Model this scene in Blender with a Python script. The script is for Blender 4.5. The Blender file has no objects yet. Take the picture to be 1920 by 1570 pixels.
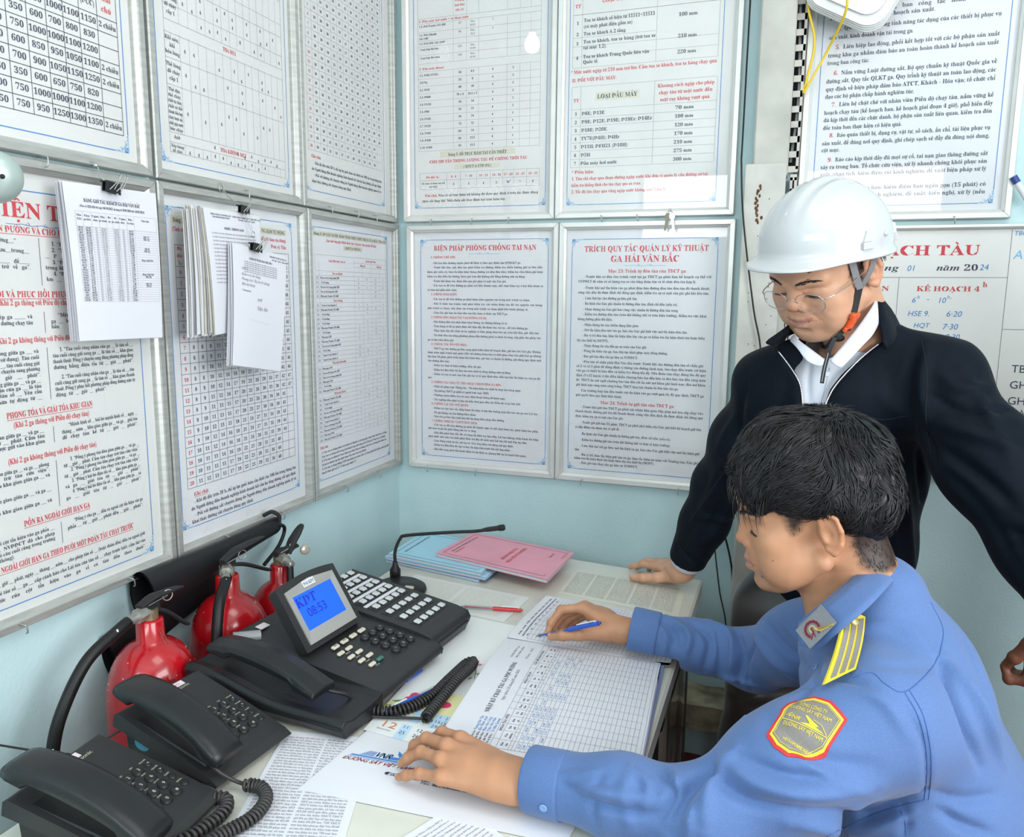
import bpy, math, random, unicodedata
import numpy as np
from mathutils import Vector, Matrix
from mathutils.bvhtree import BVHTree

# ------------------------------------------------------------------ camera, world, lights
SC = bpy.context.scene
COL = SC.collection
CAM = np.array([1.156, -2.24, 1.4775])
FPX = 1479.214
cd = bpy.data.cameras.new('camera'); cd.sensor_width = 36.0; cd.sensor_fit = 'HORIZONTAL'
cd.lens = FPX / 1920 * 36.0; cd.clip_start = 0.02; cd.clip_end = 60
cam = bpy.data.objects.new('camera', cd); COL.objects.link(cam)
cam.location = CAM
cam.rotation_euler = [math.radians(a) for a in (81.06266218, -0.55058014, 19.29138648)]
SC.camera = cam
CR = np.array(cam.rotation_euler.to_matrix())
SC.view_settings.view_transform = 'Standard'
SC.view_settings.look = 'None'
SC.view_settings.gamma = 1.0
SC.view_settings.use_curve_mapping = False
SC.view_settings.exposure = 0.42

w = bpy.data.worlds.new('world'); SC.world = w; w.use_nodes = True
w.node_tree.nodes['Background'].inputs[0].default_value = (0.90, 0.95, 1.0, 1)
w.node_tree.nodes['Background'].inputs[1].default_value = 0.7

def area_light(name, loc, rot, sx, sy, power, color=(1, 1, 1), label='', cat='light', spread=180):
    l = bpy.data.lights.new(name, 'AREA'); l.shape = 'RECTANGLE'; l.size = sx; l.size_y = sy
    l.energy = power; l.color = color; l.spread = math.radians(spread)
    o = bpy.data.objects.new(name, l); COL.objects.link(o)
    o.location = loc; o.rotation_euler = [math.radians(a) for a in rot]
    return o
# daylight through the windows in the right wall and behind the camera, plus a ceiling light
area_light('daylight_right', (2.93, -2.3, 1.75), (0, 90, 0), 1.3, 1.9, 50, (0.95, 0.98, 1.0))
area_light('daylight_front', (1.06, -4.13, 2.16), (90, 0, 0), 2.1, 0.46, 24, (0.95, 0.98, 1.0))
area_light('ceiling_light', (1.5, -1.7, 2.93), (0, 0, 0), 1.2, 0.9, 9, (1.0, 0.99, 0.97))
# ------------------------------------------------------------------ helpers
def at(u, v, d):
    """the world point seen at picture position u, v and standing d metres deep"""
    return CAM + CR @ np.array([(u - 960) / FPX * d, -(v - 785) / FPX * d, -d])
def nz(v):
    v = np.asarray(v, float); return v / (np.linalg.norm(v) + 1e-12)

# ---- materials
MATS = {}
def mat(name, col=(0.8, 0.8, 0.8), rough=0.5, metal=0.0, noise=0.0, nscale=40.0, bump=0.0, bscale=200.0, coat=0.0,
        spec=0.5, emit=None, estr=1.0, vcol=False, col2=None, sss=0.0, sheen=0.0, detail=3.0, stretch=None):
    if name in MATS: return MATS[name]
    m = bpy.data.materials.new(name); m.use_nodes = True; nt = m.node_tree; N = nt.nodes; L = nt.links
    p = N['Principled BSDF']
    p.inputs['Base Color'].default_value = (*col, 1); p.inputs['Roughness'].default_value = rough
    p.inputs['Metallic'].default_value = metal; p.inputs['Coat Weight'].default_value = coat
    p.inputs['Coat Roughness'].default_value = 0.08
    p.inputs['Specular IOR Level'].default_value = spec
    if sss: p.inputs['Subsurface Weight'].default_value = sss; p.inputs['Subsurface Radius'].default_value = (0.012, 0.005, 0.003); p.inputs['Subsurface Scale'].default_value = 1.0
    if sheen: p.inputs['Sheen Weight'].default_value = sheen; p.inputs['Sheen Roughness'].default_value = 0.4
    src = None
    tc = N.new('ShaderNodeTexCoord'); vec = tc.outputs['Object']
    if stretch:
        mp = N.new('ShaderNodeMapping'); mp.inputs['Scale'].default_value = stretch; L.new(vec, mp.inputs[0]); vec = mp.outputs[0]
    if vcol:
        a = N.new('ShaderNodeVertexColor'); a.layer_name = 'Col'; src = a.outputs[0]
    if noise:
        n = N.new('ShaderNodeTexNoise'); n.inputs['Scale'].default_value = nscale; n.inputs['Detail'].default_value = detail
        L.new(vec, n.inputs['Vector'])
        mr = N.new('ShaderNodeMapRange'); mr.inputs[1].default_value = 0.3; mr.inputs[2].default_value = 0.7; L.new(n.outputs[0], mr.inputs[0])
        mx = N.new('ShaderNodeMix'); mx.data_type = 'RGBA'
        c2 = col2 if col2 else tuple(c * (1 - noise) for c in col)
        if src is not None:
            mx.blend_type = 'MULTIPLY'; L.new(src, mx.inputs[6]); mx.inputs[7].default_value = (1 - noise,) * 3 + (1,)
        else:
            mx.inputs[6].default_value = (*col, 1); mx.inputs[7].default_value = (*c2, 1)
        L.new(mr.outputs[0], mx.inputs[0]); src = mx.outputs[2]
    if src is not None: L.new(src, p.inputs['Base Color'])
    if bump:
        n = N.new('ShaderNodeTexNoise'); n.inputs['Scale'].default_value = bscale; n.inputs['Detail'].default_value = 3
        L.new(vec, n.inputs['Vector'])
        b = N.new('ShaderNodeBump'); b.inputs['Strength'].default_value = bump; b.inputs['Distance'].default_value = 0.002
        L.new(n.outputs[0], b.inputs['Height']); L.new(b.outputs[0], p.inputs['Normal'])
    if emit:
        p.inputs['Emission Color'].default_value = (*emit, 1); p.inputs['Emission Strength'].default_value = estr
    MATS[name] = m
    return m
def glass_mat(name, tint=(1, 1, 1), ior=1.45, rough=0.03, gain=1.0):
    if name in MATS: return MATS[name]
    m = bpy.data.materials.new(name); m.use_nodes = True; nt = m.node_tree; N = nt.nodes; L = nt.links
    N.remove(N['Principled BSDF'])
    t = N.new('ShaderNodeBsdfTransparent'); t.inputs[0].default_value = (*tint, 1)
    g = N.new('ShaderNodeBsdfGlossy'); g.inputs['Roughness'].default_value = rough
    lw = N.new('ShaderNodeLayerWeight'); lw.inputs[0].default_value = .5
    pw = N.new('ShaderNodeMath'); pw.operation = 'POWER'; pw.inputs[1].default_value = 5; L.new(lw.outputs['Facing'], pw.inputs[0])
    mm = N.new('ShaderNodeMath'); mm.operation = 'MULTIPLY_ADD'; mm.inputs[1].default_value = .9 * gain; mm.inputs[2].default_value = ((ior - 1) / (ior + 1)) ** 2 * 1.15 * gain; L.new(pw.outputs[0], mm.inputs[0])
    x = N.new('ShaderNodeMixShader'); L.new(mm.outputs[0], x.inputs[0]); L.new(t.outputs[0], x.inputs[1]); L.new(g.outputs[0], x.inputs[2])
    L.new(x.outputs[0], N['Material Output'].inputs[0])
    MATS[name] = m
    return m

# ---- things
def thing(name, label, cat, loc=(0, 0, 0), rot=(0, 0, 0), group=None, kind=None):
    o = bpy.data.objects.new(name, None); COL.objects.link(o); o.empty_display_size = 0.05
    o.location = loc; o.rotation_euler = rot
    return tag(o, label, cat, group, kind)
def tag(o, label=None, cat=None, group=None, kind=None):
    if label: o['label'] = label
    if cat: o['category'] = cat
    if group: o['group'] = group
    if kind: o['kind'] = kind
    return o
def world_offset(p):
    off = np.zeros(3)
    while p is not None: off += np.array(p.location); p = p.parent
    return off
def dup(root, **kw):
    def rec(o, parent):
        c = o.copy(); COL.objects.link(c)
        if parent is not None: c.parent = parent
        for ch in list(o.children): rec(ch, c)
        return c
    return rec(root, None)
def mesh_obj(name, V, F, mats, parent=None, MI=None, smooth=True, colors=None, world=True, auto=None):
    """one mesh object; V in world axes is moved into the parent's own space when world is set"""
    V = np.asarray(V, float).reshape(-1, 3)
    me = bpy.data.meshes.new(name)
    if world and parent is not None: V = V - world_offset(parent)
    me.from_pydata(V.tolist(), [], F if isinstance(F, list) else F.tolist())
    for m in (mats if isinstance(mats, (list, tuple)) else [mats]): me.materials.append(m)
    if MI is not None: me.polygons.foreach_set('material_index', np.asarray(MI, dtype=np.int32))
    if smooth is True: me.polygons.foreach_set('use_smooth', np.ones(len(me.polygons), dtype=bool))
    elif smooth is not False: me.polygons.foreach_set('use_smooth', np.asarray(smooth, dtype=bool))
    if colors is not None:
        ca = me.color_attributes.new('Col', 'FLOAT_COLOR', 'POINT')
        c4 = np.ones((len(V), 4)); c4[:, :3] = colors; ca.data.foreach_set('color', c4.ravel())
    me.validate(); me.update()
    o = bpy.data.objects.new(name, me); COL.objects.link(o)
    if parent is not None: o.parent = parent
    return o

def rotm(rx=0, ry=0, rz=0):
    return np.array(Matrix.Rotation(math.radians(rz), 3, 'Z') @ Matrix.Rotation(math.radians(ry), 3, 'Y') @ Matrix.Rotation(math.radians(rx), 3, 'X'))
def basis(z, x=None):
    z = nz(z)
    if x is None: x = np.array([1, 0, 0]) if abs(z[0]) < 0.9 else np.array([0, 1, 0])
    x = nz(np.asarray(x) - z * np.dot(x, z)); return np.array([x, np.cross(z, x), z]).T
def catmull(pts, n=8):
    P = [np.asarray(p, float) for p in pts]; P = [2 * P[0] - P[1]] + P + [2 * P[-1] - P[-2]]; out = []
    for i in range(1, len(P) - 2):
        for k in range(n):
            t = k / n; a, b, c, d = P[i - 1:i + 3]
            out.append(0.5 * (2 * b + (c - a) * t + (2 * a - 5 * b + 4 * c - d) * t * t + (3 * b - a - 3 * c + d) * t ** 3))
    out.append(P[-2]); return np.array(out)

class MB:
    """collects shapes into one mesh"""
    def __init__(s): s.V = []; s.F = []; s.M = []; s.S = []; s.n = 0
    def add(s, V, F, mi=0, smooth=False):
        V = np.asarray(V, float).reshape(-1, 3); s.V.append(V)
        n = s.n
        for f in F: s.F.append([int(i) + n for i in f])
        s.M += [mi] * len(F); s.S += [smooth] * len(F); s.n += len(V); return s
    def box(s, c, size, R=None, mi=0, bev=0.0, smooth=False):
        hx, hy, hz = [q / 2 for q in size]
        if bev <= 0:
            V = np.array([[x, y, z] for x in (-hx, hx) for y in (-hy, hy) for z in (-hz, hz)])
            F = [(0, 1, 3, 2), (4, 6, 7, 5), (0, 4, 5, 1), (2, 3, 7, 6), (0, 2, 6, 4), (1, 5, 7, 3)]
        else:   # rounded box
            b = min(bev, hx * .99, hy * .99, hz * .99); V = []; idx = {}
            for ax in range(3):
                for sx in (-1, 1):
                    for sy in (-1, 1):
                        for sz in (-1, 1):
                            p = np.array([sx * (hx - b), sy * (hy - b), sz * (hz - b)]); p[ax] = (sx * hx, sy * hy, sz * hz)[ax]
                            idx[(ax, sx, sy, sz)] = len(V); V.append(p)
            F = []
            for ax in range(3):
                o1, o2 = [a for a in range(3) if a != ax]
                for sg in (-1, 1):
                    q = []
                    for a, b2 in ((-1, -1), (1, -1), (1, 1), (-1, 1)):
                        k = [0, 0, 0]; k[ax] = sg; k[o1] = a; k[o2] = b2; q.append(idx[(ax, *k)])
                    F.append(q)
                for a in (-1, 1):
                    for b2 in (-1, 1):
                        k1 = [0, 0, 0]; k1[o1] = a; k1[o2] = b2; k2 = list(k1); k1[ax] = -1; k2[ax] = 1
                        F.append([idx[(o1, *k1)], idx[(o1, *k2)], idx[(o2, *k2)], idx[(o2, *k1)]])
            for sx in (-1, 1):
                for sy in (-1, 1):
                    for sz in (-1, 1): F.append([idx[(a, sx, sy, sz)] for a in range(3)])
            V = np.array(V)
            # face orientation outward
            G = []
            for f in F:
                p = V[f]; n = np.cross(p[1] - p[0], p[2] - p[0])
                G.append(f if np.dot(n, p.mean(0)) > 0 else f[::-1])
            F = G
        if R is not None: V = V @ np.asarray(R).T
        return s.add(V + np.asarray(c), F, mi, smooth)
    def cyl(s, a, b, r1, r2=None, n=16, mi=0, caps=True, smooth=True):
        a = np.asarray(a, float); b = np.asarray(b, float); r2 = r1 if r2 is None else r2
        B = basis(b - a); t = np.linspace(0, 2 * math.pi, n, endpoint=False)
        ring = np.c_[np.cos(t), np.sin(t), 0 * t] @ B.T
        V = np.r_[a + ring * r1, b + ring * r2]
        s.add(V, [(i, (i + 1) % n, n + (i + 1) % n, n + i) for i in range(n)], mi, smooth)
        if caps:
            s.add(V[:n], [list(range(n))[::-1]], mi); s.add(V[n:], [list(range(n))], mi)
        return s
    def tube(s, path, r, n=8, mi=0, caps=True, closed=False, flat=None):
        P = np.asarray(path, float); m = len(P); R = np.ones(m) * r if np.isscalar(r) else np.asarray(r, float)
        T = np.gradient(P, axis=0)
        if closed: T = np.roll(P, -1, 0) - np.roll(P, 1, 0)
        up = None; V = []; t = np.linspace(0, 2 * math.pi, n, endpoint=False)
        for i in range(m):
            tz = nz(T[i])
            if up is None: up = basis(tz)[:, 0]
            up = nz(up - tz * np.dot(up, tz)); sd = np.cross(tz, up)
            f = 1.0 if flat is None else flat
            V.append(P[i] + (np.cos(t)[:, None] * up * R[i] + np.sin(t)[:, None] * sd * R[i] * f))
        V = np.concatenate(V); F = []
        for i in range(m if closed else m - 1):
            j = (i + 1) % m
            F += [(i * n + k, i * n + (k + 1) % n, j * n + (k + 1) % n, j * n + k) for k in range(n)]
        s.add(V, F, mi, True)
        if caps and not closed:
            s.add(V[:n], [list(range(n))[::-1]], mi, True); s.add(V[-n:], [list(range(n))], mi, True)
        return s
    def lathe(s, prof, c, axis=(0, 0, 1), n=32, mi=0, smooth=True):
        B = basis(axis); t = np.linspace(0, 2 * math.pi, n, endpoint=False)
        V = np.concatenate([np.c_[r * np.cos(t), r * np.sin(t), np.full(n, z)] for r, z in prof]) @ B.T + np.asarray(c)
        F = []
        for i in range(len(prof) - 1): F += [(i * n + k, i * n + (k + 1) % n, (i + 1) * n + (k + 1) % n, (i + 1) * n + k) for k in range(n)]
        return s.add(V, F, mi, smooth)
    def sphere(s, c, r, n=16, mi=0, R=None):
        r = np.ones(3) * r if np.isscalar(r) else np.asarray(r)
        V = []; F = []
        for i in range(n // 2 + 1):
            ph = math.pi * i / (n // 2)
            for k in range(n):
                th = 2 * math.pi * k / n; V.append((math.sin(ph) * math.cos(th) * r[0], math.sin(ph) * math.sin(th) * r[1], math.cos(ph) * r[2]))
        for i in range(n // 2): F += [(i * n + k, (i + 1) * n + k, (i + 1) * n + (k + 1) % n, i * n + (k + 1) % n) for k in range(n)]
        V = np.array(V)
        if R is not None: V = V @ np.asarray(R).T
        return s.add(V + np.asarray(c), F, mi, True)
    def prism(s, outline, h0, h1, fr=None, mi=0, smooth=False, top=None):
        """outline (x, y) extruded between heights; fr = (origin, X, Y, Z)"""
        O = np.asarray(outline, float); n = len(O); T = O if top is None else np.asarray(top, float)
        V = np.r_[np.c_[O, np.full(n, h0)], np.c_[T, np.full(n, h1)]]
        if fr is not None: V = fr[0] + V[:, :1] * fr[1] + V[:, 1:2] * fr[2] + V[:, 2:] * fr[3]
        s.add(V, [(i, (i + 1) % n, n + (i + 1) % n, n + i) for i in range(n)], mi, smooth)
        s.add(V, [list(range(n))[::-1], list(range(n, 2 * n))], mi); return s
    def build(s, name, mats, parent=None, world=True, bevel=0, segs=2, sub=0):
        V = np.concatenate(s.V)
        o = mesh_obj(name, V, s.F, mats, parent, s.M, s.S, world=world)
        if bevel:
            b = o.modifiers.new('bevel', 'BEVEL'); b.width = bevel; b.segments = segs; b.limit_method = 'ANGLE'; b.angle_limit = math.radians(35); b.harden_normals = False
        if sub:
            b = o.modifiers.new('sub', 'SUBSURF'); b.levels = sub; b.render_levels = sub
        return o
def rrect(w, h, r, n=4, cx=0, cy=0):
    out = []
    for sx, sy, a0 in ((1, -1, -90), (1, 1, 0), (-1, 1, 90), (-1, -1, 180)):
        for k in range(n + 1):
            a = math.radians(a0 + 90 * k / n); out.append((cx + sx * (w / 2 - r) + r * math.cos(a), cy + sy * (h / 2 - r) + r * math.sin(a)))
    return out

# ---- lettering: glyph outlines are turned into small meshes once and laid out by hand
GL = {}
def _raw(s):
    c = bpy.data.curves.new('g', 'FONT'); c.body = s; c.resolution_u = 3 if ord(s[0]) < 0x1D400 and ord(s[-1]) < 0x1D400 else 1; c.fill_mode = 'FRONT'
    o = bpy.data.objects.new('g', c); COL.objects.link(o)
    dg = bpy.context.evaluated_depsgraph_get(); dg.update(); m = o.evaluated_get(dg).to_mesh()
    V = np.array([v.co[:2] for v in m.vertices]).reshape(-1, 2); F = [list(p.vertices) for p in m.polygons]
    bpy.data.objects.remove(o); bpy.data.curves.remove(c); return V, F
def _code(ch, st):
    o = ord(ch)
    if st in 'bi':
        if '0' <= ch <= '9': return chr(0x1D7CE + o - 48)
        base = 0x1D400 if st == 'b' else 0x1D468
        if 'A' <= ch <= 'Z': return chr(base + o - 65)
        if 'a' <= ch <= 'z': return chr(base + 26 + o - 97)
    return ch
_II = {}
def glyph(ch, st):
    k = (ch, st)
    if k in GL: return GL[k]
    if ch == ' ': GL[k] = (np.zeros((0, 2)), [], 0.26); return GL[k]
    c = _code(ch, st); V, F = _raw(c)
    if 'w' not in _II: a, _ = _raw('II'); _II['w'] = a[:, 0].max(); _II['i'] = a[:, 0].min()
    V2, _ = _raw('I' + c + 'I'); adv = V2[:, 0].max() - _II['w']
    if not (0.02 < adv < 2): adv = (V[:, 0].max() + 0.06) if len(V) else 0.3
    GL[k] = (V, F, adv); return GL[k]
def _quadline(pts, t):
    V = []; F = []
    for i in range(len(pts) - 1):
        a = np.array(pts[i]); b = np.array(pts[i + 1]); d = b - a; n = np.array([-d[1], d[0]]) / (np.linalg.norm(d) + 1e-9) * t / 2
        k = len(V); V += [a - n, b - n, b + n, a + n]; F.append([k, k + 1, k + 2, k + 3])
    return np.array(V), F
def accents(base, marks, V, adv):
    out = []; cx = (V[:, 0].min() + V[:, 0].max()) / 2 if len(V) else adv / 2; top = V[:, 1].max() if len(V) else 0.5; t = 0.06; y = top + 0.05
    for m in marks:
        if m == '\u0302': out.append(_quadline([(cx - .12, y), (cx, y + .1), (cx + .12, y)], t)); y += .13
        elif m == '\u0306': out.append(_quadline([(cx - .12, y + .09), (cx - .06, y + .01), (cx + .06, y + .01), (cx + .12, y + .09)], t)); y += .13
        elif m == '\u031b': out.append(_quadline([(V[:, 0].max() - .06, top - .06), (V[:, 0].max() + .06, top), (V[:, 0].max() + .07, top + .1)], t * 1.2))
    for m in marks:
        if m == '\u0301': out.append(_quadline([(cx - .03, y), (cx + .09, y + .14)], t * 1.3))
        elif m == '\u0300': out.append(_quadline([(cx + .03, y), (cx - .09, y + .14)], t * 1.3))
        elif m == '\u0303': out.append(_quadline([(cx - .14, y + .02), (cx - .06, y + .08), (cx + .06, y + .03), (cx + .14, y + .1)], t))
        elif m == '\u0309': out.append(_quadline([(cx - .05, y + .13), (cx + .05, y + .13), (cx + .05, y + .07), (cx, y)], t))
        elif m == '\u0323': out.append(_quadline([(cx - .055, -.15), (cx + .055, -.15)], .11))
    return out
def layout(s, st='b'):
    """-> list of (V, F, x) in em units and total width, indices of spaces kept for justifying"""
    items = []; x = 0.0; sp = []
    for ch in s:
        if ch == ' ': sp.append(len(items)); x += 0.26; items.append(None); continue
        if ch == '_': items.append((np.array([(0, -.08), (.25, -.08), (.25, -.03), (0, -.03)]), [[0, 1, 2, 3]], x)); x += .25; continue
        d = unicodedata.normalize('NFD', ch); base = d[0]; marks = d[1:]; bar = False
        if base in 'đĐ': bar = base; base = 'd' if base == 'đ' else 'D'
        V, F, adv = glyph(base, st); V = V.copy(); F = list(F)
        if base == 'i' and marks: V, F, adv = glyph('ı', 's') if False else (V, F, adv)
        parts = accents(base, marks, V, adv) if marks else []
        if bar == 'đ': parts.append((np.array([(.26, .53), (.56, .53), (.56, .58), (.26, .58)]), [[0, 1, 2, 3]]))
        if bar == 'Đ': parts.append((np.array([(0, .33), (.36, .33), (.36, .39), (0, .39)]), [[0, 1, 2, 3]]))
        for pv, pf in parts:
            k = len(V); V = np.r_[V, pv]; F = F + [[i + k for i in f] for f in pf]
        items.append((V, F, x)); x += adv
    return items, x, sp
class Print:
    """ink on a sheet: 2-D faces in sheet millimetres (x right, y down from the top), one material index per colour"""
    def __init__(s, seg=None): s.V = []; s.F = []; s.M = []; s.n = 0; s.lay = 2; s.seg = seg; s.cnt = 0
    def raw(s, V, F, mi):
        V = np.asarray(V, float); s.V.append(np.c_[V[:, :2], np.full(len(V), s.lay)]); n = s.n; s.F += [[i + n for i in f] for f in F]; s.M += [mi] * len(F); s.n += len(V)
    def text(s, txt, x, y, size, mi=1, al='l', w=None, st='b', shear=0.0, rot=0.0, fill=False):
        """w: the width the line takes (letters narrow to fit, gaps widen to fill)"""
        it, W, sp = layout(txt, st)
        if W <= 0: return
        k = 1.0; gap = 0.0
        if w:
            if fill and W * size < w and sp and W * size > 0.6 * w: gap = (w / size - W) / len(sp); W = w / size
            else: k = w / (W * size)
        if al == 'c': x0 = -W * size * k / 2
        elif al == 'r': x0 = -W * size * k
        else: x0 = 0
        c, sn = math.cos(math.radians(rot)), math.sin(math.radians(rot)); g = 0
        for t in it:
            if t is None: g += gap; continue
            V, F, ox = t
            if not len(V): continue
            X = x0 + (V[:, 0] + shear * V[:, 1] + ox + g) * size * k; Y = V[:, 1] * size
            s.raw(np.c_[x + X * c - Y * sn * 1, y - (X * sn + Y * c)], F, mi)
    def line(s, pts, t, mi=1, closed=False):
        pts = list(pts) + ([pts[0]] if closed else [])
        if s.seg: pts = [(a[0] + (b[0] - a[0]) * k / m, a[1] + (b[1] - a[1]) * k / m) for a, b in zip(pts[:-1], pts[1:]) for m in [max(1, int(math.dist(a, b) / s.seg))] for k in range(m)] + [pts[-1]]
        V, F = _quadline(pts, t); s.raw(V, [f[::-1] for f in F], mi)
    def rect(s, x0, y0, x1, y1, mi): s.cnt += .02; s.lay = s.cnt; s.raw([(x0, y1), (x1, y1), (x1, y0), (x0, y0)], [[0, 1, 2, 3]], mi); s.lay = 2
    def disc(s, x, y, r, mi, n=20, ry=None):
        a = np.linspace(0, 2 * math.pi, n, endpoint=False); ry = ry or r
        s.raw(np.c_[x + r * np.cos(a), y - ry * np.sin(a)], [list(range(n))], mi)
    def poly(s, pts, mi): s.cnt += .02; s.lay = s.cnt; s.raw(pts, [list(range(len(pts)))], mi); s.lay = 2
    def table(s, xs, ys, t=0.6, mi=1):
        for x in xs: s.line([(x, ys[0]), (x, ys[-1])], t, mi)
        for y in ys: s.line([(xs[0], y), (xs[-1], y)], t, mi)
    def onto(s, fn, eps=0.0004):
        """fn(x_mm, y_mm) -> world points and the unit normal offset is already inside fn"""
        V = np.concatenate(s.V); return fn(V), s.F, s.M
def lerp(a, b, t): return a + (b - a) * t
# ------------------------------------------------------------------ the room
teal = mat('teal_paint', (0.57, 0.765, 0.79), 0.55, noise=0.10, nscale=6, bump=0.35, bscale=160, detail=6)
white_p = mat('white_paint', (0.80, 0.82, 0.80), 0.6)
floor_m = mat('red_floor_tile', (0.32, 0.07, 0.05), 0.5, noise=0.4, nscale=9)
def wall_quad(name, parts, m):
    b = MB()
    for c, sz in parts: b.box(c, sz, mi=0)
    return tag(b.build(name, m), kind='structure')
WL, WB = -0.022, 0.022
wall_quad('wall_left', [((WL - .06, -2.05, 1.5), (.12, 4.3, 3.0))], teal)
wall_quad('wall_back', [((1.44, WB + .06, 1.5), (3.2, .12, 3.0))], teal)
wall_quad('wall_right', [((3.01, -.65, 1.5), (.12, 1.3, 3)), ((3.01, -3.75, 1.5), (.12, .9, 3)), ((3.01, -2.3, .4), (.12, 2.0, .8)), ((3.01, -2.3, 2.75), (.12, 2.0, .5))], teal)
wall_quad('wall_front', [((-.09, -4.2, 1.5), (.18, .12, 3)), ((2.6, -4.2, 1.5), (.9, .12, 3)), ((1.07, -4.2, .95), (2.15, .12, 1.9)), ((1.07, -4.2, 2.72), (2.15, .12, .56))], teal)
wall_quad('floor', [((1.45, -2.06, -.05), (3.2, 4.4, .1))], floor_m)
wall_quad('ceiling', [((1.45, -2.06, 3.05), (3.2, 4.4, .1))], white_p)
wall_quad('baseboard_back', [((1.44, WB - .004, .055), (2.9, .008, .11))], mat('dark_red_skirting', (.30, .06, .05), .5, noise=.3, nscale=12))
def window(name, c, sz, n, along):
    b = MB(); cx, cy, cz = c; t = .04
    L = sz[0]; H = sz[1]
    for k in range(n + 1):
        q = -L / 2 + L * k / n
        b.box((cx + (q if along == 'x' else 0), cy + (q if along == 'y' else 0), cz), (t, t, H), mi=0)
    for q in (-H / 2, .12 * H, H / 2):
        b.box((cx, cy, cz + q), (L if along == 'x' else t, L if along == 'y' else t, t), mi=0)
    return tag(b.build(name, mat('window_white', (.8, .8, .78), .4)), kind='structure')
window('window_1', (3.0, -2.3, 1.65), (2.0, 1.7), 3, 'y')
window('window_2', (1.07, -4.2, 2.17), (2.15, .54), 4, 'x')

# rough concrete ledge low on the wall behind the standing man
led = MB()
random.seed(4)
def rough_block(b, c, size, seed, amp=.006, n=10):
    rs = np.random.RandomState(seed); xs = np.linspace(-.5, .5, n); V = []; F = []
    for j, y in enumerate((-.5, -.25, 0, .25, .5)):
        for i, x in enumerate(xs):
            V.append((c[0] + x * size[0], c[1] + y * size[1] + (rs.rand() - .5) * amp * 2, c[2] + size[2] / 2 + (rs.rand() - .5) * amp * 2))
    for j in range(4):
        for i in range(n - 1): F.append((j * n + i, j * n + i + 1, (j + 1) * n + i + 1, (j + 1) * n + i))
    k = len(V)
    for i, x in enumerate(xs): V.append((c[0] + x * size[0], c[1] - .5 * size[1] + (rs.rand() - .5) * amp, c[2] - size[2] / 2 + (rs.rand() - .5) * amp))
    for i in range(n - 1): F.append((k + i, k + i + 1, i + 1, i))
    b.add(V, F, 0, False)
    b.box((c[0], c[1] + .01, c[2] - .004), (size[0] * .97, size[1] * .95, size[2] * .9), mi=0)

# ------------------------------------------------------------------ notice boards
alu = mat('brushed_aluminium', (.56, .56, .53), .38, metal=.5, noise=.25, nscale=14, stretch=(1, 1, 8), bump=.1, bscale=300)
alu_w = mat('pale_aluminium', (.74, .74, .71), .35, metal=.35, noise=.10, nscale=14)
paper_m = mat('poster_paper', (.74, .75, .77), .7, noise=.05, nscale=5)
paper_w = mat('poster_paper_aged', (.72, .72, .705), .7, noise=.07, nscale=5)
ink_k = mat('ink_navy', (.035, .04, .075), .6); ink_r = mat('ink_red', (.62, .045, .06), .6); ink_b = mat('ink_blue', (.045, .22, .58), .6)
ink_lb = mat('ink_light_blue', (.20, .47, .78), .6); ink_g = mat('label_cream', (.66, .64, .52), .6); ink_gr = mat('ink_grey', (.30, .30, .33), .6)
INKS = [paper_m, ink_k, ink_r, ink_b, ink_lb, ink_g, ink_gr]
seam_m = mat('mitre_seam', (.22, .21, .19), .7)
pane_m = glass_mat('board_glass', (1, 1, 1), 1.5, .02, 1.0)
FRPROF = [(0, 0), (0, .017), (.002, .020), (.0135, .020), (.0145, .017), (.0205, .013), (.0215, .011), (.0215, .004), (.0215, 0)]
PT = .0215

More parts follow.
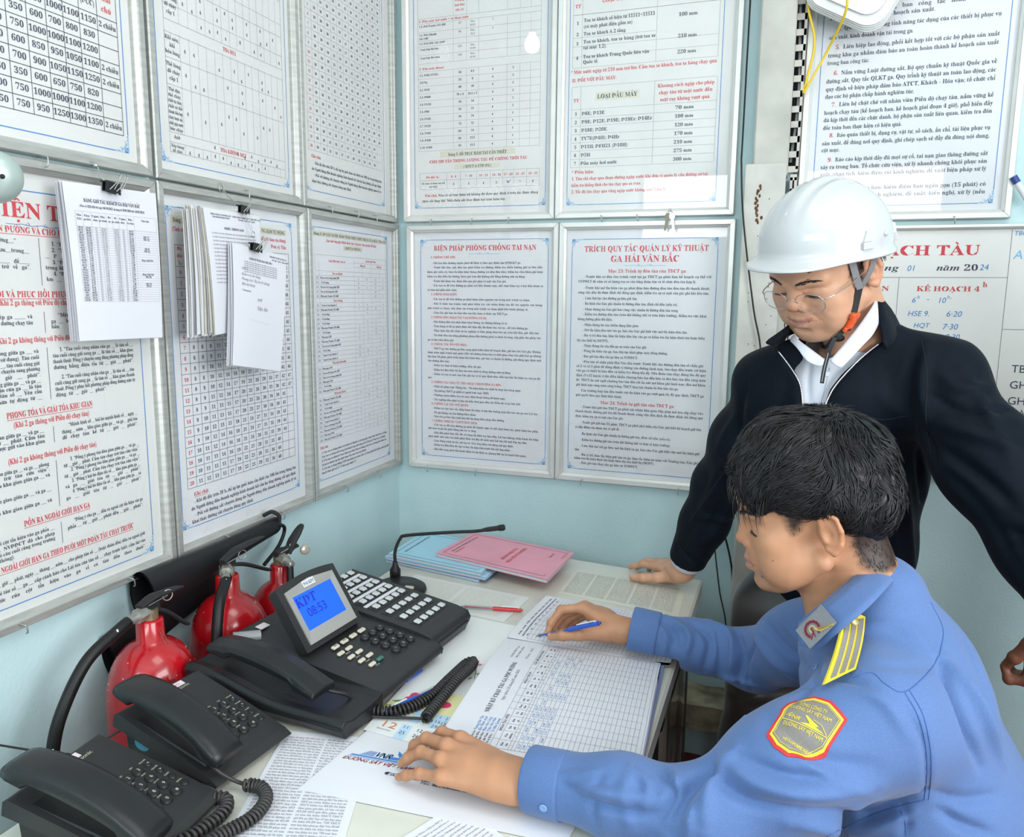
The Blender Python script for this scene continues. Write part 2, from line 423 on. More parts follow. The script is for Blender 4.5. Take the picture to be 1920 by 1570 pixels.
def board(name, label, side, along, ztop, W, H, pr, cat='notice board', frame=alu, paper=None, cut_top=None, glassy=True, fw=1.0, grp=None):
    """side 'L' (left wall, x right = +y) or 'B' (back wall, x right = +x); W, H in metres; pr = Print"""
    o = thing(name, label, cat, (0, along, ztop) if side == 'L' else (along, 0, ztop), (0, 0, math.pi / 2 if side == 'L' else 0), grp)
    off = .020 - .0     # frame stands on the wall
    def loc(x, y, h): return (x, -h + .020, -y)     # board space: X right, -Y out, Z up from top; front of frame at y=0
    V = []; F = []; n = len(FRPROF)
    for i, (cx, cy, sx, sy) in enumerate(((0, 0, 1, 1), (W, 0, -1, 1), (W, H, -1, -1), (0, H, 1, -1))):
        for d, h in FRPROF: V.append(loc(cx + sx * d * fw, cy + sy * d * fw, h))
    for i in range(4):
        j = (i + 1) % 4
        for k in range(n - 1): F.append((i * n + k, i * n + k + 1, j * n + k + 1, j * n + k))
    b = MB(); b.add(V, F, 0, False)
    for (cx, cy, sx, sy) in ((0, 0, 1, 1), (W, 0, -1, 1), (W, H, -1, -1), (0, H, 1, -1)):
        for q0, q1, hh in ((.001, .0135, .0203), (.0145, .0205, .0178)):
            p = np.array([cx + sx * q0 * fw, cy + sy * q0 * fw]); q = np.array([cx + sx * q1 * fw, cy + sy * q1 * fw]); nn = np.array([-sy, sx]) * .0003
            b.add([loc(*(p - nn), hh), loc(*(q - nn), hh - (.0045 if q0 > .01 else 0)), loc(*(q + nn), hh - (.0045 if q0 > .01 else 0)), loc(*(p + nn), hh)], [(0, 1, 2, 3)], 1)
    b.build('frame', [frame, seam_m], o, world=False)
    t = PT * fw
    mats = list(INKS)
    if paper: mats[0] = paper
    V = [loc(t - .002, t - .002, .003), loc(W - t + .002, t - .002, .003), loc(W - t + .002, H - t + .002, .003), loc(t - .002, H - t + .002, .003)]
    F = [[3, 2, 1, 0]]; M = [0]
    if pr is not None and pr.V:
        P, PF, PM = pr.onto(lambda A: np.c_[A[:, 0] / 1000, .0168 - .0002 * A[:, 2], -A[:, 1] / 1000])
        k = len(V); V = list(V) + P.tolist(); F += [[i + k for i in f] for f in PF]; M += PM
    mesh_obj('printed_sheet', V, F, mats, o, M, False, world=False)
    if glassy:
        g = [loc(t - .001, t - .001, .0075), loc(W - t + .001, t - .001, .0075), loc(W - t + .001, H - t + .001, .0075), loc(t - .001, H - t + .001, .0075)]
        mesh_obj('glass_pane', g, [[3, 2, 1, 0]], pane_m, o, None, False, world=False)
    return o

def curl(p, cx, cy, sx, sy, s=1.0, mi=4):
    """leafy corner ornament growing from the corner cx, cy towards sx, sy"""
    def sp(x0, y0, r, a0, turns, dirn, t):
        pts = []
        for k in range(15):
            a = math.radians(a0) + dirn * turns * 2 * math.pi * k / 14; rr = r * (1 - .75 * k / 14)
            pts.append((cx + sx * (x0 + rr * math.cos(a)) * s, cy + sy * (y0 + rr * math.sin(a)) * s))
        p.line(pts, t * s, mi)
    for sw in (0, 1):
        def S(x0, y0, r, a0, tu, d, t):
            if sw: sp(y0, x0, r, 90 - a0, tu, -d, t)
            else: sp(x0, y0, r, a0, tu, d, t)
        S(7, 3, 3.2, 180, .8, 1, 1.4); S(15, 3, 2.8, 180, .8, -1, 1.3); S(22, 2.5, 2.2, 180, .8, 1, 1.1); S(28, 1.5, 1.6, 180, .7, -1, .9); S(11, 8, 3.0, 0, .8, -1, 1.3); S(18, 6.5, 2.0, 0, .7, 1, .9)
    sp(5, 5, 5.0, 225, .9, 1, 1.8)
    p.line([(cx, cy), (cx + sx * 36 * s, cy)], 1.1, mi); p.line([(cx, cy), (cx, cy + sy * 36 * s)], 1.1, mi)
    p.poly([(cx, cy), (cx + sx * 9 * s, cy + sy * 1.0), (cx + sx * 1.0, cy + sy * 9 * s)], mi)
def border(p, x0=31, y0=43, x1=453, y1=717, t=1.6, mi=3):
    p.line([(x0 + 32, y0), (x1 - 32, y0)], t, mi); p.line([(x0 + 32, y1), (x1 - 32, y1)], t, mi)
    p.line([(x0, y0 + 32), (x0, y1 - 32)], t, mi); p.line([(x1, y0 + 32), (x1, y1 - 32)], t, mi)
    curl(p, x0, y0, 1, 1); curl(p, x1, y0, -1, 1); curl(p, x0, y1, 1, -1); curl(p, x1, y1, -1, -1)
def flourish(p, cx, y, w, mi=4):
    p.line([(cx - w / 2 + w * k / 12, y + (1.2 * math.sin(k * 1.6) if 2 < k < 10 else 0)) for k in range(13)], .9, mi)
    for s in (-1, 1): p.line([(cx + s * w * .15 + 3 * math.cos(a) * s, y - 1.5 + 2 * math.sin(a)) for a in np.linspace(0, 5, 9)], .8, mi)
def lines(p, L, f, size, mi=1):
    """L: [zoomed line position, text, options]; f turns the position into sheet millimetres"""
    for y, tx, *o in L:
        o = o[0] if o else {}
        p.text(tx, o.get('x', 60), f(y), o.get('s', size), o.get('m', mi), o.get('al', 'l'), o.get('w'), o.get('st', 'b'), fill=o.get('fill', True))

WB_, HB_ = .4855, .757
# -- lower right pair, back wall
p = Print(); border(p, 41, 44, 453, 718)
p.text('BIỆN PHÁP PHÒNG CHỐNG TAI NẠN', 251, 76, 22, 2, 'c', 330); flourish(p, 251, 86, 100)
f = lambda Y: 99 + .594 * (Y - 235)
BL1 = [(235, '1. CHỐNG CHẺ GHI:', 1), (264, '- Ghi hai đầu thường xuyên phải để định vị theo quy định của QTQLKT ga.', 0, 290), (286, '- Trước khi đón, gửi, dồn tàu phải kiểm tra đường, kiểm tra chiều hướng ghi và thu chìa', 0, 357),
 (309, 'khóa ghi (nếu có), làm tín hiệu khai thông đường (có dồn đầu tiên), kiểm tra chìa khóa ghi hoặc', 2, 375), (332, 'kiểm tra đèn biểu thị đường, khóa ghi trên đài khống chế đóng đường nửa tự động.', 2, 320),
 (356, '- Trước khi đoàn tàu, đoàn dồn qua ghi phải có mặt của Gác ghi.', 0, 245), (378, '- Các toa xe để trên đường ga phải nối liền thành cụm, siết chặt hãm tay ở hai đầu đoàn xe', 0, 360), (401, 'và chèn hai phía chắc chắn.', 2, 100),
 (424, '2. CHỐNG ĐÂM SƯỜN:', 1), (448, '- Các toa xe để trên đường ga phải được nằm nguyên vẹn trong mốc tránh va chạm.', 0, 320), (472, '- Khi tổ chức tàu tránh, vượt phải kiểm tra, xác nhận đoàn tàu đã vào nguyên vẹn trong', 0, 358), (495, 'mốc tránh va chạm, nếu chưa vào trong mốc tránh va chạm phải tiến hành phòng vệ.', 2, 330),
 (519, '- Cấm Gác ghi làm tín hiệu đón tàu khi chưa có lệnh của TBCT ga.', 0, 250), (543, '3. CHỐNG ĐÓN NHẦM TÀU VÀO ĐƯỜNG CÓ XE:', 1), (566, '- Ghi đường đón tàu phải được khai thông vào đường không có xe.', 0, 250), (589, '- Trên bảng sơ đồ ga phải được thể hiện đầy đủ đoàn tàu, toa xe... để trên đường ga.', 0, 315),
 (612, '- Thực hiện đầy đủ trình tự tác nghiệp và biện pháp đảm bảo an toàn khi đón, gửi, dồn tàn.', 0, 350), (636, '- Tổ chức đón tàu bằng phương pháp dẫn đường phải ra lệnh rõ ràng, cấp giấy cho phép vào', 0, 355), (660, 'ga và thu chìa khóa ghi.', 2, 90),
 (683, '4. CHỐNG TÀU ĐỖ CỘT HIỆU:', 1), (706, '- TBCT ga cho đường ga bên xong phải triển khai kế hoạch đón, gửi tàu cho Gác ghi. Không', 0, 355), (727, 'được nằm nghỉ tránh ngủ quên (đối với những đoàn tàu có thời gian chạy tàu giữa hai ga không', 2, 373), (749, 'lớn hơn 10 phút, phải triển khai đội hình đón, gửi tàu và chuẩn bị đường, ghi đúng quy định mới', 2, 373), (771, 'cho đường đón tàu).', 2, 75),
 (794, '- Kiểm tra thực tế hiện trường, biểu chỉ ghi.', 0, 165), (818, '- Kiểm tra đèn biểu thị đón tàu trên thiết bị đóng đường nửa tự động.', 0, 262), (841, '- Kiểm tra sự có mặt của Gác ghi tại vị trí quy định đón, tiễn tàu khi tín hiệu ra, vào ga đã', 0, 355), (860, 'mở.', 2, 14),
 (884, '5. CHỐNG TÀU CHẠY ƯU TIÊN HOẶC CHỜ ĐƯỜNG GA BÊN:', 1), (907, '- Nhắc bộ phận trực Thông tin - Tín hiệu kiểm tra thiết bị chạy tàu hàng ngày.', 0, 295), (930, '- Tại phòng TBCT ga phải có người trực máy 100%.', 0, 192), (953, '- Thường xuyên kiểm tra các máy điện thoại chống để kênh máy.', 0, 245), (977, '- Tác nghiệp dồn phải có báo dự kiến thời gian dồn cho Điều độ và ga bên biết.', 0, 295),
 (1000, '6. CHỐNG LÁI TÀU NGỦ QUÊN:', 1), (1023, '- Kiểm tra việc kéo còi, chấp hành tín hiệu và bật đèn buồng máy khi tàu vào ga của Lái tàu.', 0, 350), (1047, '- Để ghi thông vào hai đường khác nhau.', 0, 148), (1068, '- Yêu cầu ga bên cấp cảnh báo khi áp dụng biện pháp dẫn đường.', 0, 242),
 (1092, '7. CHỐNG TRÔI XE VÀ ĐỨT ỐNG MỀM:', 1), (1113, '- Các toa xe để trên đường ga phải để thành cụm và siết chặt hãm tay, phải chèn hai phía,', 0, 352), (1133, 'khi mưa to gió lớn phải dùng cửa toa xe rỗng.', 2, 165), (1156, '- Khi dồn phải làm đầy đủ, rõ ràng tín hiệu tay báo dồn, Lái tàu không chấp hành tín hiệu', 0, 352),
 (1177, 'phải nhắc nhở, nếu cần thiết phải đình chỉ dồn để nhắc nhở Lái tàu rồi mới tiếp tục dồn.', 2, 332), (1200, '- Làm đúng trình tự cắt, nối toa xe. Treo ống mềm vào đúng nơi quy định.', 0, 272), (1222, '- Kiểm tra đầu đấm đã sập và làm tín hiệu tiến trước khi nối ống mềm.', 0, 262), (1246, '- Khi dồn xong phải tiến hành kiểm tra lại đoàn xe (phòng đứt toa xe ngoài khu gian).', 0, 315)]
for y, tx, kd, *ww in BL1:
    if kd == 1: p.text(tx, 75, f(y), 9.6, 2, 'l', len(tx) * 4.9)
    else: p.text(tx, 63 if kd == 2 else 79, f(y), 9.2, 1, 'l', ww[0], fill=True)
board('notice_board', 'white framed board headed BIỆN PHÁP, nearest the room corner', 'B', .0245, 1.684, .4875, .757, p, frame=alu_w)

p = Print(); border(p, 36, 48, 446, 722)
p.text('TRÍCH QUY TẮC QUẢN LÝ KỸ THUẬT', 247, 83, 23, 2, 'c', 349); p.text('GA HẢI VÂN BẮC', 246, 112, 26, 2, 'c', 193); flourish(p, 247, 122, 118)
p.text('Mục 23: Trình tự đón tàu của TBCT ga:', 254, 142, 13.5, 2, 'c', 221); p.text('Mục 24: Trình tự gửi tàu của TBCT ga:', 239, 522, 13.5, 2, 'c', 216)
f = lambda Y: lerp(157, 417, (Y - 335) / 475) if Y < 810 else lerp(417, 706, (Y - 810) / 510)
BL2 = [(335, '- Trước khi có đón tàu tránh vượt tại ga TBCT ga phải làm kế hoạch cụ thể với', 0, 360), (360, 'NVĐĐCT để nắm rõ số lượng toa xe của từng đoàn tàu và tổ chức đón tàu hợp lý.', 2, 336), (393, '- Trước khi mở tín hiệu vào ga phải đảm bảo đường đón tàu đón tàu đã thanh thoát,', 0, 358), (417, 'công việc dồn đã được đình chỉ đúng quy định, kiểm tra sự có mặt của gác ghi khi đón tàu.', 2, 372),
 (447, '- Làm thủ tục cho đường ga bên gửi tàu.', 0, 158), (475, '- Ra lệnh cho Gác ghi chuẩn bị đường đón tàu, đình chỉ dồn (nếu có).', 0, 272), (505, '- Nhận thông tin Gác ghi báo công việc chuẩn bị đường đón tàu xong.', 0, 275), (531, '- Kiểm tra đường đón tàu (trên đài khống chế và trên hiện trường). Kiểm tra việc khai', 0, 352), (557, 'thông đường phía đối diện.', 2, 104),
 (587, '- Nhận thông tin tàu chiếm dụng khu gian.', 0, 165), (615, '- Mở tín hiệu đón tàu vào ga, báo cho Gác ghi biết việc mở tín hiệu đón tàu.', 0, 302), (643, '- Ra vị trí đón tàu, làm tín hiệu đón tàu vào ga và kiểm tra tín hiệu đuôi tàu hoặc biểu', 0, 350), (670, 'thị của thiết bị (MCĐT).', 2, 94), (698, '- Nhận thông tin tàu đến ga an toàn của Gác ghi.', 0, 190), (726, '- Đóng tín hiệu vào ga, làm thủ tục khôi phục máy đóng đường.', 0, 250), (755, '- Báo giờ tàu đến cho ga bên và NVĐĐCT.', 0, 165),
 (784, '- Đón tàu số chẵn phía Hải Vân đến trước: Trước khi cho đường đón tàu số chẵn ghi', 0, 350), (808, 'số 2 và số 3 phải để đúng định vị thông vào đường lánh nạn, tàu chạy đến trước cột hiệu', 2, 374), (831, 'vào ga có thiết bị báo đến và kiểm tra đúng tốc độ. Nếu đoàn tàu chạy đúng tốc độ quy', 2, 374), (856, 'định (V≤15 km/h) ở đài điều khiển chuông báo tàu đến kêu và đèn báo tàu đến sáng màu', 2, 374), (880, 'đỏ. TBCT ấn nút ngắt chuông báo tàu đến rồi ấn nút mở khóa ghi lánh nạn, đèn mở khóa', 2, 374), (905, 'ghi lánh nạn sáng màu sáng trắng. TBCT thao tác chuẩn bị đón tàu vào ga.', 2, 300),
 (935, 'Các trường hợp tàu đến trước cột tín hiệu vào ga vượt quá tốc độ quy định, TBCT ga', 0, 355), (959, 'giải quyết theo quy định hiện hành.', 2, 138), (1022, '- Trước khi gửi tàu TBCT ga phải xác nhận khu gian tiếp giáp mà tàu sắp chạy vào', 0, 355), (1045, 'thanh thoát, đường gửi tàu đã thanh thoát, công việc dồn dịch đã được đình chỉ đúng quy', 2, 372), (1071, 'định, kiểm tra sự có mặt của Gác ghi.', 2, 145),
 (1104, '- Trước giờ gửi tàu 15 phút, TBCT ga phải phổ biến cho Gác ghi biết kế hoạch gửi tàu', 0, 352), (1129, 'và đặc điểm của đoàn tàu sẽ gửi đi.', 2, 134), (1164, '- Ra lệnh cho Gác ghi chuẩn bị đường gửi tàu, đình chỉ dồn (nếu có).', 0, 268), (1196, '- Kiểm tra đường gửi tàu (trên đài khống chế và thực tế hiện trường).', 0, 268), (1228, '- Làm thủ tục với ga bên; mở tín hiệu ra ga, báo cho Gác ghi biết việc mở tín hiệu gửi', 0, 350), (1250, 'tàu', 2, 14),
 (1276, '- Ra vị trí, làm tín hiệu gửi tàu ra ga, làm tín hiệu an toàn với Trưởng tàu, Gác ghi,', 0, 350), (1296, 'kiểm tra tín hiệu đuôi tàu hoặc biểu thị của thiết bị (MCĐT).', 2, 240), (1320, '- Báo giờ tàu chạy cho ga bên và NVĐĐCT.', 0, 176)]
for y, tx, kd, ww in BL2: p.text(tx, 56 if kd == 2 else 72, f(y), 10.6, 1, 'l', ww, fill=True)
board('notice_board', 'white framed board headed TRÍCH QUY TẮC QUẢN LÝ KỸ THUẬT', 'B', .5135, 1.684, .4905, .757, p, frame=alu_w)

# -- upper pair, back wall
ZT = 1.694 + .757
p = Print(); border(p, 33, 43, 450, 715)
xs = [47, 161, 203, 241, 329, 368, 400, 430]
p.line([(47, 60), (47, 548)], .6, 6); p.line([(430, 60), (430, 548)], .6, 6)
y0 = 172; p.line([(47, y0), (430, y0)], .6, 6); p.line([(47, 186), (430, 186)], .6, 6)
rows1 = [('1.1. ĐM Prairie 131-400', '52', 'Max 10,92', '3', ''), ('1.2. ĐM Mikađô, Tự lực 141-100', '98', 'Max 12,5', '4', ''), ('1.3. ĐM GP6, 141-1000', '', '', '', ''), ('- Loại hộp lửa hẹp', '125', 'Max 15,99', '', ''), ('- Loại hộp lửa rộng', '130', 'Max 18,89', '', '')]
yb = 186
for r in rows1:
    hh = 24 if r[1] else 16
    p.line([(47, yb + hh), (430, yb + hh)], .5, 6)
    p.text(r[0].split(' Tự')[0], 51, yb + 10, 8, 1); 
    if 'Tự' in r[0]: p.text('141-100', 51, yb + 20, 8, 1)
    p.text(r[1], 182, yb + 10, 8, 6, 'c')
    if r[2]: p.text('Max', 222, yb + 9, 7.5, 6, 'c'); p.text(r[2][4:], 222, yb + 19, 7.5, 6, 'c')
    p.text(r[3], 285, yb + 9, 8, 6, 'c'); yb += hh
for x in xs[1:-1]: p.line([(x, 60), (x, 172)], .5, 6); p.line([(x, 186), (x, yb)], .5, 6)
p.text('1. Đầu máy hơi nước + xe than nước', 50, 182, 9, 2, w=160); p.text('2. Đầu máy diesel', 50, yb + 17, 9, 2, w=80)
for k, tx in enumerate(('ở trạng', 'thái làm', 'việc (t)')): p.text(tx, 181, 134 + 13 * k, 9, 2, 'c')
yd = yb + 22
rows2 = [('2.1. D4H (TY5E)', '24', '6,3', '4', '2'), ('(TY7E)', '24', '6', '4', '2'), ('2.2. D5H', '40', '10', '4', '2'), ('2.3. Đ900', '78 ± 3', '19,5 ± 3', '4', '2'), ('2.4. D11H', '56', '14', '4', '1'), ('2.5. D9E', '52', '13', '4', '2'), ('2.6. D12E', '56', '14', '4', '1'), ('2.7. D13E', '72', '12', '6', '1'), ('2.8. D18E', '84', '14', '6', '1'), ('2.9. D19E', '81', '13,5', '6', '1'), ('2.10. D20E', '81', '13,5', '6', '4')]
hh = (548 - yd) / 11
for k, r in enumerate(rows2):
    p.line([(47, yd + k * hh), (430, yd + k * hh)], .5, 6)
    p.text(r[0], 51, yd + k * hh + 13, 8.5, 1)
    for c, xx in zip(r[1:], (182, 222, 285, 348)): p.text(c, xx, yd + k * hh + 12, 8.5, 1, 'c')
p.line([(47, 548), (430, 548)], .6, 6)
for x in xs[1:-1]: p.line([(x, yd), (x, 548)], .5, 6)
p.rect(117, 552, 356, 568, 5); p.text('Bảng 5: SỐ TRỤC HÃM TAY CẦN THIẾT', 237, 565, 12.5, 1, 'c', 186)
p.text('CHO 100 TẤN TRỌNG LƯỢNG TÀU ĐỂ CHỐNG TRÔI TÀU', 238, 584, 12.5, 2, 'c', 312)
p.rect(164, 590, 308, 604, 5); p.text('( QTCT & CTĐ DS )', 238, 601, 11, 1, 'c', 90)
xs5 = [50, 139, 184, 236, 279, 318, 352, 392, 431]; p.table(xs5, [612, 634, 660], .6, 6)
p.text('Độ dốc ‰', 92, 628, 10, 2, 'c')
for k, (a, b_) in enumerate((('0 - 6', '2'), ('7 - 10', '3'), ('11 - 13', '4'), ('14 - 16', '5'), ('17 - 20', '6'), ('21 - 23', '7'), ('23 - 25', '8'))):
    xx = (xs5[k + 1] + xs5[k + 2]) / 2; p.text(a, xx, 628, 9, 2, 'c'); p.text(b_, xx, 650, 9, 1, 'c')
p.text('Số trục có hãm tay tối', 94, 645, 7.5, 1, 'c', 78); p.text('cần thiết', 94, 655, 7.5, 1, 'c')
p.line([(330, 641), (335, 650), (345, 640)], .9, 3); p.line([(331, 648), (342, 642)], .7, 3)
p.text('Ghi chú:', 66, 682, 11, 2, w=42); p.text('Nếu có số trục hãm tời không đủ theo quy định ở trên thì được dùng', 110, 682, 11, 1, w=318); p.text('chèn sắt thay thế. Mỗi chèn sắt thay được hai trục hãm tay.', 56, 698, 11, 1, w=272)
board('notice_board', 'white framed board with Bảng 5 table, above BIỆN PHÁP board', 'B', .0155, ZT, .4815, .757, p, frame=alu_w, paper=paper_w)

p = Print(); border(p, 31, 43, 447, 718)
p.table([40, 66, 272, 436], [150, 208], .6, 6)
for y in (208, 291, 318, 347): p.line([(40, y), (436, y)], .6, 6)
p.line([(40, 268), (272, 268)], .6, 6)
for x in (40, 66, 272, 436): p.line([(x, 208), (x, 347)], .6, 6)
p.text('TT', 53, 190, 13, 2, 'c'); p.text('LOẠI TOA XE', 165, 182, 14, 2, 'c')
p.text('1', 53, 234, 12, 1, 'c'); p.text('Toa xe khách số hiệu từ 11511÷11513', 70, 228, 13.5, 1, w=196); p.text('(có máy phát điện gầm xe)', 70, 244, 13.5, 1, w=136); p.text('100 mm', 354, 238, 13.5, 1, 'c', 50)
p.text('2', 53, 263, 12, 1, 'c'); p.text('Toa xe khách A 2 tầng.', 70, 263, 13.5, 1, w=120)
p.text('3', 53, 287, 12, 1, 'c'); p.text('Toa xe khách, toa xe hàng (trừ toa xe', 70, 284, 13.5, 1, w=200); p.text('tại mục 1,2).', 70, 299, 13.5, 1, w=66); p.text('210 mm', 354, 292, 13.5, 1, 'c', 50)
p.text('4', 53, 325, 12, 1, 'c'); p.text('Toa xe khách Trung Quốc liên vận', 70, 323, 13.5, 1, w=184); p.text('Quốc tế.', 70, 337, 13.5, 1, w=44); p.text('220 mm', 354, 332, 13.5, 1, 'c', 50)
p.text('* Mức nước ngập từ 210 mm trở lên: Cấm toa xe khách, toa xe hàng chạy qua.', 36, 362, 13.5, 2, w=400); p.text('II. ĐỐI VỚI ĐẦU MÁY:', 40, 384, 13.5, 2, w=126)
p.line([(40, 397), (436, 397)], .6, 6); 
for x in (40, 66, 272, 438): p.line([(x, 397), (x, 615)], .6, 6)
R = [('1', 'D8E; D13E', '70 mm'), ('2', 'D9E; D12E; D19E; D19Er; D14Er', '100 mm'), ('3', 'D18E; D20E', '120 mm'), ('4', 'TY7E(D4H); D4Hr', '170 mm'), ('5', 'D11H; DFH21 (D10H)', '210 mm'), ('6', 'D5H', '275 mm'), ('7', 'Đầu máy hơi nước', '300 mm')]
for k, (a, b_, c) in enumerate(R):
    yy = 458 + k * 22.4; p.line([(40, yy), (438, yy)], .6, 6); p.text(a, 53, yy + 16, 12.5, 1, 'c'); p.text(b_, 69, yy + 16, 13.5, 1); p.text(c, 354, yy + 16, 13, 1, 'c', 50)
p.line([(40, 615), (438, 615)], .6, 6)
p.rect(107, 415, 231, 437, 5); p.text('LOẠI ĐẦU MÁY', 169, 432, 17, 1, 'c', 112); p.text('TT', 53, 438, 13, 2, 'c')
for k, tx in enumerate(('Khoảng cách ngập cho phép', 'chạy tàu từ mặt nước đến', 'mặt ray không vượt quá.')): p.text(tx, 355, 415 + 18 * k, 13.5, 2, 'c', 150 - 8 * k)
p.text('* Điều kiện:', 44, 632, 13, 2); p.text('1. Tàu chỉ chạy qua đoạn đường ngập nước khi đơn vị quản lý cầu đường sở tại', 44, 650, 12.5, 2, w=380); p.text('kiểm tra khẳng định cho tàu chạy qua an toàn.', 44, 668, 12.5, 2, w=200); p.text('2. Tốc độ tàu chạy qua vùng ngập nước không quá 5 km/h.', 44, 686, 12.5, 2, w=270)
board('notice_board', 'white framed board with boxed words LOẠI ĐẦU MÁY on back wall', 'B', .499, ZT, .4985, .757, p, frame=alu_w, paper=paper_w)

# -- duties board right of the pillar
p = Print(); border(p, 37, 43, 450, 719)
D3 = [(245, 'hợp chặt chẽ với các bộ phận,', 0, 360), (265, 'động, bộ phận trong ban công tác hoàn', 2, 300), (281, 'công tác, hoàn thành kế hoạch sản xuất.', 2, 236), (266.5, '', 0, 0),
 (305, '4.  Quản lý, nắm vững tính năng tác dụng của các thiết bị phục vụ', 0, 358), (326, 'sản xuất, kinh doanh vận tải trong ga.', 2, 192), (350, '5.  Liên hiệp lao động, phối kết hợp tốt với các bộ phận sản xuất', 0, 358), (369, 'trong khu ga nhằm đảm bảo an toàn hoàn thành kế hoạch sản xuất', 2, 378), (387, 'trong ban công tác.', 2, 98),
 (412, '6.  Nắm vững Luật đường sắt, Bộ quy chuẩn kỹ thuật Quốc gia về', 0, 358), (431, 'đường sắt, Quy tắc QLKT ga, Quy trình kỹ thuật an toàn lao động, các', 2, 378), (450, 'quy định về biện pháp đảm bảo ATCT, Khách - Hóa vận; tổ chức chỉ', 2, 378), (468, 'đạo các bộ phận chấp hành nghiêm túc.', 2, 205),
 (488, '7.  Liên hệ chặt chẽ với nhân viên Điều độ chạy tàu, nắm vững kế', 0, 358), (507, 'hoạch chạy tàu (kế hoạch ban, kế hoạch giai đoạn 4 giờ), phổ biến đầy', 2, 378), (525, 'đủ kịp thời đến các chức danh, bộ phận sản xuất liên quan, kiểm tra đôn', 2, 378), (544, 'đốc toàn ban thực hiện có hiệu quả.', 2, 183),
 (563, '8.  Bảo quản thiết bị, dụng cụ, vật tư, sổ sách, ấn chỉ, tài liệu phục vụ', 0, 358), (582, 'sản xuất, để đúng nơi quy định, ghi chép sạch sẽ đầy đủ đúng nội dung,', 2, 378), (599, 'cột mục.', 2, 44), (623, '9.  Báo cáo kịp thời đầy đủ mọi sự cố, tai nạn giao thông đường sắt', 0, 358), (641, 'xảy ra trong ban. Tổ chức cứu viện, xử lý nhanh chóng khôi phục sản', 2, 378), (659, 'xuất; phân tích, kiểm điểm rút kinh nghiệm, đề xuất biện pháp xử lý', 2, 378), (675, '(nếu có).', 2, 44)]
D3 = [(y, t_, k_, w_) for y, t_, k_, w_ in D3 if t_]
for y, tx, kd, ww in D3:
    if tx[:1].isdigit(): p.text(tx[:2], 68, y - 17, 14.5, 2); p.text(tx[2:].strip(), 86, y - 17, 14.5, 1, w=344, fill=True)
    else: p.text(tx, 52 if kd == 2 else 70, y - 17, 14.5, 1, w=ww, fill=True)
p.text('10. Hội nghị giao ban, kiểm điểm ban ngắn gọn (15 phút) có', 68, 678, 14.5, 1, w=364); p.text('đủ thành phần, rút kinh nghiệm, đề xuất, kiến nghị, xử lý (nếu', 52, 696, 14.5, 1, w=380)
board('notice_board', 'framed notice board of numbered duties on the back wall above the white helmet', 'B', 1.1545, 1.6717 + .757, .4885, .757, p, frame=alu_w)

# -- train plan board behind the standing man
p = Print()
p.text('KẾ HOẠCH TÀU', 250, 74, 36, 2, 'c', 370)
p.text('Ngày', 60, 112, 22, 1, st='i', w=60); p.text('tháng', 178, 112, 22, 1, st='i', w=78); p.text('năm 20', 342, 112, 22, 1, st='i', w=92)
p.line([(14, 129), (499, 129)], .9, 1); p.line([(258, 129), (258, 620)], .9, 1); p.line([(499, 14), (499, 620)], .9, 1); p.line([(499, 255), (900, 255)], .9, 1)
p.text('KẾ HOẠCH BAN', 237, 163, 18, 2, 'r', 190); p.text('KẾ HOẠCH 4', 300, 163, 18, 2, w=142); p.text('h', 447, 152, 19, 2)
for tx, x, y, s_, ro in (('01', 274, 113, 20, 2), ('24', 436, 111, 20, 2), ('6', 291, 192, 19, 0), ('h', 303, 182, 12, 0), ('-', 325, 188, 18, 0), ('10', 350, 192, 19, 0), ('h..', 371, 181, 12, 0), ('HSE 9.', 284, 226, 19, 0), ('6·20', 372, 226, 20, 0), ('HQT', 300, 255, 17, 0), ('7·30', 366, 258, 20, 0), ('8·30', 374, 283, 19, 0), ('9·10', 376, 312, 19, 0), ('TBCT: ca 1', 503, 28, 15, 0), ('A 5', 506, 84, 30, 0)):
    p.text(tx, x, y, s_, 4 if tx == 'A 5' else 3, st='s', shear=.18, rot=ro)
for k, tx in enumerate(('TBCT:', 'GHI NAM:', 'GHI BẮC:', 'ĐIỀU ĐỘ:', 'QUÂN SỐ:')): p.text(tx, 528 - k * .5, 361 + 40 * k, 27, 1, st='s')
plan_paper = mat('plan_board_face', (.80, .79, .755), .35, noise=.06, nscale=7)
board('plan_board', 'white train plan board reading KẾ HOẠCH TÀU with blue marker handwriting', 'B', 1.1545, 1.659, 1.10, .6345, p, cat='plan board', frame=alu_w, paper=plan_paper, glassy=False, fw=.55)

# -- left wall, upper row
p = Print(); border(p, 30, 43, 456, 719)
p.table([40, 95, 150, 188, 227, 263, 299, 332, 365, 403, 446], [60, 90], .9, 1)
data = [['', '', '', '', '', '', 'E', ''], ['', '', '', '', '', 'nối)', '(ĐỨC)', 'chú'],
 ['', '', '350', '850', '1000', '1100', '1150', '2 chiều'], ['', '', '350', '600', '700', '800', '830', ''], ['', '700', '750', '1000', '1000', '1100', '1200', ''], ['', '550', '600', '850', '950', '1050', '1100', '2 chiều'], ['', '650', '700', '900', '1050', '1150', '1250', '2 chiều'], ['', '350', '350', '600', '650', '750', '820', ''], ['', '700', '750', '1000', '1000', '1100', '1200', ''], ['', '650', '750', '950', '1250', '1300', '1350', '2 chiều']]
xc = [150, 188, 227, 263, 299, 332, 365, 403, 446]; rh = 24.2; yb = 690
for k in range(len(data) - 2):
    yy = yb - rh * (8 - k)
    p.line([(40, yy), (446, yy)], 1.1, 1)
    for j, c in enumerate(data[k + 2]):
        if c: p.text(c, (xc[j] + xc[j + 1]) / 2, yy + 16, 14.5 if j < 7 else 13, 1, 'c', None if j < 7 else 37)
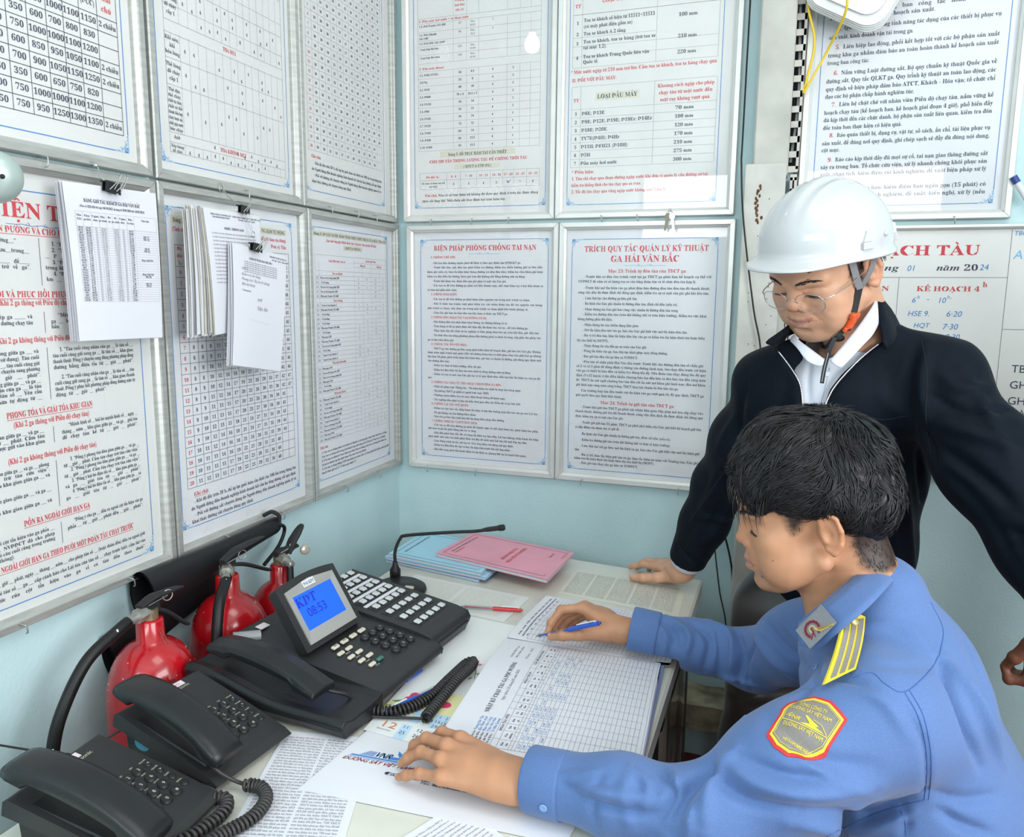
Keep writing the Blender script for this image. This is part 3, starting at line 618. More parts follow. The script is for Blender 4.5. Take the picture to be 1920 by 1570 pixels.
p.line([(40, yb), (446, yb)], 1.1, 1); p.line([(40, 60), (446, 60)], 1.1, 1)
for x in xc: p.line([(x, 60), (x, yb)], 1.0, 1)
p.text('nối)', 350, 480, 13, 1, 'c'); p.text('(ĐỨC)', 384, 484, 13.5, 1, 'c', 30); p.text('DDE', 384, 465, 13, 1, 'c'); p.text('chú', 424, 486, 14, 2, 'c'); p.text('Ghi', 424, 468, 14, 2, 'c')
board('notice_board', 'aluminium framed board of large hauling numbers ending in 2 chiều, at the top left', 'L', -1.498, ZT - .003, .4965, .757, p, paper=paper_w)

p = Print(); border(p, 33, 43, 450, 718)
def thin_table(xs, y0, y1): 
    for x in xs: p.line([(x, y0), (x, y1)], .5, 6)
cols = [57, 98] + [98 + 26 * k for k in range(1, 13)] + [436]
for y in (100, 200, 300, 380, 452, 475, 522, 572, 662, 681, 700): p.line([(57, y - 2), (436, y - 2)], .7, 6)
for y in (350, 420): p.line([(57, y), (436, y)], .6, 6)
for a, b_ in ((60, 450), (470, 660), (679, 700)): thin_table([57, 98, 124, 150, 174, 200, 224, 250, 273, 297, 321, 345, 369, 392, 415, 436], a, b_)
thin_table([57, 436], 60, 700)
p.text('TOA MUI', 248, 464, 12, 2, 'c', 42); p.text('TOA KHÔNG MUI', 247, 674, 12, 2, 'c', 85)
for k, tx in enumerate(('Thể lỏng', 'dễ cháy', 'cấp 1')): p.text(tx, 77, 412 + 13 * k, 10, 1, 'c')
for k, tx in enumerate(('Khí nén,', 'khí', 'hóa lỏng')): p.text(tx, 77, 486 + 13 * k, 10.5, 1, 'c')
for k, tx in enumerate(('Thể lỏng', 'dễ cháy', 'cấp 1')): p.text(tx, 77, 535 + 13 * k, 10.5, 1, 'c')
for k, tx in enumerate(('Thể đặc,', 'thể cháy,', 'chất tự cháy,', 'chất có thể', 'thành hỗn hợp', 'cháy hoặc nổ,', 'chất gặp nước', 'bốc cháy')): p.text(tx, 77, 582 + 10.6 * k, 9.5, 1, 'c', 38 if len(tx) > 9 else None)
p.text('Axit', 77, 671, 10, 1, 'c'); p.text('Xếp hàng', 77, 688, 8.5, 1, 'c'); p.text('dễ cháy', 77, 697, 8.5, 1, 'c')
random.seed(7)
cx = [111, 137, 162, 187, 212, 237, 261, 285, 309, 333, 357, 380, 403, 425]
for yy, n in ((390, 9), (412, 8), (435, 8), (495, 5), (510, 4), (540, 5), (556, 4), (600, 4), (620, 5), (672, 8), (690, 11)):
    for j in random.sample(range(14), n): p.text(random.choice('4444468'), cx[j], yy + random.choice((0, 6)), 9.5, 1, 'c')
board('notice_board', 'aluminium framed board of thin grid tables with red TOA MUI heading', 'L', -.9925, ZT - .003, .4865, .757, p, paper=paper_w)

p = Print(); border(p, 32, 43, 446, 712)
n = 22; ys_ = [612 - 22.4 * k for k in range(24)][::-1]; ys_ = [y for y in ys_ if y > 90]
xs_ = [50, 77] + [77 + (434 - 77) / 12 * k for k in range(1, 13)]
for y in ys_: p.line([(50, y), (434, y)], .6, 6)
for x in xs_: p.line([(x, ys_[0]), (x, 612)], .6, 6)
for k, y in enumerate(ys_[:-1]):
    num = 20 - (len(ys_) - 2 - k)
    if num < 0: continue
    p.text(str(num), 63, y + 15, 9.5, 2, 'c')
    for j in range(12):
        v = int(30 + max(0, j - 3) * 2.4 + num * .55 * max(0, j - 1) / 6)
        if j < 12 - max(0, (num - 15) // 3): p.text(str(v), 77 + (j + .5) * 357 / 12, y + 15, 9.5, 1, 'c')
p.text('Ghi chú:', 62, 630, 12, 2); 
for k, (tx, w_) in enumerate((('- Khi độ dốc trên 20 ‰ thì áp lực guốc hãm cần thiết cho 100 tấn trọng lượng tàu', 365), ('do Người đứng đầu doanh nghiệp kinh doanh kết cấu hạ tầng đường sắt quy định;', 372), ('- Đối với đường sắt chuyên dùng do Người đứng đầu doanh nghiệp quản lý và', 362), ('khai thác đường sắt chuyên dùng quy định.', 200))): p.text(tx, 62 if k in (1, 3) else 72, 646 + 15 * k, 10.5, 1, w=w_ - 8)
board('notice_board', 'aluminium framed upper board with dense grid of thirties, beside the corner', 'L', -.5045, ZT - .003, .5035, .757, p, paper=paper_w)

# -- left wall, lower row
p = Print(); border(p, 44, 50, 454, 719)
p.text('ĐIỆN TÍN', 250, 93, 36, 2, 'c', 182); flourish(p, 250, 104, 110, 3)
def ul(tx, x, y, s_, w_, m_=2): p.text(tx, x, y, s_, m_, 'c', w_); p.line([(x - w_ / 2, y + 2.6), (x + w_ / 2, y + 2.6)], .8, m_)
ul('XIN ĐƯỜNG VÀ CHO ĐƯỜNG', 250, 117, 14.5, 165); ul('CHUYỂN ĐỔI VÀ PHỤC HỒI PHƯƠNG PHÁP', 230, 219, 14.5, 250)
p.text('(Khi 2 ga thông với Điều độ chạy tàu)', 245, 232, 13.5, 2, 'c', 150); p.text('(Khi 2 ga không thông với Điều độ chạy tàu)', 248, 292, 13.5, 2, 'c', 173)
ul('PHONG TỎA VÀ GIẢI TỎA KHU GIAN', 250, 412, 14.5, 166); p.text('(Khi 2 ga thông với Điều độ chạy tàu)', 251, 428, 13.5, 2, 'c', 147); p.text('(Khi 2 ga không thông với Điều độ chạy tàu)', 249, 486, 13.5, 2, 'c', 173)
ul('DỒN RA NGOÀI GIỚI HẠN GA', 246, 594, 14.5, 131); ul('DỒN RA NGOÀI GIỚI HẠN GA THEO ĐUÔI MỘT ĐOÀN TÀU CHẠY TRƯỚC', 252, 659, 14.5, 310)
def para(L, x0, x1, Y, s_=9.6):
    for k, tx in enumerate(L):
        ind = 14 if tx[:1] in '“1234' else 0
        full = len(tx) > 33; W_ = x1 - x0 - ind
        p.text(tx, x0 + ind, Y[k], s_, 1, w=W_ if full else min(W_, len(tx) * s_ * .43), fill=True)
para(['“Tàu số ___ ga ___ xin đường____”', '“Tàu số ___ có dừng ở km____trong____', '“Đồng ý, tàu đến km________ để________', 'được dồn ngoài ga, phải trở về ga”.', '“Có tàu máy phụ đẩy đến'], 60, 232, [133, 148, 165, 174, 185])
para(['1. “Đồng ý cho tàu số____ chạy', '2. “Tàu số ____ chạy từ ga ___', '____ P ____ khu gian ____', '3. “Đồng ý tàu vào chạy', 'trong khu gian ____ về ga', '4. “Đến ga ____ dừng ở', 'km ____ .'], 260, 432, [134, 144, 154, 164, 173, 183, 192])
para(['“Điều độ số ____ cho phép ga ________ và', 'ga ___ dùng phương pháp đóng đường chạy tàu', 'từ ____ giờ ____ phút”.'], 60, 228, [253, 263, 272])
para(['“Mệnh lệnh số ___ cho phép ga ___ và', 'ga ____ bằng điện tín từ ___ giờ', 'hằn.'], 262, 430, [252, 262, 271])
para(['“Đóng đường nửa tự động giữa ga _____ và', 'ga ___ bị hỏng (hoặc đình chỉ sử dụng). Tàu cuối', 'cùng nhận của ga ___ là tàu số ____, tàu cuối cùng gửi', 'sang ga ___ là tàu số ___. Yêu cầu chuyển sang phương', 'pháp điện tín từ ____ giờ ____ phút”.', '“Đóng đường nửa tự động giữa ga ____ và ga ____', 'đã tốt. Tàu cuối cùng nhận của ga ____ là tàu', 'số ___ gửi sang ga ____ là tàu số ____ Yêu cầu', 'phục hồi đóng đường nửa tự động từ ____'], 60, 234, [310, 320, 330, 339, 349, 359, 368, 377, 387], 9.2)
para(['1. “Tàu cuối cùng nhận của ga ____ là tàu số ___,', 'tàu cuối cùng gửi sang ga ____ là tàu số ___, khu gian', 'thanh thoát. Đồng ý chuyển sang dùng phương pháp đóng', 'đường bằng điện tín từ ___ giờ ___ phút”.', '2. “Tàu cuối cùng nhận của ga ___ là tàu số ___, tàu', 'cuối cùng gửi sang ga ___ là tàu số ___, khu gian thanh', 'thoát. Đồng ý phục hồi phương pháp đóng đường nửa tự', 'động từ ___ giờ ___ phút”.'], 260, 434, [310, 320, 330, 340, 357, 367, 377, 387], 9.6)
para(['“Phong tỏa ____ khu gian giữa ga ____ và ga ____', 'từ ____ phút đến ____ giờ ____ phút. Cấm tàu', '(trừ) tàu công trình được gửi vào khu gian'], 60, 232, [443, 452, 461])
para(['“Mệnh lệnh số ___ bãi bỏ mệnh lệnh số ___ ngày ___', 'tháng ___ năm ___ khu gian giữa ga ___ và ga ___ giải tỏa', 'để chạy tàu kể từ ___ giờ ___ phút”.'], 266, 434, [441, 452, 462])
para(['“Xin phong tỏa khu gian giữa ga ____ và ga ____ phong', 'tỏa. Cấm tàu chạy trừ tàu cứu viện”.', '“Đề nghị phong tỏa khu gian giữa ga ____ và', '____ phút”.', '“Điện tín số ____ khu gian giữa ga ____ và ga ____', 'phút”.', '“Yêu cầu giải tỏa khu gian giữa ga ____ và', 'phút”.'], 60, 236, [501, 510, 520, 531, 545, 555, 564, 574], 9.2)
para(['1. “Đồng ý phong tỏa khu gian giữa ga ____ và ga ____', 'từ ___ giờ ___ phút. Cấm tàu chạy trừ tàu cứu viện”.', '2. “Đồng ý phong tỏa khu gian giữa ga ____ và ga ____', 'từ ___ giờ ___ phút. Cấm tàu chạy trừ tàu cứu viện”.', '3. “Đồng ý bãi bỏ điện tín số ____ khu gian giữa ga ____', 'và ga ____ giải tỏa từ ___ giờ ___ phút”.', '4. “Đồng ý bãi bỏ điện tín số ____ khu gian giữa ga ____ và', 'ga ____ giải tỏa từ ___ giờ ___ phút”.'], 264, 434, [501, 511, 520, 530, 540, 549, 559, 569], 9.2)
para(['“Xin dồn ra ngoài cột tín hiệu vào ga phía ____', 'từ ____ giờ ____ phút. NVĐĐCT đã cho phép', 'mệnh lệnh số ____”. (Bỏ câu cuối cùng trong trường', 'hợp điều độ không thông).'], 60, 236, [613, 623, 632, 641], 9.2)
para(['“Đồng ý cho ga ____ dồn ra ngoài cột tín hiệu vào ga', 'phía ____ từ ___ giờ ___, phút đến ___ giờ ___ phút”.'], 262, 434, [611, 622])
para(['“Tàu số ____ lúc ____ giờ ____ phút, ngày ____ tháng ____ năm ____ cho phép tàu số ____ (hoặc đoàn dồn) dồn ra ngoài giới', 'hạn ga ____ theo đuôi tàu số ____ ga ____ cấp cảnh báo cho Lái tàu của tàu số ____ chạy trước biết; cấm lùi vào', 'phía báo trước của cột tín hiệu vào ga vì có tàu dồn theo đuôi”.'], 60, 434, [680, 694, 706], 9.6)
for x, a, b_ in ((251, 123, 200), (250, 243, 278), (250, 302, 390), (250, 436, 464), (250, 495, 576), (250, 604, 642)): p.line([(x, a), (x, b_)], .8, 1)
board('notice_board', 'aluminium framed telegram wording board headed ĐIỆN TÍN, lower left, behind the clipped timetable', 'L', -1.497, 1.6845, .4995, .757, p, paper=paper_w)

p = Print(); border(p, 33, 43, 452, 705)
p.rect(46, 60, 430, 75, 5); p.text('Bảng 2: ÁP LỰC GUỐC HÃM CẦN THIẾT CHO TÀU HÀNG DÙNG HÃM TỰ ĐỘNG', 238, 72, 12.5, 1, 'c', 372)
p.text('(Tính cho 100 tấn trọng lượng tàu theo độ dốc hãm, tốc độ nước và áp lực guốc hãm của chúng)', 238, 90, 12, 2, 'c', 380); p.text('Đơn vị: Tấn', 428, 106, 12, 2, 'r', 60)
nc = 15; X0 = 80.0; dx = (441 - X0) / (nc - 1) * 1.0; xs_ = [53, 80] + [80 + (437 - 80) / 14 * k for k in range(1, 15)]
Y0 = 160; RH = (621 - Y0) / 21
for k in range(22): p.line([(53, Y0 + RH * k), (437, Y0 + RH * k)], .8, 1)
p.line([(53, 117), (437, 117)], .8, 1); p.line([(80, 139), (437, 139)], .8, 1)
for k, x in enumerate(xs_): p.line([(x, 117 if k in (0, 1, 15) else 139), (x, 621)], .8, 1)
for k, tx in enumerate(('Độ', 'dốc', '‰')): p.text(tx, 66, 128 + 14 * k, 11, 2, 'c')
p.text('Tốc độ (km/h)', 258, 132, 11, 1, 'c')
for j in range(14): p.text(str(30 + 5 * j), 80 + (j + .5) * 357 / 14, 154, 11, 2, 'c')
for r in range(21):
    p.text(str(r), 66, Y0 + RH * r + 15.5, 11.5, 2, 'c')
    for j in range(14):
        v = max(8, int(round(6 + j * j * .155 + j * 1.0 + r * .33 - 2)))
        if j < 14 - max(0, (r - 8) // 5): p.text(str(min(v, 56)), 80 + (j + .5) * 357 / 14, Y0 + RH * r + 15.5, 11.5, 1, 'c')
p.text('Ghi chú:', 70, 640, 12.5, 2); p.line([(70, 642.5), (112, 642.5)], .7, 2)
for k, (tx, w_) in enumerate((('- Khi độ dốc trên 20 ‰ thì áp lực guốc hãm cần thiết cho 100 tấn trọng lượng tàu', 368), ('do Người đứng đầu doanh nghiệp kinh doanh kết cấu hạ tầng đường sắt quy định;', 378), ('- Đối với đường sắt chuyên dùng do Người đứng đầu doanh nghiệp quản lý và', 368), ('khai thác đường sắt chuyên dùng quy định.', 205))): p.text(tx, 60 if k in (1, 3) else 70, 655 + 14.5 * k, 11.5, 1, w=w_)
board('notice_board', 'aluminium framed brake pressure grid board behind the hanging clipped papers', 'L', -.9925, 1.687, .4985, .757, p)

p = Print(); border(p, 30, 41, 440, 714)
p.rect(42, 50, 435, 64, 5); p.text('Bảng 3: ÁP LỰC GUỐC HÃM TÍNH TRÊN MỘT TRỤC CỦA MÁY, TOA XE', 238, 61, 10.5, 1, 'c', 385); p.text('(Áp suất ống gió chính đoàn tàu 5 kg/cm², hay áp lực 50 tấn)', 238, 76, 10.5, 2, 'c', 270); p.rect(190, 80, 290, 94, 5); p.text('( QTCT & CTĐ DS )', 240, 91, 10, 1, 'c', 88)
xs_ = [47, 66, 244, 291, 340, 389, 434]; p.line([(47, 111), (434, 111)], .6, 6); p.line([(244, 126), (434, 126)], .5, 6); p.line([(244, 138), (434, 138)], .5, 6)
N = 38; rh = (610 - 152) / N
for k in range(N + 1): p.line([(47, 152 + rh * k), (434, 152 + rh * k)], .5, 6)
for x in xs_: p.line([(x, 111 if x in (47, 244, 434) else 126), (x, 610)], .5, 6)
p.text('Loại đầu máy, toa xe', 155, 128, 9.5, 2, 'c'); p.text('Áp lực guốc hãm', 339, 121, 8.5, 2, 'c'); p.text('Hãm gió', 292, 135, 8, 2, 'c'); p.text('Hãm tay', 389, 135, 8, 2, 'c')
heads = {0: 'Toa xe khách', 6: 'Toa xe hàng', 20: 'Đầu máy hơi nước', 27: 'Đầu máy diesel'}
random.seed(3)
for k in range(N):
    y = 152 + rh * (k + .75)
    if k in heads: p.text(heads[k], 155, y, 9, 2, 'c')
    else:
        p.text('%d.%d' % (1 + sum(q <= k for q in heads) - 1, k % 7 + 1), 56, y, 7.5, 1, 'c'); p.text(random.choice(('Toa xe từ trọng trên 30T', 'Toa xe có tỷ trọng dưới 30T', '* Loại có van chuyển 3', 'Đầu máy Prairie 131-400', 'Đầu máy GP6', '- Vị trí rỗng', '- Vị trí nặng')), 70, y, 8, 1)
        for j in range(4):
            if random.random() < .7: p.text(random.choice(('4', '3', '6', '7', '2,5')), (xs_[j + 2] + xs_[j + 3]) / 2, y, 8, 6, 'c')
p.text('Ghi chú:', 48, 628, 11, 2)
for k, (tx, w_) in enumerate((('1. Các toa xe hàng hoán cải thành xe khách và tự áp guốc, hãm tính theo toa xe hàng.', 368), ('Các toa xe hàng nối trong tàu khách áp suất ống gió 5,0 kg/cm² theo toa xe hàng.', 358), ('2. Các toa xe khách ở trục hãm tay tính theo số lượng trục toa xe trong tàu hãm tay.', 366), ('tổ toa xe khách áp lực guốc hãm tính một trục tàu khách.', 240), ('3. Các toa xe hàng đường 1435 mm dùng van hãm GK: xe Trung Quốc tốc độ lớn nhất đạt 60', 378), ('km/h theo giá trị 5,7 T theo quy định 57.', 180))): p.text(tx, 54, 641 + 11.2 * k, 8.8, 1, w=w_)
board('notice_board', 'aluminium framed fine table board headed Bảng 3, lower right beside the corner', 'L', -.4885, 1.687, .4925, .757, p)
# ------------------------------------------------------------------ wall side things: pillar, tray, cables
conc = mat('worn_pale_plaster', (.56, .55, .50), .75, noise=.28, nscale=9, bump=.4, bscale=60, detail=6)
rust = mat('rusty_brown', (.16, .06, .025), .8, noise=.5, nscale=60)
blk = mat('black_plastic', (.012, .013, .014), .4, bump=.12, bscale=900, spec=.35)
blk_m = mat('black_matte', (.012, .012, .013), .7)
grey_pl = mat('pale_grey_plastic', (.72, .73, .72), .4)
led.box((.98, -.02, .292), (.0, .0, .0)) if 0 else None
rough_block(led, (1.10, -.045, .302), (.80, .13, .075), 3, .004, 26)
tag(led.build('concrete_ledge', mat('rough_concrete', (.58, .50, .34), .95, noise=.55, nscale=16, bump=1.0, bscale=40, detail=9, col2=(.16, .14, .10))), kind='structure')

t = thing('wall_pillar', 'tall worn pale pillar between the boards, peeling and rust stained', 'pillar', (1.08, WB, 0))
b = MB(); b.box((1.085, -.035, 2.35), (.085, .07, 1.14), bev=.004); b.box((1.055, -.03, 1.35), (.03, .06, .95), bev=.004)
b.box((1.095, -.045, .86), (.095, .06, 1.72), bev=.006); b.build('post', conc, t)
b = MB(); b.box((1.075, -.079, 1.50), (.10, .006, .62), bev=.002); b.build('cover_plate', mat('worn_plate', (.60, .59, .54), .6, noise=.2, nscale=14, bump=.3, bscale=50), t)
b = MB(); rs = np.random.RandomState(5)
for k in range(16): b.sphere((1.062 + rs.randn() * .004, -.083, 1.665 + k * .006), (.0022 + rs.rand() * .002, .0008, .005), 6)
for k in range(20): b.sphere((1.05 + rs.rand() * .06, -.083, 1.23 + rs.rand() * .5), (.0012, .0006, .0016), 6)
b.build('rust_stain', rust, t)

def tray(name, label, x, z0, z1, wdt, n):
    t = thing(name, label, 'cable tray', (x, WB, z0))
    b = MB(); holes = []; w2 = wdt / 2
    for s in (-1, 1): b.box((x + s * (w2 - .003), -.035, (z0 + z1) / 2), (.006, .002, z1 - z0))
    b.box((x - w2, -.008, (z0 + z1) / 2), (.002, .054, z1 - z0)); b.box((x + w2, -.008, (z0 + z1) / 2), (.002, .054, z1 - z0))
    for k in range(n + 1): b.box((x, -.035, z0 + (z1 - z0) * k / n), (wdt, .002, (z1 - z0) / n * .42))
    b.build('slotted_channel', mat('tray_metal', (.62, .60, .55), .5, noise=.25, nscale=20), t)
    b = MB(); b.box((x, .006, (z0 + z1) / 2), (wdt - .004, .02, z1 - z0 - .004)); b.build('dark_inside', blk_m, t)
    b = MB(); b.tube(catmull([(x - .004, -.012, z0 + .02), (x + .006, -.016, z0 + .2 * (z1 - z0)), (x - .005, -.012, .5 * (z0 + z1)), (x + .004, -.014, z1 - .03)]), .004); b.build('cable', mat('grey_cable', (.45, .47, .48), .5), t)
tray('cable_tray', 'slotted metal cable tray with dark openings beside the pillar', 1.137, 1.80, 2.75, .030, 26)
tray('cable_tray', 'narrow slotted cable tray running low beside the pillar behind the helmet', 1.143, .72, 1.78, .016, 30)

def cable(name, label, pts, r, m, cat='cable'):
    b = MB(); b.tube(catmull(pts, 10), r, 8); return tag(b.build(name, m), label, cat)
cable('cable', 'thin black cable hanging down the pillar front', [(1.013, -.01, 2.6), (1.012, -.03, 1.92), (1.017, -.092, 1.80), (1.03, -.092, 1.66), (1.065, -.093, 1.45), (1.09, -.094, 1.33), (1.10, -.094, 1.1), (1.11, -.085, .8)], .0022, blk_m)
cable('cable', 'pair of thin black cables dropping to the floor behind the desk corner', [(1.02, -.004, 1.1), (1.00, -.006, .9), (1.045, -.01, .7), (1.05, -.012, .45), (1.052, -.01, .12)], .0028, blk_m)
cable('cable', 'thin black cable curving beside the desk corner, left of its thicker neighbour', [(1.0, -.0, 1.05), (.985, -.004, .86), (1.01, -.008, .66), (1.04, -.01, .5), (1.045, -.01, .12)], .0018, blk_m)

yel = mat('yellow_cable', (.80, .55, .02), .45)
yp = [(1.145, -.075, 2.33), (1.150, -.065, 2.19), (1.172, -.05, 2.10), (1.160, -.035, 2.02), (1.153, -.035, 1.985), (1.168, -.04, 2.01), (1.205, -.05, 2.08), (1.236, -.13, 2.14), (1.228, -.145, 2.19), (1.20, -.15, 2.24), (1.185, -.14, 2.33)]
cable('yellow_cable', 'yellow network cable looping below the white router', yp, .0030, yel)

# white router and its bracket
t = thing('wifi_router', 'white rounded ridged router mounted over the duties board', 'router', (1.275, .0, 2.20))
Rr = rotm(0, 28, 0)
b = MB()
for k in range(7):
    wv = .205 - .004 * abs(k - 3)
    b.prism([(p_[0], p_[1]) for p_ in rrect(wv, wv, .045, 6)], -.004, .0035, (np.array([1.268, -.050 - .0075 * k, 2.226]), Rr[:, 0], Rr[:, 2], np.array([0, 1, 0])), 0)
b.build('ridged_shell', grey_pl, t, bevel=.001)
b = MB(); b.prism(rrect(.155, .155, .036, 6), 0, .006, (np.array([1.268, -.101, 2.226]), Rr[:, 0], Rr[:, 2], np.array([0, -1, 0])), 0); b.build('face_plate', mat('white_router_face', (.80, .80, .78), .35), t, bevel=.0015)
b = MB(); b.prism([(x_ * .035, y_ * .09) for x_, y_ in ((-.2, -.5), (.25, -.5), (.25, .5), (-.2, .5))], 0, .003, (np.array([1.312, -.108, 2.222]), rotm(0, 35, 0)[:, 0], rotm(0, 35, 0)[:, 2], np.array([0, -1, 0])), 0); b.build('indicator_strip', blk, t)
b = MB()
for k in range(4): b.sphere(np.array([1.312, -.112, 2.222]) + rotm(0, 35, 0)[:, 2] * (.012 * k - .035), (.0015, .001, .0015), 8)
b.build('indicator_light', mat('lamp_grey', (.7, .7, .7), .4), t)
t = thing('router_bracket', 'white wall bracket left of the router', 'bracket', (1.205, -.004, 2.262))
b = MB(); b.box((1.205, -.022, 2.262), (.07, .036, .06), bev=.008); b.build('housing', grey_pl, t)
b = MB(); b.lathe([(0, 0), (.012, 0), (.013, .006), (.006, .008), (0, .008)], (1.205, -.040, 2.245), (0, -1, 0), 14); b.build('dark_plug', blk, t)
t = thing('marker_pen', 'blue and white marker pen on a hook at the right edge of the duties board', 'marker', (1.655, -.01, 1.74))
b = MB(); a0 = np.array([1.648, -.006, 1.752]); dv = nz((.5, 0, -.8)); b.cyl(a0, a0 + dv * .055, .0075, n=14); b.build('barrel', mat('white_marker', (.75, .77, .8), .4), t)
b = MB(); b.cyl(a0 - dv * .018, a0, .0082, n=14); b.build('cap', mat('marker_blue', (.03, .06, .28), .4), t)
b = MB(); b.lathe([(0, 0), (.006, 0), (.009, .002), (.006, .006), (0, .007)], (1.141, .016, 1.97), (0, -1, 0), 14)
tag(b.build('wall_screw', mat('screw_grey', (.35, .38, .38), .5)), 'small round screw plug in the wall by the cable tray', 'screw')

# round pale green lamp head at the left edge
t = thing('wall_lamp', 'round pale green metal lamp head at the left picture edge', 'lamp', (.0, -1.40, 1.63))
cL = at(-12, 331, 1.10)
b = MB(); b.lathe([(0, .030), (.012, .0295), (.024, .026), (.032, .018), (.036, .006), (.036, -.010), (.030, -.020), (0, -.022)], cL, nz(CAM - cL + np.array([0, .2, -.1])), 32)
b.build('lamp_head', mat('pale_green_metal', (.42, .50, .47), .4, metal=.3), t)
b = MB(); b.cyl(cL + np.array([-.01, .0, -.0]), (-.022, cL[1] - .01, cL[2] + .01), .007, n=12); b.build('arm', mat('pale_green_metal'), t)
b = MB(); q_ = nz(CAM - cL); b.sphere(cL + q_ * .028 + CR[:, 0] * .012, .0035, 10); b.build('dark_screw', blk, t)

# hooks
hook_m = mat('steel_wire', (.45, .45, .43), .35, metal=.8)
def hook(x, y, z, side, label, lean=0):
    b = MB()
    o = np.array([0, -.002, 0]); pts = [(0, .012, .004), (0, -.008, .003), (.001 + lean * .3, -.012, 0), (.0015 + lean * .6, -.012, -.011), (.001 + lean, -.007, -.014)]
    P = np.array(pts)
    if side == 'L': P = np.c_[-P[:, 1], P[:, 0], P[:, 2]]
    b.tube(catmull(P + np.array([x, y, z]), 5), .0013, 6)
    return tag(b.build('wall_hook', hook_m), label, 'hook', 'small wire hooks along the board edges')
HL = [(-1.242, 1.681), (-.263, 1.692), (-.159, 1.690), (-.399, 1.690), (-.735, 1.690), (-.649, .934), (-.856, .934), (-1.128, .930), (-1.354, .930), (-.353, .932), (-.163, .932)]
hl = ['between the boards at far left', 'over the Bảng 3 board, middle of three', 'over the Bảng 3 board, nearest the corner', 'over the Bảng 3 board, farthest from the corner', 'between the boards, right of the hanging papers', 'under the brake grid board, right one', 'under the brake grid board, left one', 'under the telegram board, right one', 'under the telegram board, left one', 'under the Bảng 3 board, left one', 'under the Bảng 3 board, near the corner']
for (y, z), s_ in zip(HL, hl): hook(.001, y, z + .006, 'L', 'small wire hook ' + s_, random.choice((-.004, 0, .004)))
HB = [(.112, 1.690), (.245, 1.690), (.361, 1.691), (.637, 1.690), (.738, 1.690), (.092, .925), (.259, .925), (.599, .925), (.882, .922), (1.521, 1.668), (1.594, 1.024)]
hb = ['above BIỆN PHÁP board, left of three', 'above BIỆN PHÁP board, middle of three', 'above BIỆN PHÁP board, right of three', 'above TRÍCH QUY TẮC board, left one', 'above TRÍCH QUY TẮC board, left of the keys', 'below BIỆN PHÁP board, near the corner', 'below BIỆN PHÁP board, right one', 'below TRÍCH QUY TẮC board, left one', 'below TRÍCH QUY TẮC board, right one', 'under the duties board', 'under the plan board']
for (x, z), s_ in zip(HB, hb): hook(x, -.001, z + .006, 'B', 'small wire hook ' + s_, random.choice((-.004, 0, .004)))
# bare bulb on the left wall above the boards, mirrored in the glass
t = thing('wall_bulb', 'bare bulb on a white wall bracket above the boards', 'lamp', (.10, -.75, 2.41))
b = MB(); b.lathe([(0, .034), (.016, .030), (.027, .018), (.030, 0), (.024, -.018), (.014, -.032), (.013, -.045), (0, -.046)], (.172, -.75, 2.415), (0, 0, -1), 24); b.build('bulb', mat('lit_bulb', (1, 1, 1), .3, emit=(1, .98, .94), estr=9), t)
b = MB(); b.cyl((.172, -.75, 2.455), (.172, -.75, 2.49), .017, n=16); b.tube(catmull([(-.02, -.75, 2.46), (.06, -.75, 2.50), (.172, -.75, 2.49)], 6), .007, 8); b.box((.03, -.75, 2.43), (.05, .045, .05), rotm(0, 30, 0), bev=.004); b.build('bracket', white_p, t)
# keys
t = thing('key_ring', 'two keys on a ring hung above the TRÍCH QUY TẮC board', 'keys', (.829, -.01, 1.70))
b = MB(); a_ = np.linspace(0, 2 * math.pi, 22, endpoint=False); b.tube(np.c_[.829 + .008 * np.cos(a_), np.full(22, -.012) + .003 * np.sin(a_), 1.700 + .007 * np.sin(a_)], .0010, 6, closed=True); b.tube(catmull([(.829, .012, 1.712), (.829, -.012, 1.712), (.829, -.014, 1.706)], 4), .0014, 6); b.build('ring', hook_m, t)
for nm, dx, ang, cm in (('dark key', -.004, 10, (.16, .14, .10)), ('bright key', .008, -8, (.62, .62, .58))):
    b = MB(); R_ = rotm(0, ang, 0); c_ = np.array([.829 + dx, -.016 - (dx > 0) * .002, 1.692])
    ol = [(.0085 * math.cos(q) , .0085 * math.sin(q)) for q in np.linspace(-.9 * math.pi / 2 + 0, 1.9 * math.pi / 2 + math.pi * .45, 14)]
    ol = [(.008 * math.cos(q), .009 * math.sin(q)) for q in np.linspace(math.radians(-60), math.radians(240), 14)] + [(-.0025, -.036), (-.0005, -.040), (.0028, -.036), (.0028, -.032), (.004, -.030), (.0028, -.027), (.004, -.024), (.0028, -.021)]
    b.prism(ol, 0, .002, (c_, R_[:, 0], R_[:, 2], np.array([0, -1, 0]))); o_ = b.build('key', mat('metal_' + nm[:4], cm, .35, metal=.8), t); o_['label'] = nm

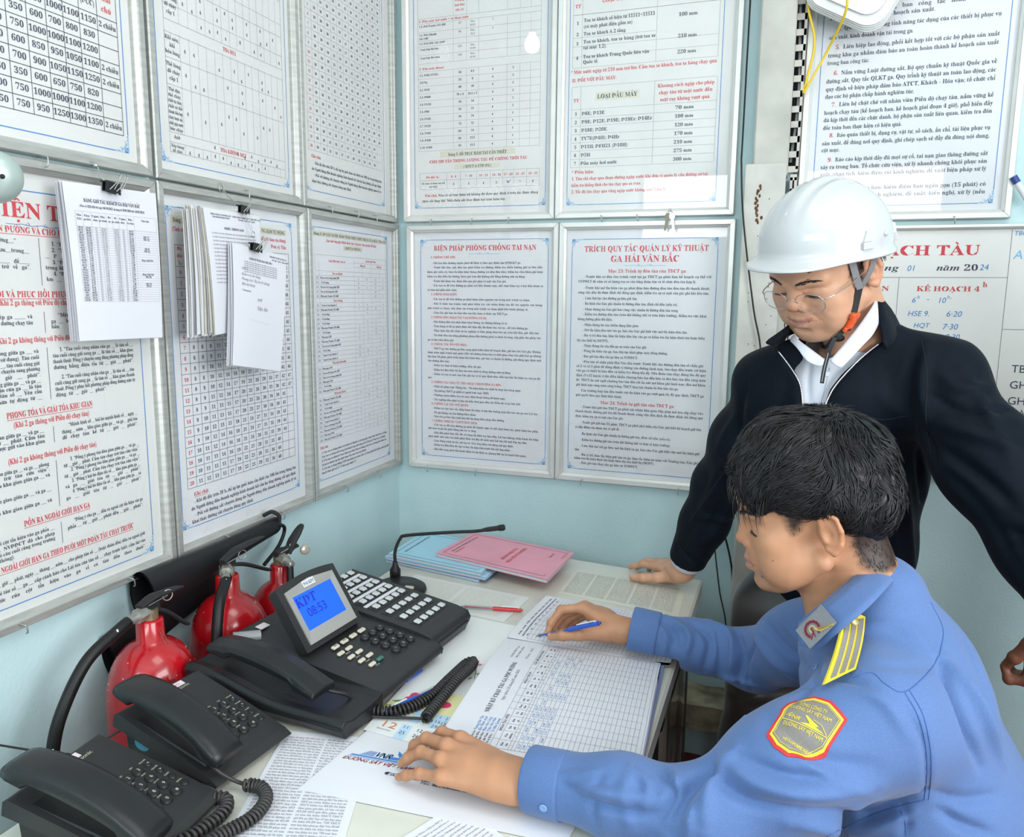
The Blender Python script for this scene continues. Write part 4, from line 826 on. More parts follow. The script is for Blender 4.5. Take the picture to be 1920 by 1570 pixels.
# papers hanging from clips
sheet_m = mat('white_copy_paper', (.70, .70, .745), .75); sheet_y = mat('yellowed_paper', (.66, .64, .56), .8, noise=.2, nscale=30)
clip_m = mat('binder_clip_black', (.01, .01, .011), .3)
PINKS = [sheet_m, ink_k, ink_r, ink_b, ink_lb, ink_g, ink_gr]
def hang_sheets(name, label, TL, TR, BR, BL, n, gap, pr=None, spread=.0, seed=1, wavy=.0, old=False, Wmm=210, Hmm=297, loose=0.0):
    """a sheaf of sheets, front sheet given by its four corners; the others stand gap behind"""
    TL, TR, BR, BL = [np.asarray(q, float) for q in (TL, TR, BR, BL)]
    t = thing(name, label, 'papers', tuple(TL)); rs = np.random.RandomState(seed); out = np.array([1., 0, 0])
    def S(u, v, k):
        P = (TL * (1 - u)[:, None] + TR * u[:, None]) * (1 - v)[:, None] + (BL * (1 - u)[:, None] + BR * u[:, None]) * v[:, None]
        bulge = wavy * (np.sin(u * 4 + 1 + k * .35) * v * .5 + np.sin(v * 3.2) * .6) * (1 - k / max(n, 1) * .6)
        return P + out * (bulge - k * gap)[:, None]
    b = MB(); m = 9
    for k in range(1, n):
        u, v = np.meshgrid(np.linspace(0, 1, m), np.linspace(0, 1, m)); 
        P = S(u.ravel(), v.ravel(), k)
        j = (rs.rand(3) - .5) * spread * (1 + loose * k / n); P = P + np.array([0, j[1] - loose * k / n * spread * 1.5, j[2] * .7]) + (v.ravel()[:, None] * np.array([0, (rs.rand() - .5) * spread * 1.5 - loose * spread * k / n * 2, 0]))
        b.add(P, [(r * m + c, (r + 1) * m + c, (r + 1) * m + c + 1, r * m + c + 1) for r in range(m - 1) for c in range(m - 1)], 1 if old and rs.rand() < .5 else 0, True)
    if b.n: b.build('back_sheets', [sheet_m, sheet_y], t)
    m = 15; u, v = np.meshgrid(np.linspace(0, 1, m), np.linspace(0, 1, m)); V = S(u.ravel(), v.ravel(), 0); F = [[r * m + c, (r + 1) * m + c, (r + 1) * m + c + 1, r * m + c + 1] for r in range(m - 1) for c in range(m - 1)]; M = [0] * len(F)
    if pr is not None:
        A = np.concatenate(pr.V); P = S(A[:, 0] / Wmm, A[:, 1] / Hmm, 0) + out * (.0004 + .0002 * A[:, 2:]); k = len(V); V = np.r_[V, P]; F += [[i + k for i in f] for f in pr.F]; M += pr.M
    mesh_obj('front_sheet', V, F, PINKS, t, M, False)
    return t
def binder_clip(t, c, rt, up, w=.026, tilt=0, handles=1):
    """black folded clip astride the top edge, wire handles up"""
    rt = nz(rt); up = nz(up - rt * np.dot(up, rt)); out = np.array([1., 0, 0]); b = MB()
    P = [(-.5, 0), (.5, 0), (.56, -.9), (.42, -.9), (.40, -.8), (.2, -.8), (.18, -.95), (-.18, -.95), (-.2, -.8), (-.4, -.8), (-.42, -.9), (-.56, -.9)]
    b.prism([(x * w, y * w * .62) for x, y in P], .0, .0012, (c + out * .006, rt, up, out)); b.prism([(x * w, y * w * .6) for x, y in ((-.5, 0), (.5, 0), (.5, -.8), (-.5, -.8))], -.006, -.005, (c + out * .004, rt, up, out))
    b.box(c + out * .000 + up * .001, (.014, w, .0022), np.array([out, rt, up]).T)
    bc = b.build('binder_clip', clip_m, t)
    for q in ((-.18, .34), (.30, .10))[:1 + handles]:
        b = MB(); o = c + out * .008 + rt * w * q[0]
        path = catmull([o - up * .012 - rt * .003, o - up * .004 + rt * .002 + out * .004, o + up * .010 + rt * (.006 + q[1] * .02) + out * .006, o + up * .017 + rt * .009 + out * .006, o + up * .017 + rt * .015 + out * .006, o + up * .009 + rt * .014 + out * .005, o - up * .010 + rt * .006 + out * .001], 5)
        b.tube(path, .0008, 6); b.build('wire_handle', hook_m, bc)
p = Print(18); p.text('BẢNG GIỜ TÀU KHÁCH GA HẢI VÂN BẮC', 103, 34, 10, 1, 'c', 128); p.text('(Theo số 3261/KH-ĐS ngày 06/10/2023 Áp dụng từ 26/01/2024 đến 26/02/2024)', 103, 44, 6.5, 1, 'c', 148, st='i')
xs_ = [18, 33, 51, 68, 84, 98, 112, 131, 149, 205]; y0_, dy_ = 80, 4.72
p.table(xs_, [52, 80], .35, 6)
for k in range(31): p.line([(18, y0_ + dy_ * k), (205, y0_ + dy_ * k)], .3, 6)
for x in xs_: p.line([(x, 80), (x, y0_ + dy_ * 30)], .3, 6)
for k, (a, b_) in enumerate((('Mác', 'TÀU'), ('Chạy', 'ga bên'), ('T.gian', 'chạy'), ('Đến', 'ga mình'), ('Đỗ', 'ga'), ('Đi', 'ga mình'), ('T.gian', 'chạy'), ('Đến', 'Ga bên'), ('Ghi chú', ''))): p.text(a, (xs_[k] + xs_[k + 1]) / 2, 61, 5.5, 1, 'c'); p.text(b_, (xs_[k] + xs_[k + 1]) / 2, 68, 5.2, 1, 'c')
rs = np.random.RandomState(2); hr = 18.17
notes = {2: '/SE 17', 3: '/SE 14', 7: '/SE 8', 8: '/SE 12', 12: 'Đón CBCNV', 18: 'Đón CBCNV', 19: '/SE 10', 22: '/SE 23', 23: '/TN 6'}
for k in range(30):
    hr = (hr + rs.rand() * 1.4) % 24; tm = lambda h: '%d.%02d' % (h, int(h % 1 * 59))
    for j, tx in enumerate((random.choice(('SE', 'SE', 'TN', 'SE')) + str(rs.randint(1, 28)), tm(hr), '15', tm(hr + .3), '', tm(hr + .35), '15', tm(hr + .6), notes.get(k, ''))):
        if tx: p.text(tx, (xs_[j] + xs_[j + 1]) / 2, y0_ + dy_ * k + 3.9, 4.6 if j < 8 else 5.4, 1 if j in (0, 1, 7, 8) else 6, 'c')
t = hang_sheets('hanging_papers', 'thick sheaf of clipped timetable sheets headed BẢNG GIỜ TÀU KHÁCH', (.034, -1.238, 1.652), (.034, -1.036, 1.656), (.036, -1.040, 1.391), (.038, -1.232, 1.394), 14, .0012, p, spread=.004, seed=3, wavy=.004)
binder_clip(t, np.array([.040, -1.146, 1.659]), np.array([0, 1, -.1]), np.array([0, 0, 1.]), .030)
b = MB(); b.tube(catmull([(.004, -1.150, 1.697), (.012, -1.148, 1.694), (.016, -1.146, 1.684), (.022, -1.150, 1.672), (.03, -1.147, 1.664)], 5), .0011, 6); b.sphere((.012, -1.147, 1.690), .005, 10); b.build('hook_and_ring', hook_m, t)
# thick old bundle
p = Print()
for k in range(2): p.text(('TỔNG CÔNG TY ĐƯỜNG SẮT', 'CHI NHÁNH KHAI THÁC')[k], 60, 14 + 6 * k, 5.4, 1, 'c'); p.text(('CỘNG HÒA XÃ HỘI CHỦ NGHĨA VIỆT NAM', 'Độc lập - Tự do - Hạnh phúc')[k], 158, 14 + 6 * k, 5.4, 1, 'c')
p.text('PHIẾU THÔNG BÁO', 105, 46, 8, 1, 'c')
for k in range(14): p.text('Ga Hải Vân Bắc thông báo cho các bộ phận biết và thực hiện', 20, 58 + 9 * k, 5.2, 6, w=170)
t = hang_sheets('hanging_papers', 'thick yellowing curled bundle of clipped sheets behind a smaller sheaf', (.062, -.945, 1.640), (.058, -.765, 1.640), (.058, -.775, 1.400), (.07, -.940, 1.392), 40, .0009, p, spread=.010, seed=8, wavy=.007, old=True, loose=1.0)
binder_clip(t, np.array([.064, -.826, 1.653]), np.array([0, 1, -.08]), np.array([0, 0, 1.]), .026, handles=0)
b = MB(); b.tube(catmull([(.004, -.826, 1.702), (.014, -.824, 1.700), (.018, -.825, 1.688), (.03, -.827, 1.674), (.058, -.826, 1.656)], 5), .0011, 6); a_ = np.linspace(0, 2 * math.pi, 18, endpoint=False)
b.tube(np.c_[np.full(18, .012), -.826 + .006 * np.cos(a_), 1.690 + .007 * np.sin(a_)], .001, 6, closed=True); b.build('hook_and_ring', hook_m, t)
b = MB()
for s_ in (-.005, .005): b.tube([(.073, -.826 + s_ * 1.6, 1.640), (.078, -.818 + s_ * .4, 1.605)], .0007, 6)
b.build('wire_handle', hook_m, t)
p = Print(); p.text('TỔNG CÔNG TY ĐƯỜNG SẮT VIỆT NAM', 140, 12, 6, 1, 'l', 68); p.text('Độc lập - Tự do - Hạnh phúc', 150, 19, 5.4, 1); p.text('LỆNH SỬ DỤNG BAN MÁY SỐ 1', 60, 30, 8, 1, w=90)
for k in range(6): p.text('Ga Hải Vân Bắc kính gửi các bộ phận trực ban chạy tàu', 40, 38 + 5 * k, 4.6, 6, w=130)
for y_, tx in ((58, 'HSE 1'), (72, 'Kiểm tra tàu hàng'), (84, 'Phong tỏa / Ba km lẻ (sáng)'), (96, 'Ban kỹ thuật'), (130, 'm4'), (152, 'Văn An')): p.text(tx, 30 if y_ < 120 else 90, y_, 10 if y_ < 120 else 15, 6, st='s', shear=.25)
p.text('* Nội dung khác', 30, 110, 5, 1); p.line([(60, 178), (150, 184)], .3, 6)
t = hang_sheets('hanging_papers', 'smaller white sheaf hung lowest from its own clip over the brake grid board', (.082, -.888, 1.575), (.078, -.700, 1.556), (.084, -.742, 1.302), (.088, -.914, 1.330), 9, .0013, p, spread=.006, seed=12, wavy=.006)
binder_clip(t, np.array([.088, -.822, 1.576]), np.array([0, 1, -.12]), np.array([0, .05, 1.]), .028)
b = MB(); a_ = np.linspace(0, 2 * math.pi, 18, endpoint=False); b.tube(np.c_[np.full(18, .080), -.817 + .005 * np.cos(a_), 1.597 + .006 * np.sin(a_)], .001, 6, closed=True); b.tube([(.08, -.817, 1.591), (.084, -.820, 1.577)], .0009, 6); b.build('hook_and_ring', hook_m, t)

# ------------------------------------------------------------------ extinguishers
red_p = mat('red_enamel', (.50, .006, .012), .22, coat=.5, noise=.3, nscale=25, col2=(.36, .004, .01), bump=.08, bscale=120)
valve_m = mat('dull_brass', (.42, .34, .20), .45, metal=.7, noise=.3, nscale=60); steel_m = mat('dull_steel', (.50, .49, .45), .45, metal=.7, noise=.3, nscale=50)
hose_m = mat('black_rubber', (.008, .008, .008), .45, bump=.2, bscale=400, spec=.35); spl = mat('white_paint_splash', (.75, .75, .72), .6)
def extinguisher(label, x, y, r, zneck, hose, lever, seed, band=True, small=False, text=None):
    t = thing('fire_extinguisher', label, 'fire extinguisher', (x, y, 0))
    b = MB(); zs = zneck - .148
    prof = [(0, .005), (r * .9, .005), (r * .98, .02), (r, .04), (r, zs)] + [(r * (.99 * math.cos(a) ** .75) if a < 1.25 else r * .33, zs + .112 * math.sin(a)) for a in np.linspace(.08, 1.24, 12)] + [(r * .30, zs + .112), (r * .29, zneck), (r * .26, zneck + .003), (0, zneck + .003)]
    b.lathe(prof, (x, y, 0), n=48); cyl_b = b
    b = MB(); b.cyl((x, y, zneck), (x, y, zneck + .022), r * .19, n=14); b.build('neck_valve', valve_m, t)
    d = nz(np.array(hose[0]) - np.array([x, y, zneck + .012])); a0 = np.array([x, y, zneck + .018])
    b = MB(); b.cyl(a0 + d * .006, a0 + d * .030, .0135, .0135, n=6, smooth=False); b.cyl(a0 + d * .028, a0 + d * .052, .0095, .0085, n=12); b.build('hose_nut', steel_m, t)
    hb = MB(); P = catmull([a0 + d * .048] + [np.array(q, float) for q in hose], 10); hb.tube(P, .0105 if not small else .008, 12)
    rs = np.random.RandomState(seed)
    for k in (len(P) // 5, int(len(P) * .82)):
        q = P[k]; hb.sphere(q + nz(CAM - q) * .0098, (.0028, .002, .004), 8, 1)
    hb.build('hose', [hose_m, spl], t)
    for k in range(44):
        a = rs.rand() * 6.28; z = zs + rs.rand() * .09; rr = r * (.99 * math.cos(min(1.3, math.asin(min(1, max(0, (z - zs) / .112))))) ** .75) * 1.0
        cyl_b.sphere((x + rr * math.cos(a), y + rr * math.sin(a), z), .0005 + .0009 * rs.rand() ** 2, 6, 1)
    cyl = cyl_b.build('cylinder', [red_p, spl], t)
    L0, L1, L2 = [np.array(q, float) for q in lever]
    b = MB(); m_ = (L0 + L1) / 2 + np.array([0, 0, .006])
    b.tube(catmull([L0, L0 * .7 + L1 * .3 + np.array([0, 0, .007]), m_, L1 * .85 + L0 * .15 + np.array([0, 0, .003]), L1], 6), np.interp(np.linspace(0, 1, 25), [0, .2, .6, 1], [.010, .013, .012, .005]), 8, flat=.35); b.build('squeeze_lever', blk_m, t)
    b = MB(); c0 = np.array([x, y, zneck + .020]); 
    b.tube(catmull([c0 + (L0 - c0) * .3, c0 + (L2 - c0) * .4 + np.array([0, 0, .008]), L2 * .9 + c0 * .1, L2], 6), np.interp(np.linspace(0, 1, 19), [0, .3, 1], [.007, .009, .007]), 8, flat=.5); b.box(c0 + np.array([0, .004, .006]), (.018, .034, .022), bev=.003); b.build('carry_handle', blk_m, t)
    b = MB(); q = c0 + np.array([.016, .030, .018]); a_ = np.linspace(0, 2 * math.pi, 20, endpoint=False); b.tube(q + np.c_[.3 * .009 * np.cos(a_), .009 * np.cos(a_), .010 * np.sin(a_)], .0012, 6, closed=True); b.tube([c0 + np.array([.01, -.01, .012]), q], .0012, 6); b.build('safety_pin', steel_m, t)
    b = MB()
    for k in (0, 1): b.tube([c0 + np.array([.012, -.008, 0]), c0 + np.array([r * .55, .012 * k, -.085])], .0004, 4)
    b.build('seal_thread', mat('brown_thread', (.25, .12, .07), .7), t)
    if band:
        b = MB(); n_ = 30; a_ = np.linspace(-1.9, 1.1, n_); zb = zs - .004
        V = np.concatenate([np.c_[x + (r + .0008) * np.cos(a_), y + (r + .0008) * np.sin(a_), np.full(n_, z_)] for z_ in (zb, zb - .05)]); F = [[n_ + i, n_ + i + 1, i + 1, i] for i in range(n_ - 1)]; M = [0] * len(F)
        pp = Print(); rs = np.random.RandomState(3)
        for q in range(7): pp.text('CÔNG TY PCCC HẢI VÂN BẢO QUẢN BÌNH CHỮA CHÁY KIỂM TRA ĐỊNH KỲ', 4, 7 + 6 * q, 5, 1, w=170)
        A = np.concatenate(pp.V); aa = -1.6 + A[:, 0] / 1000 / r * .8 ; P_ = np.c_[x + (r + .0014) * np.cos(aa), y + (r + .0014) * np.sin(aa), zb - A[:, 1] / 1000]; k = len(V)
        mesh_obj('paper_label', np.r_[V, P_], F + [[i + k for i in f] for f in pp.F], [mat('label_paper', (.70, .66, .58), .7, noise=.2, nscale=40), ink_k], cyl, M + [1] * len(pp.F), False)
    if text:
        pp = Print(); pp.text(text, 0, 0, 15, 0, 'c', 110); pp.text('MFZ 8', 0, -14, 7, 0, 'c')
        A = np.concatenate(pp.V); u_ = A[:, 0] / 1000; z_ = zs + .046 - A[:, 1] / 1000; aa = u_ / r - .95
        rr = r * .99 * np.cos(np.arcsin(np.clip((z_ - zs) / .112, 0, .99))) ** .75 + .0012
        mesh_obj('stamped_text', np.c_[x + rr * np.cos(aa), y + rr * np.sin(aa), z_], pp.F, mat('dark_red_ink', (.12, .01, .01), .6), t, None, False)
    return t
EX = .090
extinguisher('red fire extinguisher nearest the camera, behind the twin desk phones', EX, -1.172, .081, .887, [(.09, -1.245, .895), (.085, -1.305, .868), (.08, -1.350, .810), (.075, -1.372, .75), (.07, -1.38, .66)], [(.10, -1.205, .925), (.10, -1.098, .925), (.105, -1.094, .850)], 1, band=False, text='ABC 8C2E 03.2023')
extinguisher('red fire extinguisher with paper label, middle one behind the big console', EX, -.960, .081, .897, [(.12, -1.000, .905), (.14, -1.045, .880), (.15, -1.07, .82), (.15, -1.08, .74), (.14, -1.08, .62)], [(.10, -.985, .937), (.10, -.850, .950), (.105, -.838, .872)], 2)
extinguisher('red fire extinguisher farthest back, half hidden by the tilted screen', EX, -.782, .076, .862, [(.13, -.800, .870), (.14, -.815, .83), (.14, -.82, .74)], [(.10, -.765, .885), (.115, -.725, .945), (.11, -.74, .90)], 3, small=True)
b = MB(); b.lathe([(0, 0), (.0105, 0), (.0115, .002), (.0115, .007), (.009, .009), (0, .009)], (.115, -.722, .883), (1, -.6, .2), 20)
tag(b.build('pressure_gauge', mat('gauge_glass', (.5, .45, .38), .2, metal=.3)), 'small round pressure gauge on the farthest extinguisher', 'gauge')
bpy.data.objects['pressure_gauge'].parent = bpy.data.objects['fire_extinguisher.002']; bpy.data.objects['pressure_gauge'].location = -np.array(bpy.data.objects['fire_extinguisher.002'].location)
for k_ in ('label', 'category'): del bpy.data.objects['pressure_gauge'][k_]
bpy.data.objects['pressure_gauge'].name = 'gauge'

horn_m = mat('horn_black', (.009, .010, .012), .45, spec=.35)
def horn(label, A, B, ra, rb, handle, fx):
    A = np.array(A, float); B = np.array(B, float); t = thing('discharge_horn', label, 'discharge horn', tuple((A + B) / 2))
    d = nz(A - B); b = MB(); n = 14; k = np.linspace(0, 1, n); path = B + (A - B) * k[:, None]; R_ = rb + (ra - rb) * k ** 1.6
    b.tube(path, R_ * fx, 24, caps=False, flat=1 / fx); b.tube(path[::-1], (R_ * fx - .003)[::-1], 24, caps=False, flat=1 / fx); b.sphere(B, (rb * fx, rb, rb * .98), 14); b.build('horn_tube', horn_m, t)
    if handle:
        b = MB(); b.tube(catmull([B + (0.004, -.03, .004), B + (.012, .012, -.002), B + (.010, .022, -.022), B + (.010, -.005, -.052), B + (.010, -.06, -.078)], 6), .0045, 8); b.build('grip', horn_m, t)
        b = MB(); b.tube(catmull([B + (-.02, -.015, .026), B + (0, -.01, .036), B + (.012, .0, .026), B + (.012, .002, .012)], 6), .005, 8); b.build('hanging_clip', blk_m, t)
    return t
horn('upper black discharge horn leaning along the wall under the boards', (.020, -1.115, .900), (.020, -.700, .925), .050, .021, True, .62)
horn('lower black discharge horn behind the nearest two extinguishers', (-.006, -1.180, .800), (-.006, -.90, .85), .046, .034, False, .32)
# ------------------------------------------------------------------ desk
DT = .75
desk_top = mat('cream_desk_top', (.68, .67, .59), .3, noise=.14, nscale=7, coat=.6)
desk_edge = mat('grey_edge_strip', (.46, .43, .38), .45)
desk_body = mat('desk_body_grey', (.30, .29, .27), .6)
t = thing('office_desk', 'long cream topped desk under glass with grey edge strip', 'desk', (.58, -1.05, 0))
top = [(.192, -.139), (.192, -1.96), (.977, -1.96), (.977, -.229)]
b = MB(); b.prism(top[::-1][::-1], DT - .028, DT - .0005); b.build('table_top', desk_top, t, bevel=.004)
b = MB(); b.prism([(.970, -.232), (.970, -1.96), (.983, -1.96), (.983, -.232)], DT - .034, DT - .001); b.build('edge_strip', desk_edge, t, bevel=.006, segs=3)
b = MB(); b.box((.225, -1.05, .36), (.02, 1.74, .70)); b.box((.60, -1.93, .36), (.68, .02, .72)); b.build('side_panel', desk_body, t)
b = MB(); b.box((.60, -.275, .36), (.68, .02, .72)); b.build('end_panel', mat('cream_side', (.50, .49, .43), .6), t)
for y in (-.30, -1.90):
    b = MB(); b.box((.945, y, .36), (.035, .035, .72)); b.build('leg', mat('dark_leg', (.02, .02, .02), .5), t)
b = MB(); b.box((.70, -.62, .655), (.50, .60, .12), bev=.004); b.build('drawer', desk_body, t)
b = MB(); b.cyl((.962, -.83, .665), (.962, -.80, .665), .013, n=14); b.cyl((.962, -.865, .50), (.962, -.865, .72), .011, n=10); b.build('black_bracket', blk, t)
# clear plastic cover hanging over the sitter's edge, with a brown tear
flap = glass_mat('clear_plastic', (.80, .80, .72), 1.45, .12, 1.6)
b = MB(); m = 9
ys_ = np.linspace(-.60, -.885, m)
V = [(.989 + .012 * math.sin(j * 1.1) * (1 - z_ / .735), y, z_) for j, y in enumerate(ys_) for z_ in (.728, .55, .36)]
b.add(V, [(3 * j + k, 3 * j + k + 1, 3 * j + k + 4, 3 * j + k + 3) for j in range(m - 1) for k in range(2)], 0, True)
b.add([(.990, -.70, .66), (.991, -.715, .60), (.992, -.735, .535), (.992, -.742, .50), (.992, -.728, .55), (.991, -.705, .60)], [(0, 1, 2, 3, 4, 5)], 1)
tag(b.build('clear_cover_flap', [flap, mat('brown_tear', (.12, .05, .02), .8)]), 'clear plastic cover flap with a brown tear hanging from the desk edge', 'plastic sheet')

# ---- sheets on the desk
def flat_sheet(name, label, corners, z, pr=None, W=210., H=297., cat='sheet of paper', m=None, th=.0006, up=None, group=None, curlz=0.0):
    """corners TL, TR, BR, BL in reading order"""
    C4 = [np.array([c[0], c[1], z + (c[2] if len(c) > 2 else 0)]) for c in corners]; n = 9
    def S(u, v): return (C4[0] * (1 - u)[:, None] + C4[1] * u[:, None]) * (1 - v)[:, None] + (C4[3] * (1 - u)[:, None] + C4[2] * u[:, None]) * v[:, None] + np.array([0, 0, 1.]) * (curlz * np.sin(u * 3.1) * np.sin(v * 3.1))[:, None]
    u, v = np.meshgrid(np.linspace(0, 1, n), np.linspace(0, 1, n)); V = S(u.ravel(), v.ravel()); F = [[(r + 1) * n + c, (r + 1) * n + c + 1, r * n + c + 1, r * n + c] for r in range(n - 1) for c in range(n - 1)]; M = [0] * len(F)
    k = len(V); V = np.r_[V, V - np.array([0, 0, th])]; F += [[i + k for i in f][::-1] for f in F[:]]; M += [0] * (len(M))
    ring = [i for i in range(n)] + [n * j + n - 1 for j in range(1, n)] + [n * (n - 1) + i for i in range(n - 2, -1, -1)] + [n * j for j in range(n - 2, 0, -1)]
    for a, b_ in zip(ring, ring[1:] + ring[:1]): F.append([a, b_, b_ + k, a + k]); M.append(0)
    if pr is not None and pr.V:
        A = np.concatenate(pr.V); P = S(A[:, 0] / W, A[:, 1] / H) + np.c_[A[:, :2] * 0, .0002 + .00015 * A[:, 2:]]; k = len(V); V = np.r_[V, P]; F += [[i + k for i in f] for f in pr.F]; M += pr.M
    mats = list(PINKS); mats[0] = m or sheet_m
    mats += EXTRA_INKS
    return mesh_obj(name, V, F, mats, None, M, False) if label is None else tag(mesh_obj(name, V, F, mats, None, M, False), label, cat, group)
EXTRA_INKS = [mat('ink_rose', (.70, .05, .16), .6), mat('ink_leaf', (.20, .33, .08), .6), mat('ink_pale_blue', (.50, .68, .84), .6), mat('ink_pale_yellow', (.80, .77, .42), .6), mat('ink_orange', (.66, .22, .08), .6), mat('ink_pink', (.75, .20, .40), .6)]
ROSE, LEAF, PBL, PYE, ORG, PNK = 7, 8, 9, 10, 11, 12
under_m = mat('sheet_under_glass', (.74, .75, .72), .35, coat=.5)
def text_page(seed, n=34, cols=1, mi=6, w=210, h=297):
    p = Print(); rs = np.random.RandomState(seed); wd = ['quy định', 'chạy tàu', 'khu gian', 'ga Hải Vân', 'tín hiệu', 'đường sắt', 'kiểm tra', 'an toàn', 'trực ban', 'số tàu', 'giờ đến', 'phục hồi', 'SE3', '05:20', 'km 750', 'toa xe', 'TBCT']
    cw = (w - 20) / cols
    for c in range(cols):
        for k in range(n):
            p.text(' '.join(wd[i] for i in rs.randint(0, len(wd), max(2, int(cw / 22)))), 10 + c * cw, 18 + (h - 30) / n * k, 5.6, mi, w=cw - 6)
    return p
flat_sheet('paper_sheet', 'printed table sheet under the glass between the twin phones and the envelope', [(.400, -1.205), (.552, -1.175), (.655, -1.47), (.500, -1.52)], DT + .0008, text_page(1, 40, 2))
flat_sheet('paper_sheet', 'printed sheet at the bottom edge, under the envelope', [(.700, -1.385, 0), (.745, -1.28, 0), (.95, -1.39, 0), (.90, -1.52, 0)], DT + .0010, text_page(5, 26), m=sheet_m)
flat_sheet('paper_sheet', 'faded printed sheet under the glass before the notebooks', [(.27, -.455), (.60, -.50), (.59, -.66), (.27, -.62)], DT + .0004, text_page(7, 20, 2, 5, 210, 150), W=210, H=150, m=under_m)
flat_sheet('paper_sheet', 'yellowish table sheet under the glass beside the resting hand', [(.655, -.27), (.95, -.30), (.955, -.49), (.655, -.45)], DT + .0004, text_page(9, 22, 5, 6, 297, 190), W=297, H=190, m=mat('old_sheet', (.72, .71, .60), .4, noise=.15, nscale=12, coat=.4))
flat_sheet('blotter_sheet', 'pale blue white glossy sheet under calendar and register', [(.52, -.66), (.66, -.69), (.66, -1.0), (.52, -1.0)], DT + .0004, None, m=mat('pale_blue_gloss', (.74, .80, .84), .3, coat=.5))
# calendar with tulips
p = Print()      # x right along +x, y down along -y; 340 wide, 500 high
rs = np.random.RandomState(6)
def blob(cx, cy, rx, ry, mi, rot=0, n=16, pw=1.0):
    a = np.linspace(0, 2 * math.pi, n, endpoint=False); X = rx * np.cos(a) * (1 - .25 * np.sin(a)); Y = ry * np.sin(a); c, s_ = math.cos(rot), math.sin(rot)
    p.poly(np.c_[cx + X * c - Y * s_, cy + X * s_ + Y * c], mi)
p.rect(60, 330, 130, 430, PYE); p.rect(0, 400, 110, 425, PYE)
for cx, cy, q in ((36, 368, 0), (52, 380, .4), (70, 366, -.5), (30, 385, .2)):
    blob(cx, cy, 9, 14, ROSE, q); blob(cx - 4, cy, 3.5, 12, 2, q + .3); p.line([(cx, cy + 12), (cx - 18, cy + 26), (cx - 30, cy + 30)], 2.4, LEAF)
for q in range(5): p.poly([(5 + 7 * q, 396), (28 + 8 * q, 382 - 3 * q), (12 + 7 * q, 400)], LEAF)
blob(100, 372, 10, 13, ROSE, .8)
for q in range(7): blob(100 + 7 * math.cos(q), 205 + 7 * math.sin(q), 7, 3.2, PNK, q)
p.line([(104, 212), (112, 235), (118, 262)], 1.3, 1); p.line([(112, 238), (124, 246)], 1, LEAF); blob(121, 238, 7, 3, LEAF, -.6); blob(126, 250, 7, 3, LEAF, .5); blob(110, 262, 6, 2.5, LEAF, 2); p.line([(104, 204), (124, 196), (138, 204)], .6, PNK)
def month(x, y, nm, name, nums):
    p.text(nm, x, y, 26, ORG, st='s', w=32); p.text(name, x + 0, y + 9, 6.5, 6, st='s')
    for c, col in enumerate(nums):
        if c % 2 == 0: p.rect(x + 38 + 26 * c, y - 22, x + 57 + 26 * c, y + 22, PBL)
        for r_, v in enumerate(col): p.text(v, x + 47 + 26 * c, y - 10 + 17 * r_, 12, 1, 'c', st='s'); p.text(str(rs.randint(1, 30)), x + 47 + 26 * c, y - 4 + 17 * r_, 4.5, 6, 'c', st='s')
month(18, 478, '12', 'December', [['11', '25'], ['12', '26'], ['13', '27'], ['14', '28']])
month(22, 425, '11', 'November', [['', ''], ['', '24'], ['1', '15', ], ['16', '30']])
for q, v in enumerate(('1', '15', '29')): p.rect(99, 404 + 15 * q, 119, 419 + 15 * q, PBL); p.text(v, 109, 416 + 15 * q, 12, 1, 'c', st='s')
flat_sheet('calendar_sheet', 'tulip calendar sheet with blue number columns, December marked 12', [(.500, -.662), (.84, -.70), (.865, -1.19), (.522, -1.162)], DT + .0036, p, W=340, H=500, cat='calendar', m=mat('calendar_paper', (.80, .81, .80), .35, coat=.35))
# railway envelope
p = Print()      # 400 wide (x), 230 high (towards the camera)
NB = 3
def strip(pts, mi): p.poly(pts, mi)
p.text('VNR', 74, 58, 30, NB, st='s', shear=.35, w=42); p.text('VNR', 74.6, 58.3, 30, NB, st='s', shear=.35, w=42); p.text('VNR', 75.2, 57.8, 30, NB, st='s', shear=.35, w=42)
for k in range(6): p.line([(40 + 2.8 * k, 57 - 3.6 * k), (76, 57 - 3.6 * k)], 1.6, NB)
p.poly([(22, 60), (150, 60), (160, 66), (18, 66)][::-1], NB); p.poly([(118, 46), (150, 46), (168, 58), (112, 58)][::-1], NB); p.poly([(120, 18), (140, 34), (136, 46), (126, 34)], NB)
p.poly([(16, 69), (170, 69), (172, 71), (16, 71)][::-1], NB)
p.text('ĐƯỜNG SẮT VIỆT NAM', 10, 86, 17, 2, st='s', w=178, shear=.25); p.text('ĐƯỜNG SẮT VIỆT NAM', 10.6, 86.2, 17, 2, st='s', w=178, shear=.25)
p.text('✆ 0234.3822175', 138, 118, 15, 1, st='s', w=112); p.disc(142, 112, 5, 1); p.text('Fax: 0234.3933542', 232, 128, 15, 1, st='s', w=110)
p.text('0234.3822175', 152, 118.3, 15, 1, st='s', w=92); p.text('0234.3933542', 262, 128.2, 15, 1, st='s', w=82)
p.V = [np.c_[14 + (A_[:, 0] - 16) * .66, 121 + (A_[:, 1] - 86) * .66, A_[:, 2]] for A_ in p.V]
flat_sheet('envelope', 'large white railway envelope with blue VNR logo under the left hand', [(.531, -1.13), (.93, -1.10), (.915, -1.315), (.512, -1.335)], DT + .0024, p, W=400, H=215, cat='envelope', m=sheet_m, th=.0012)

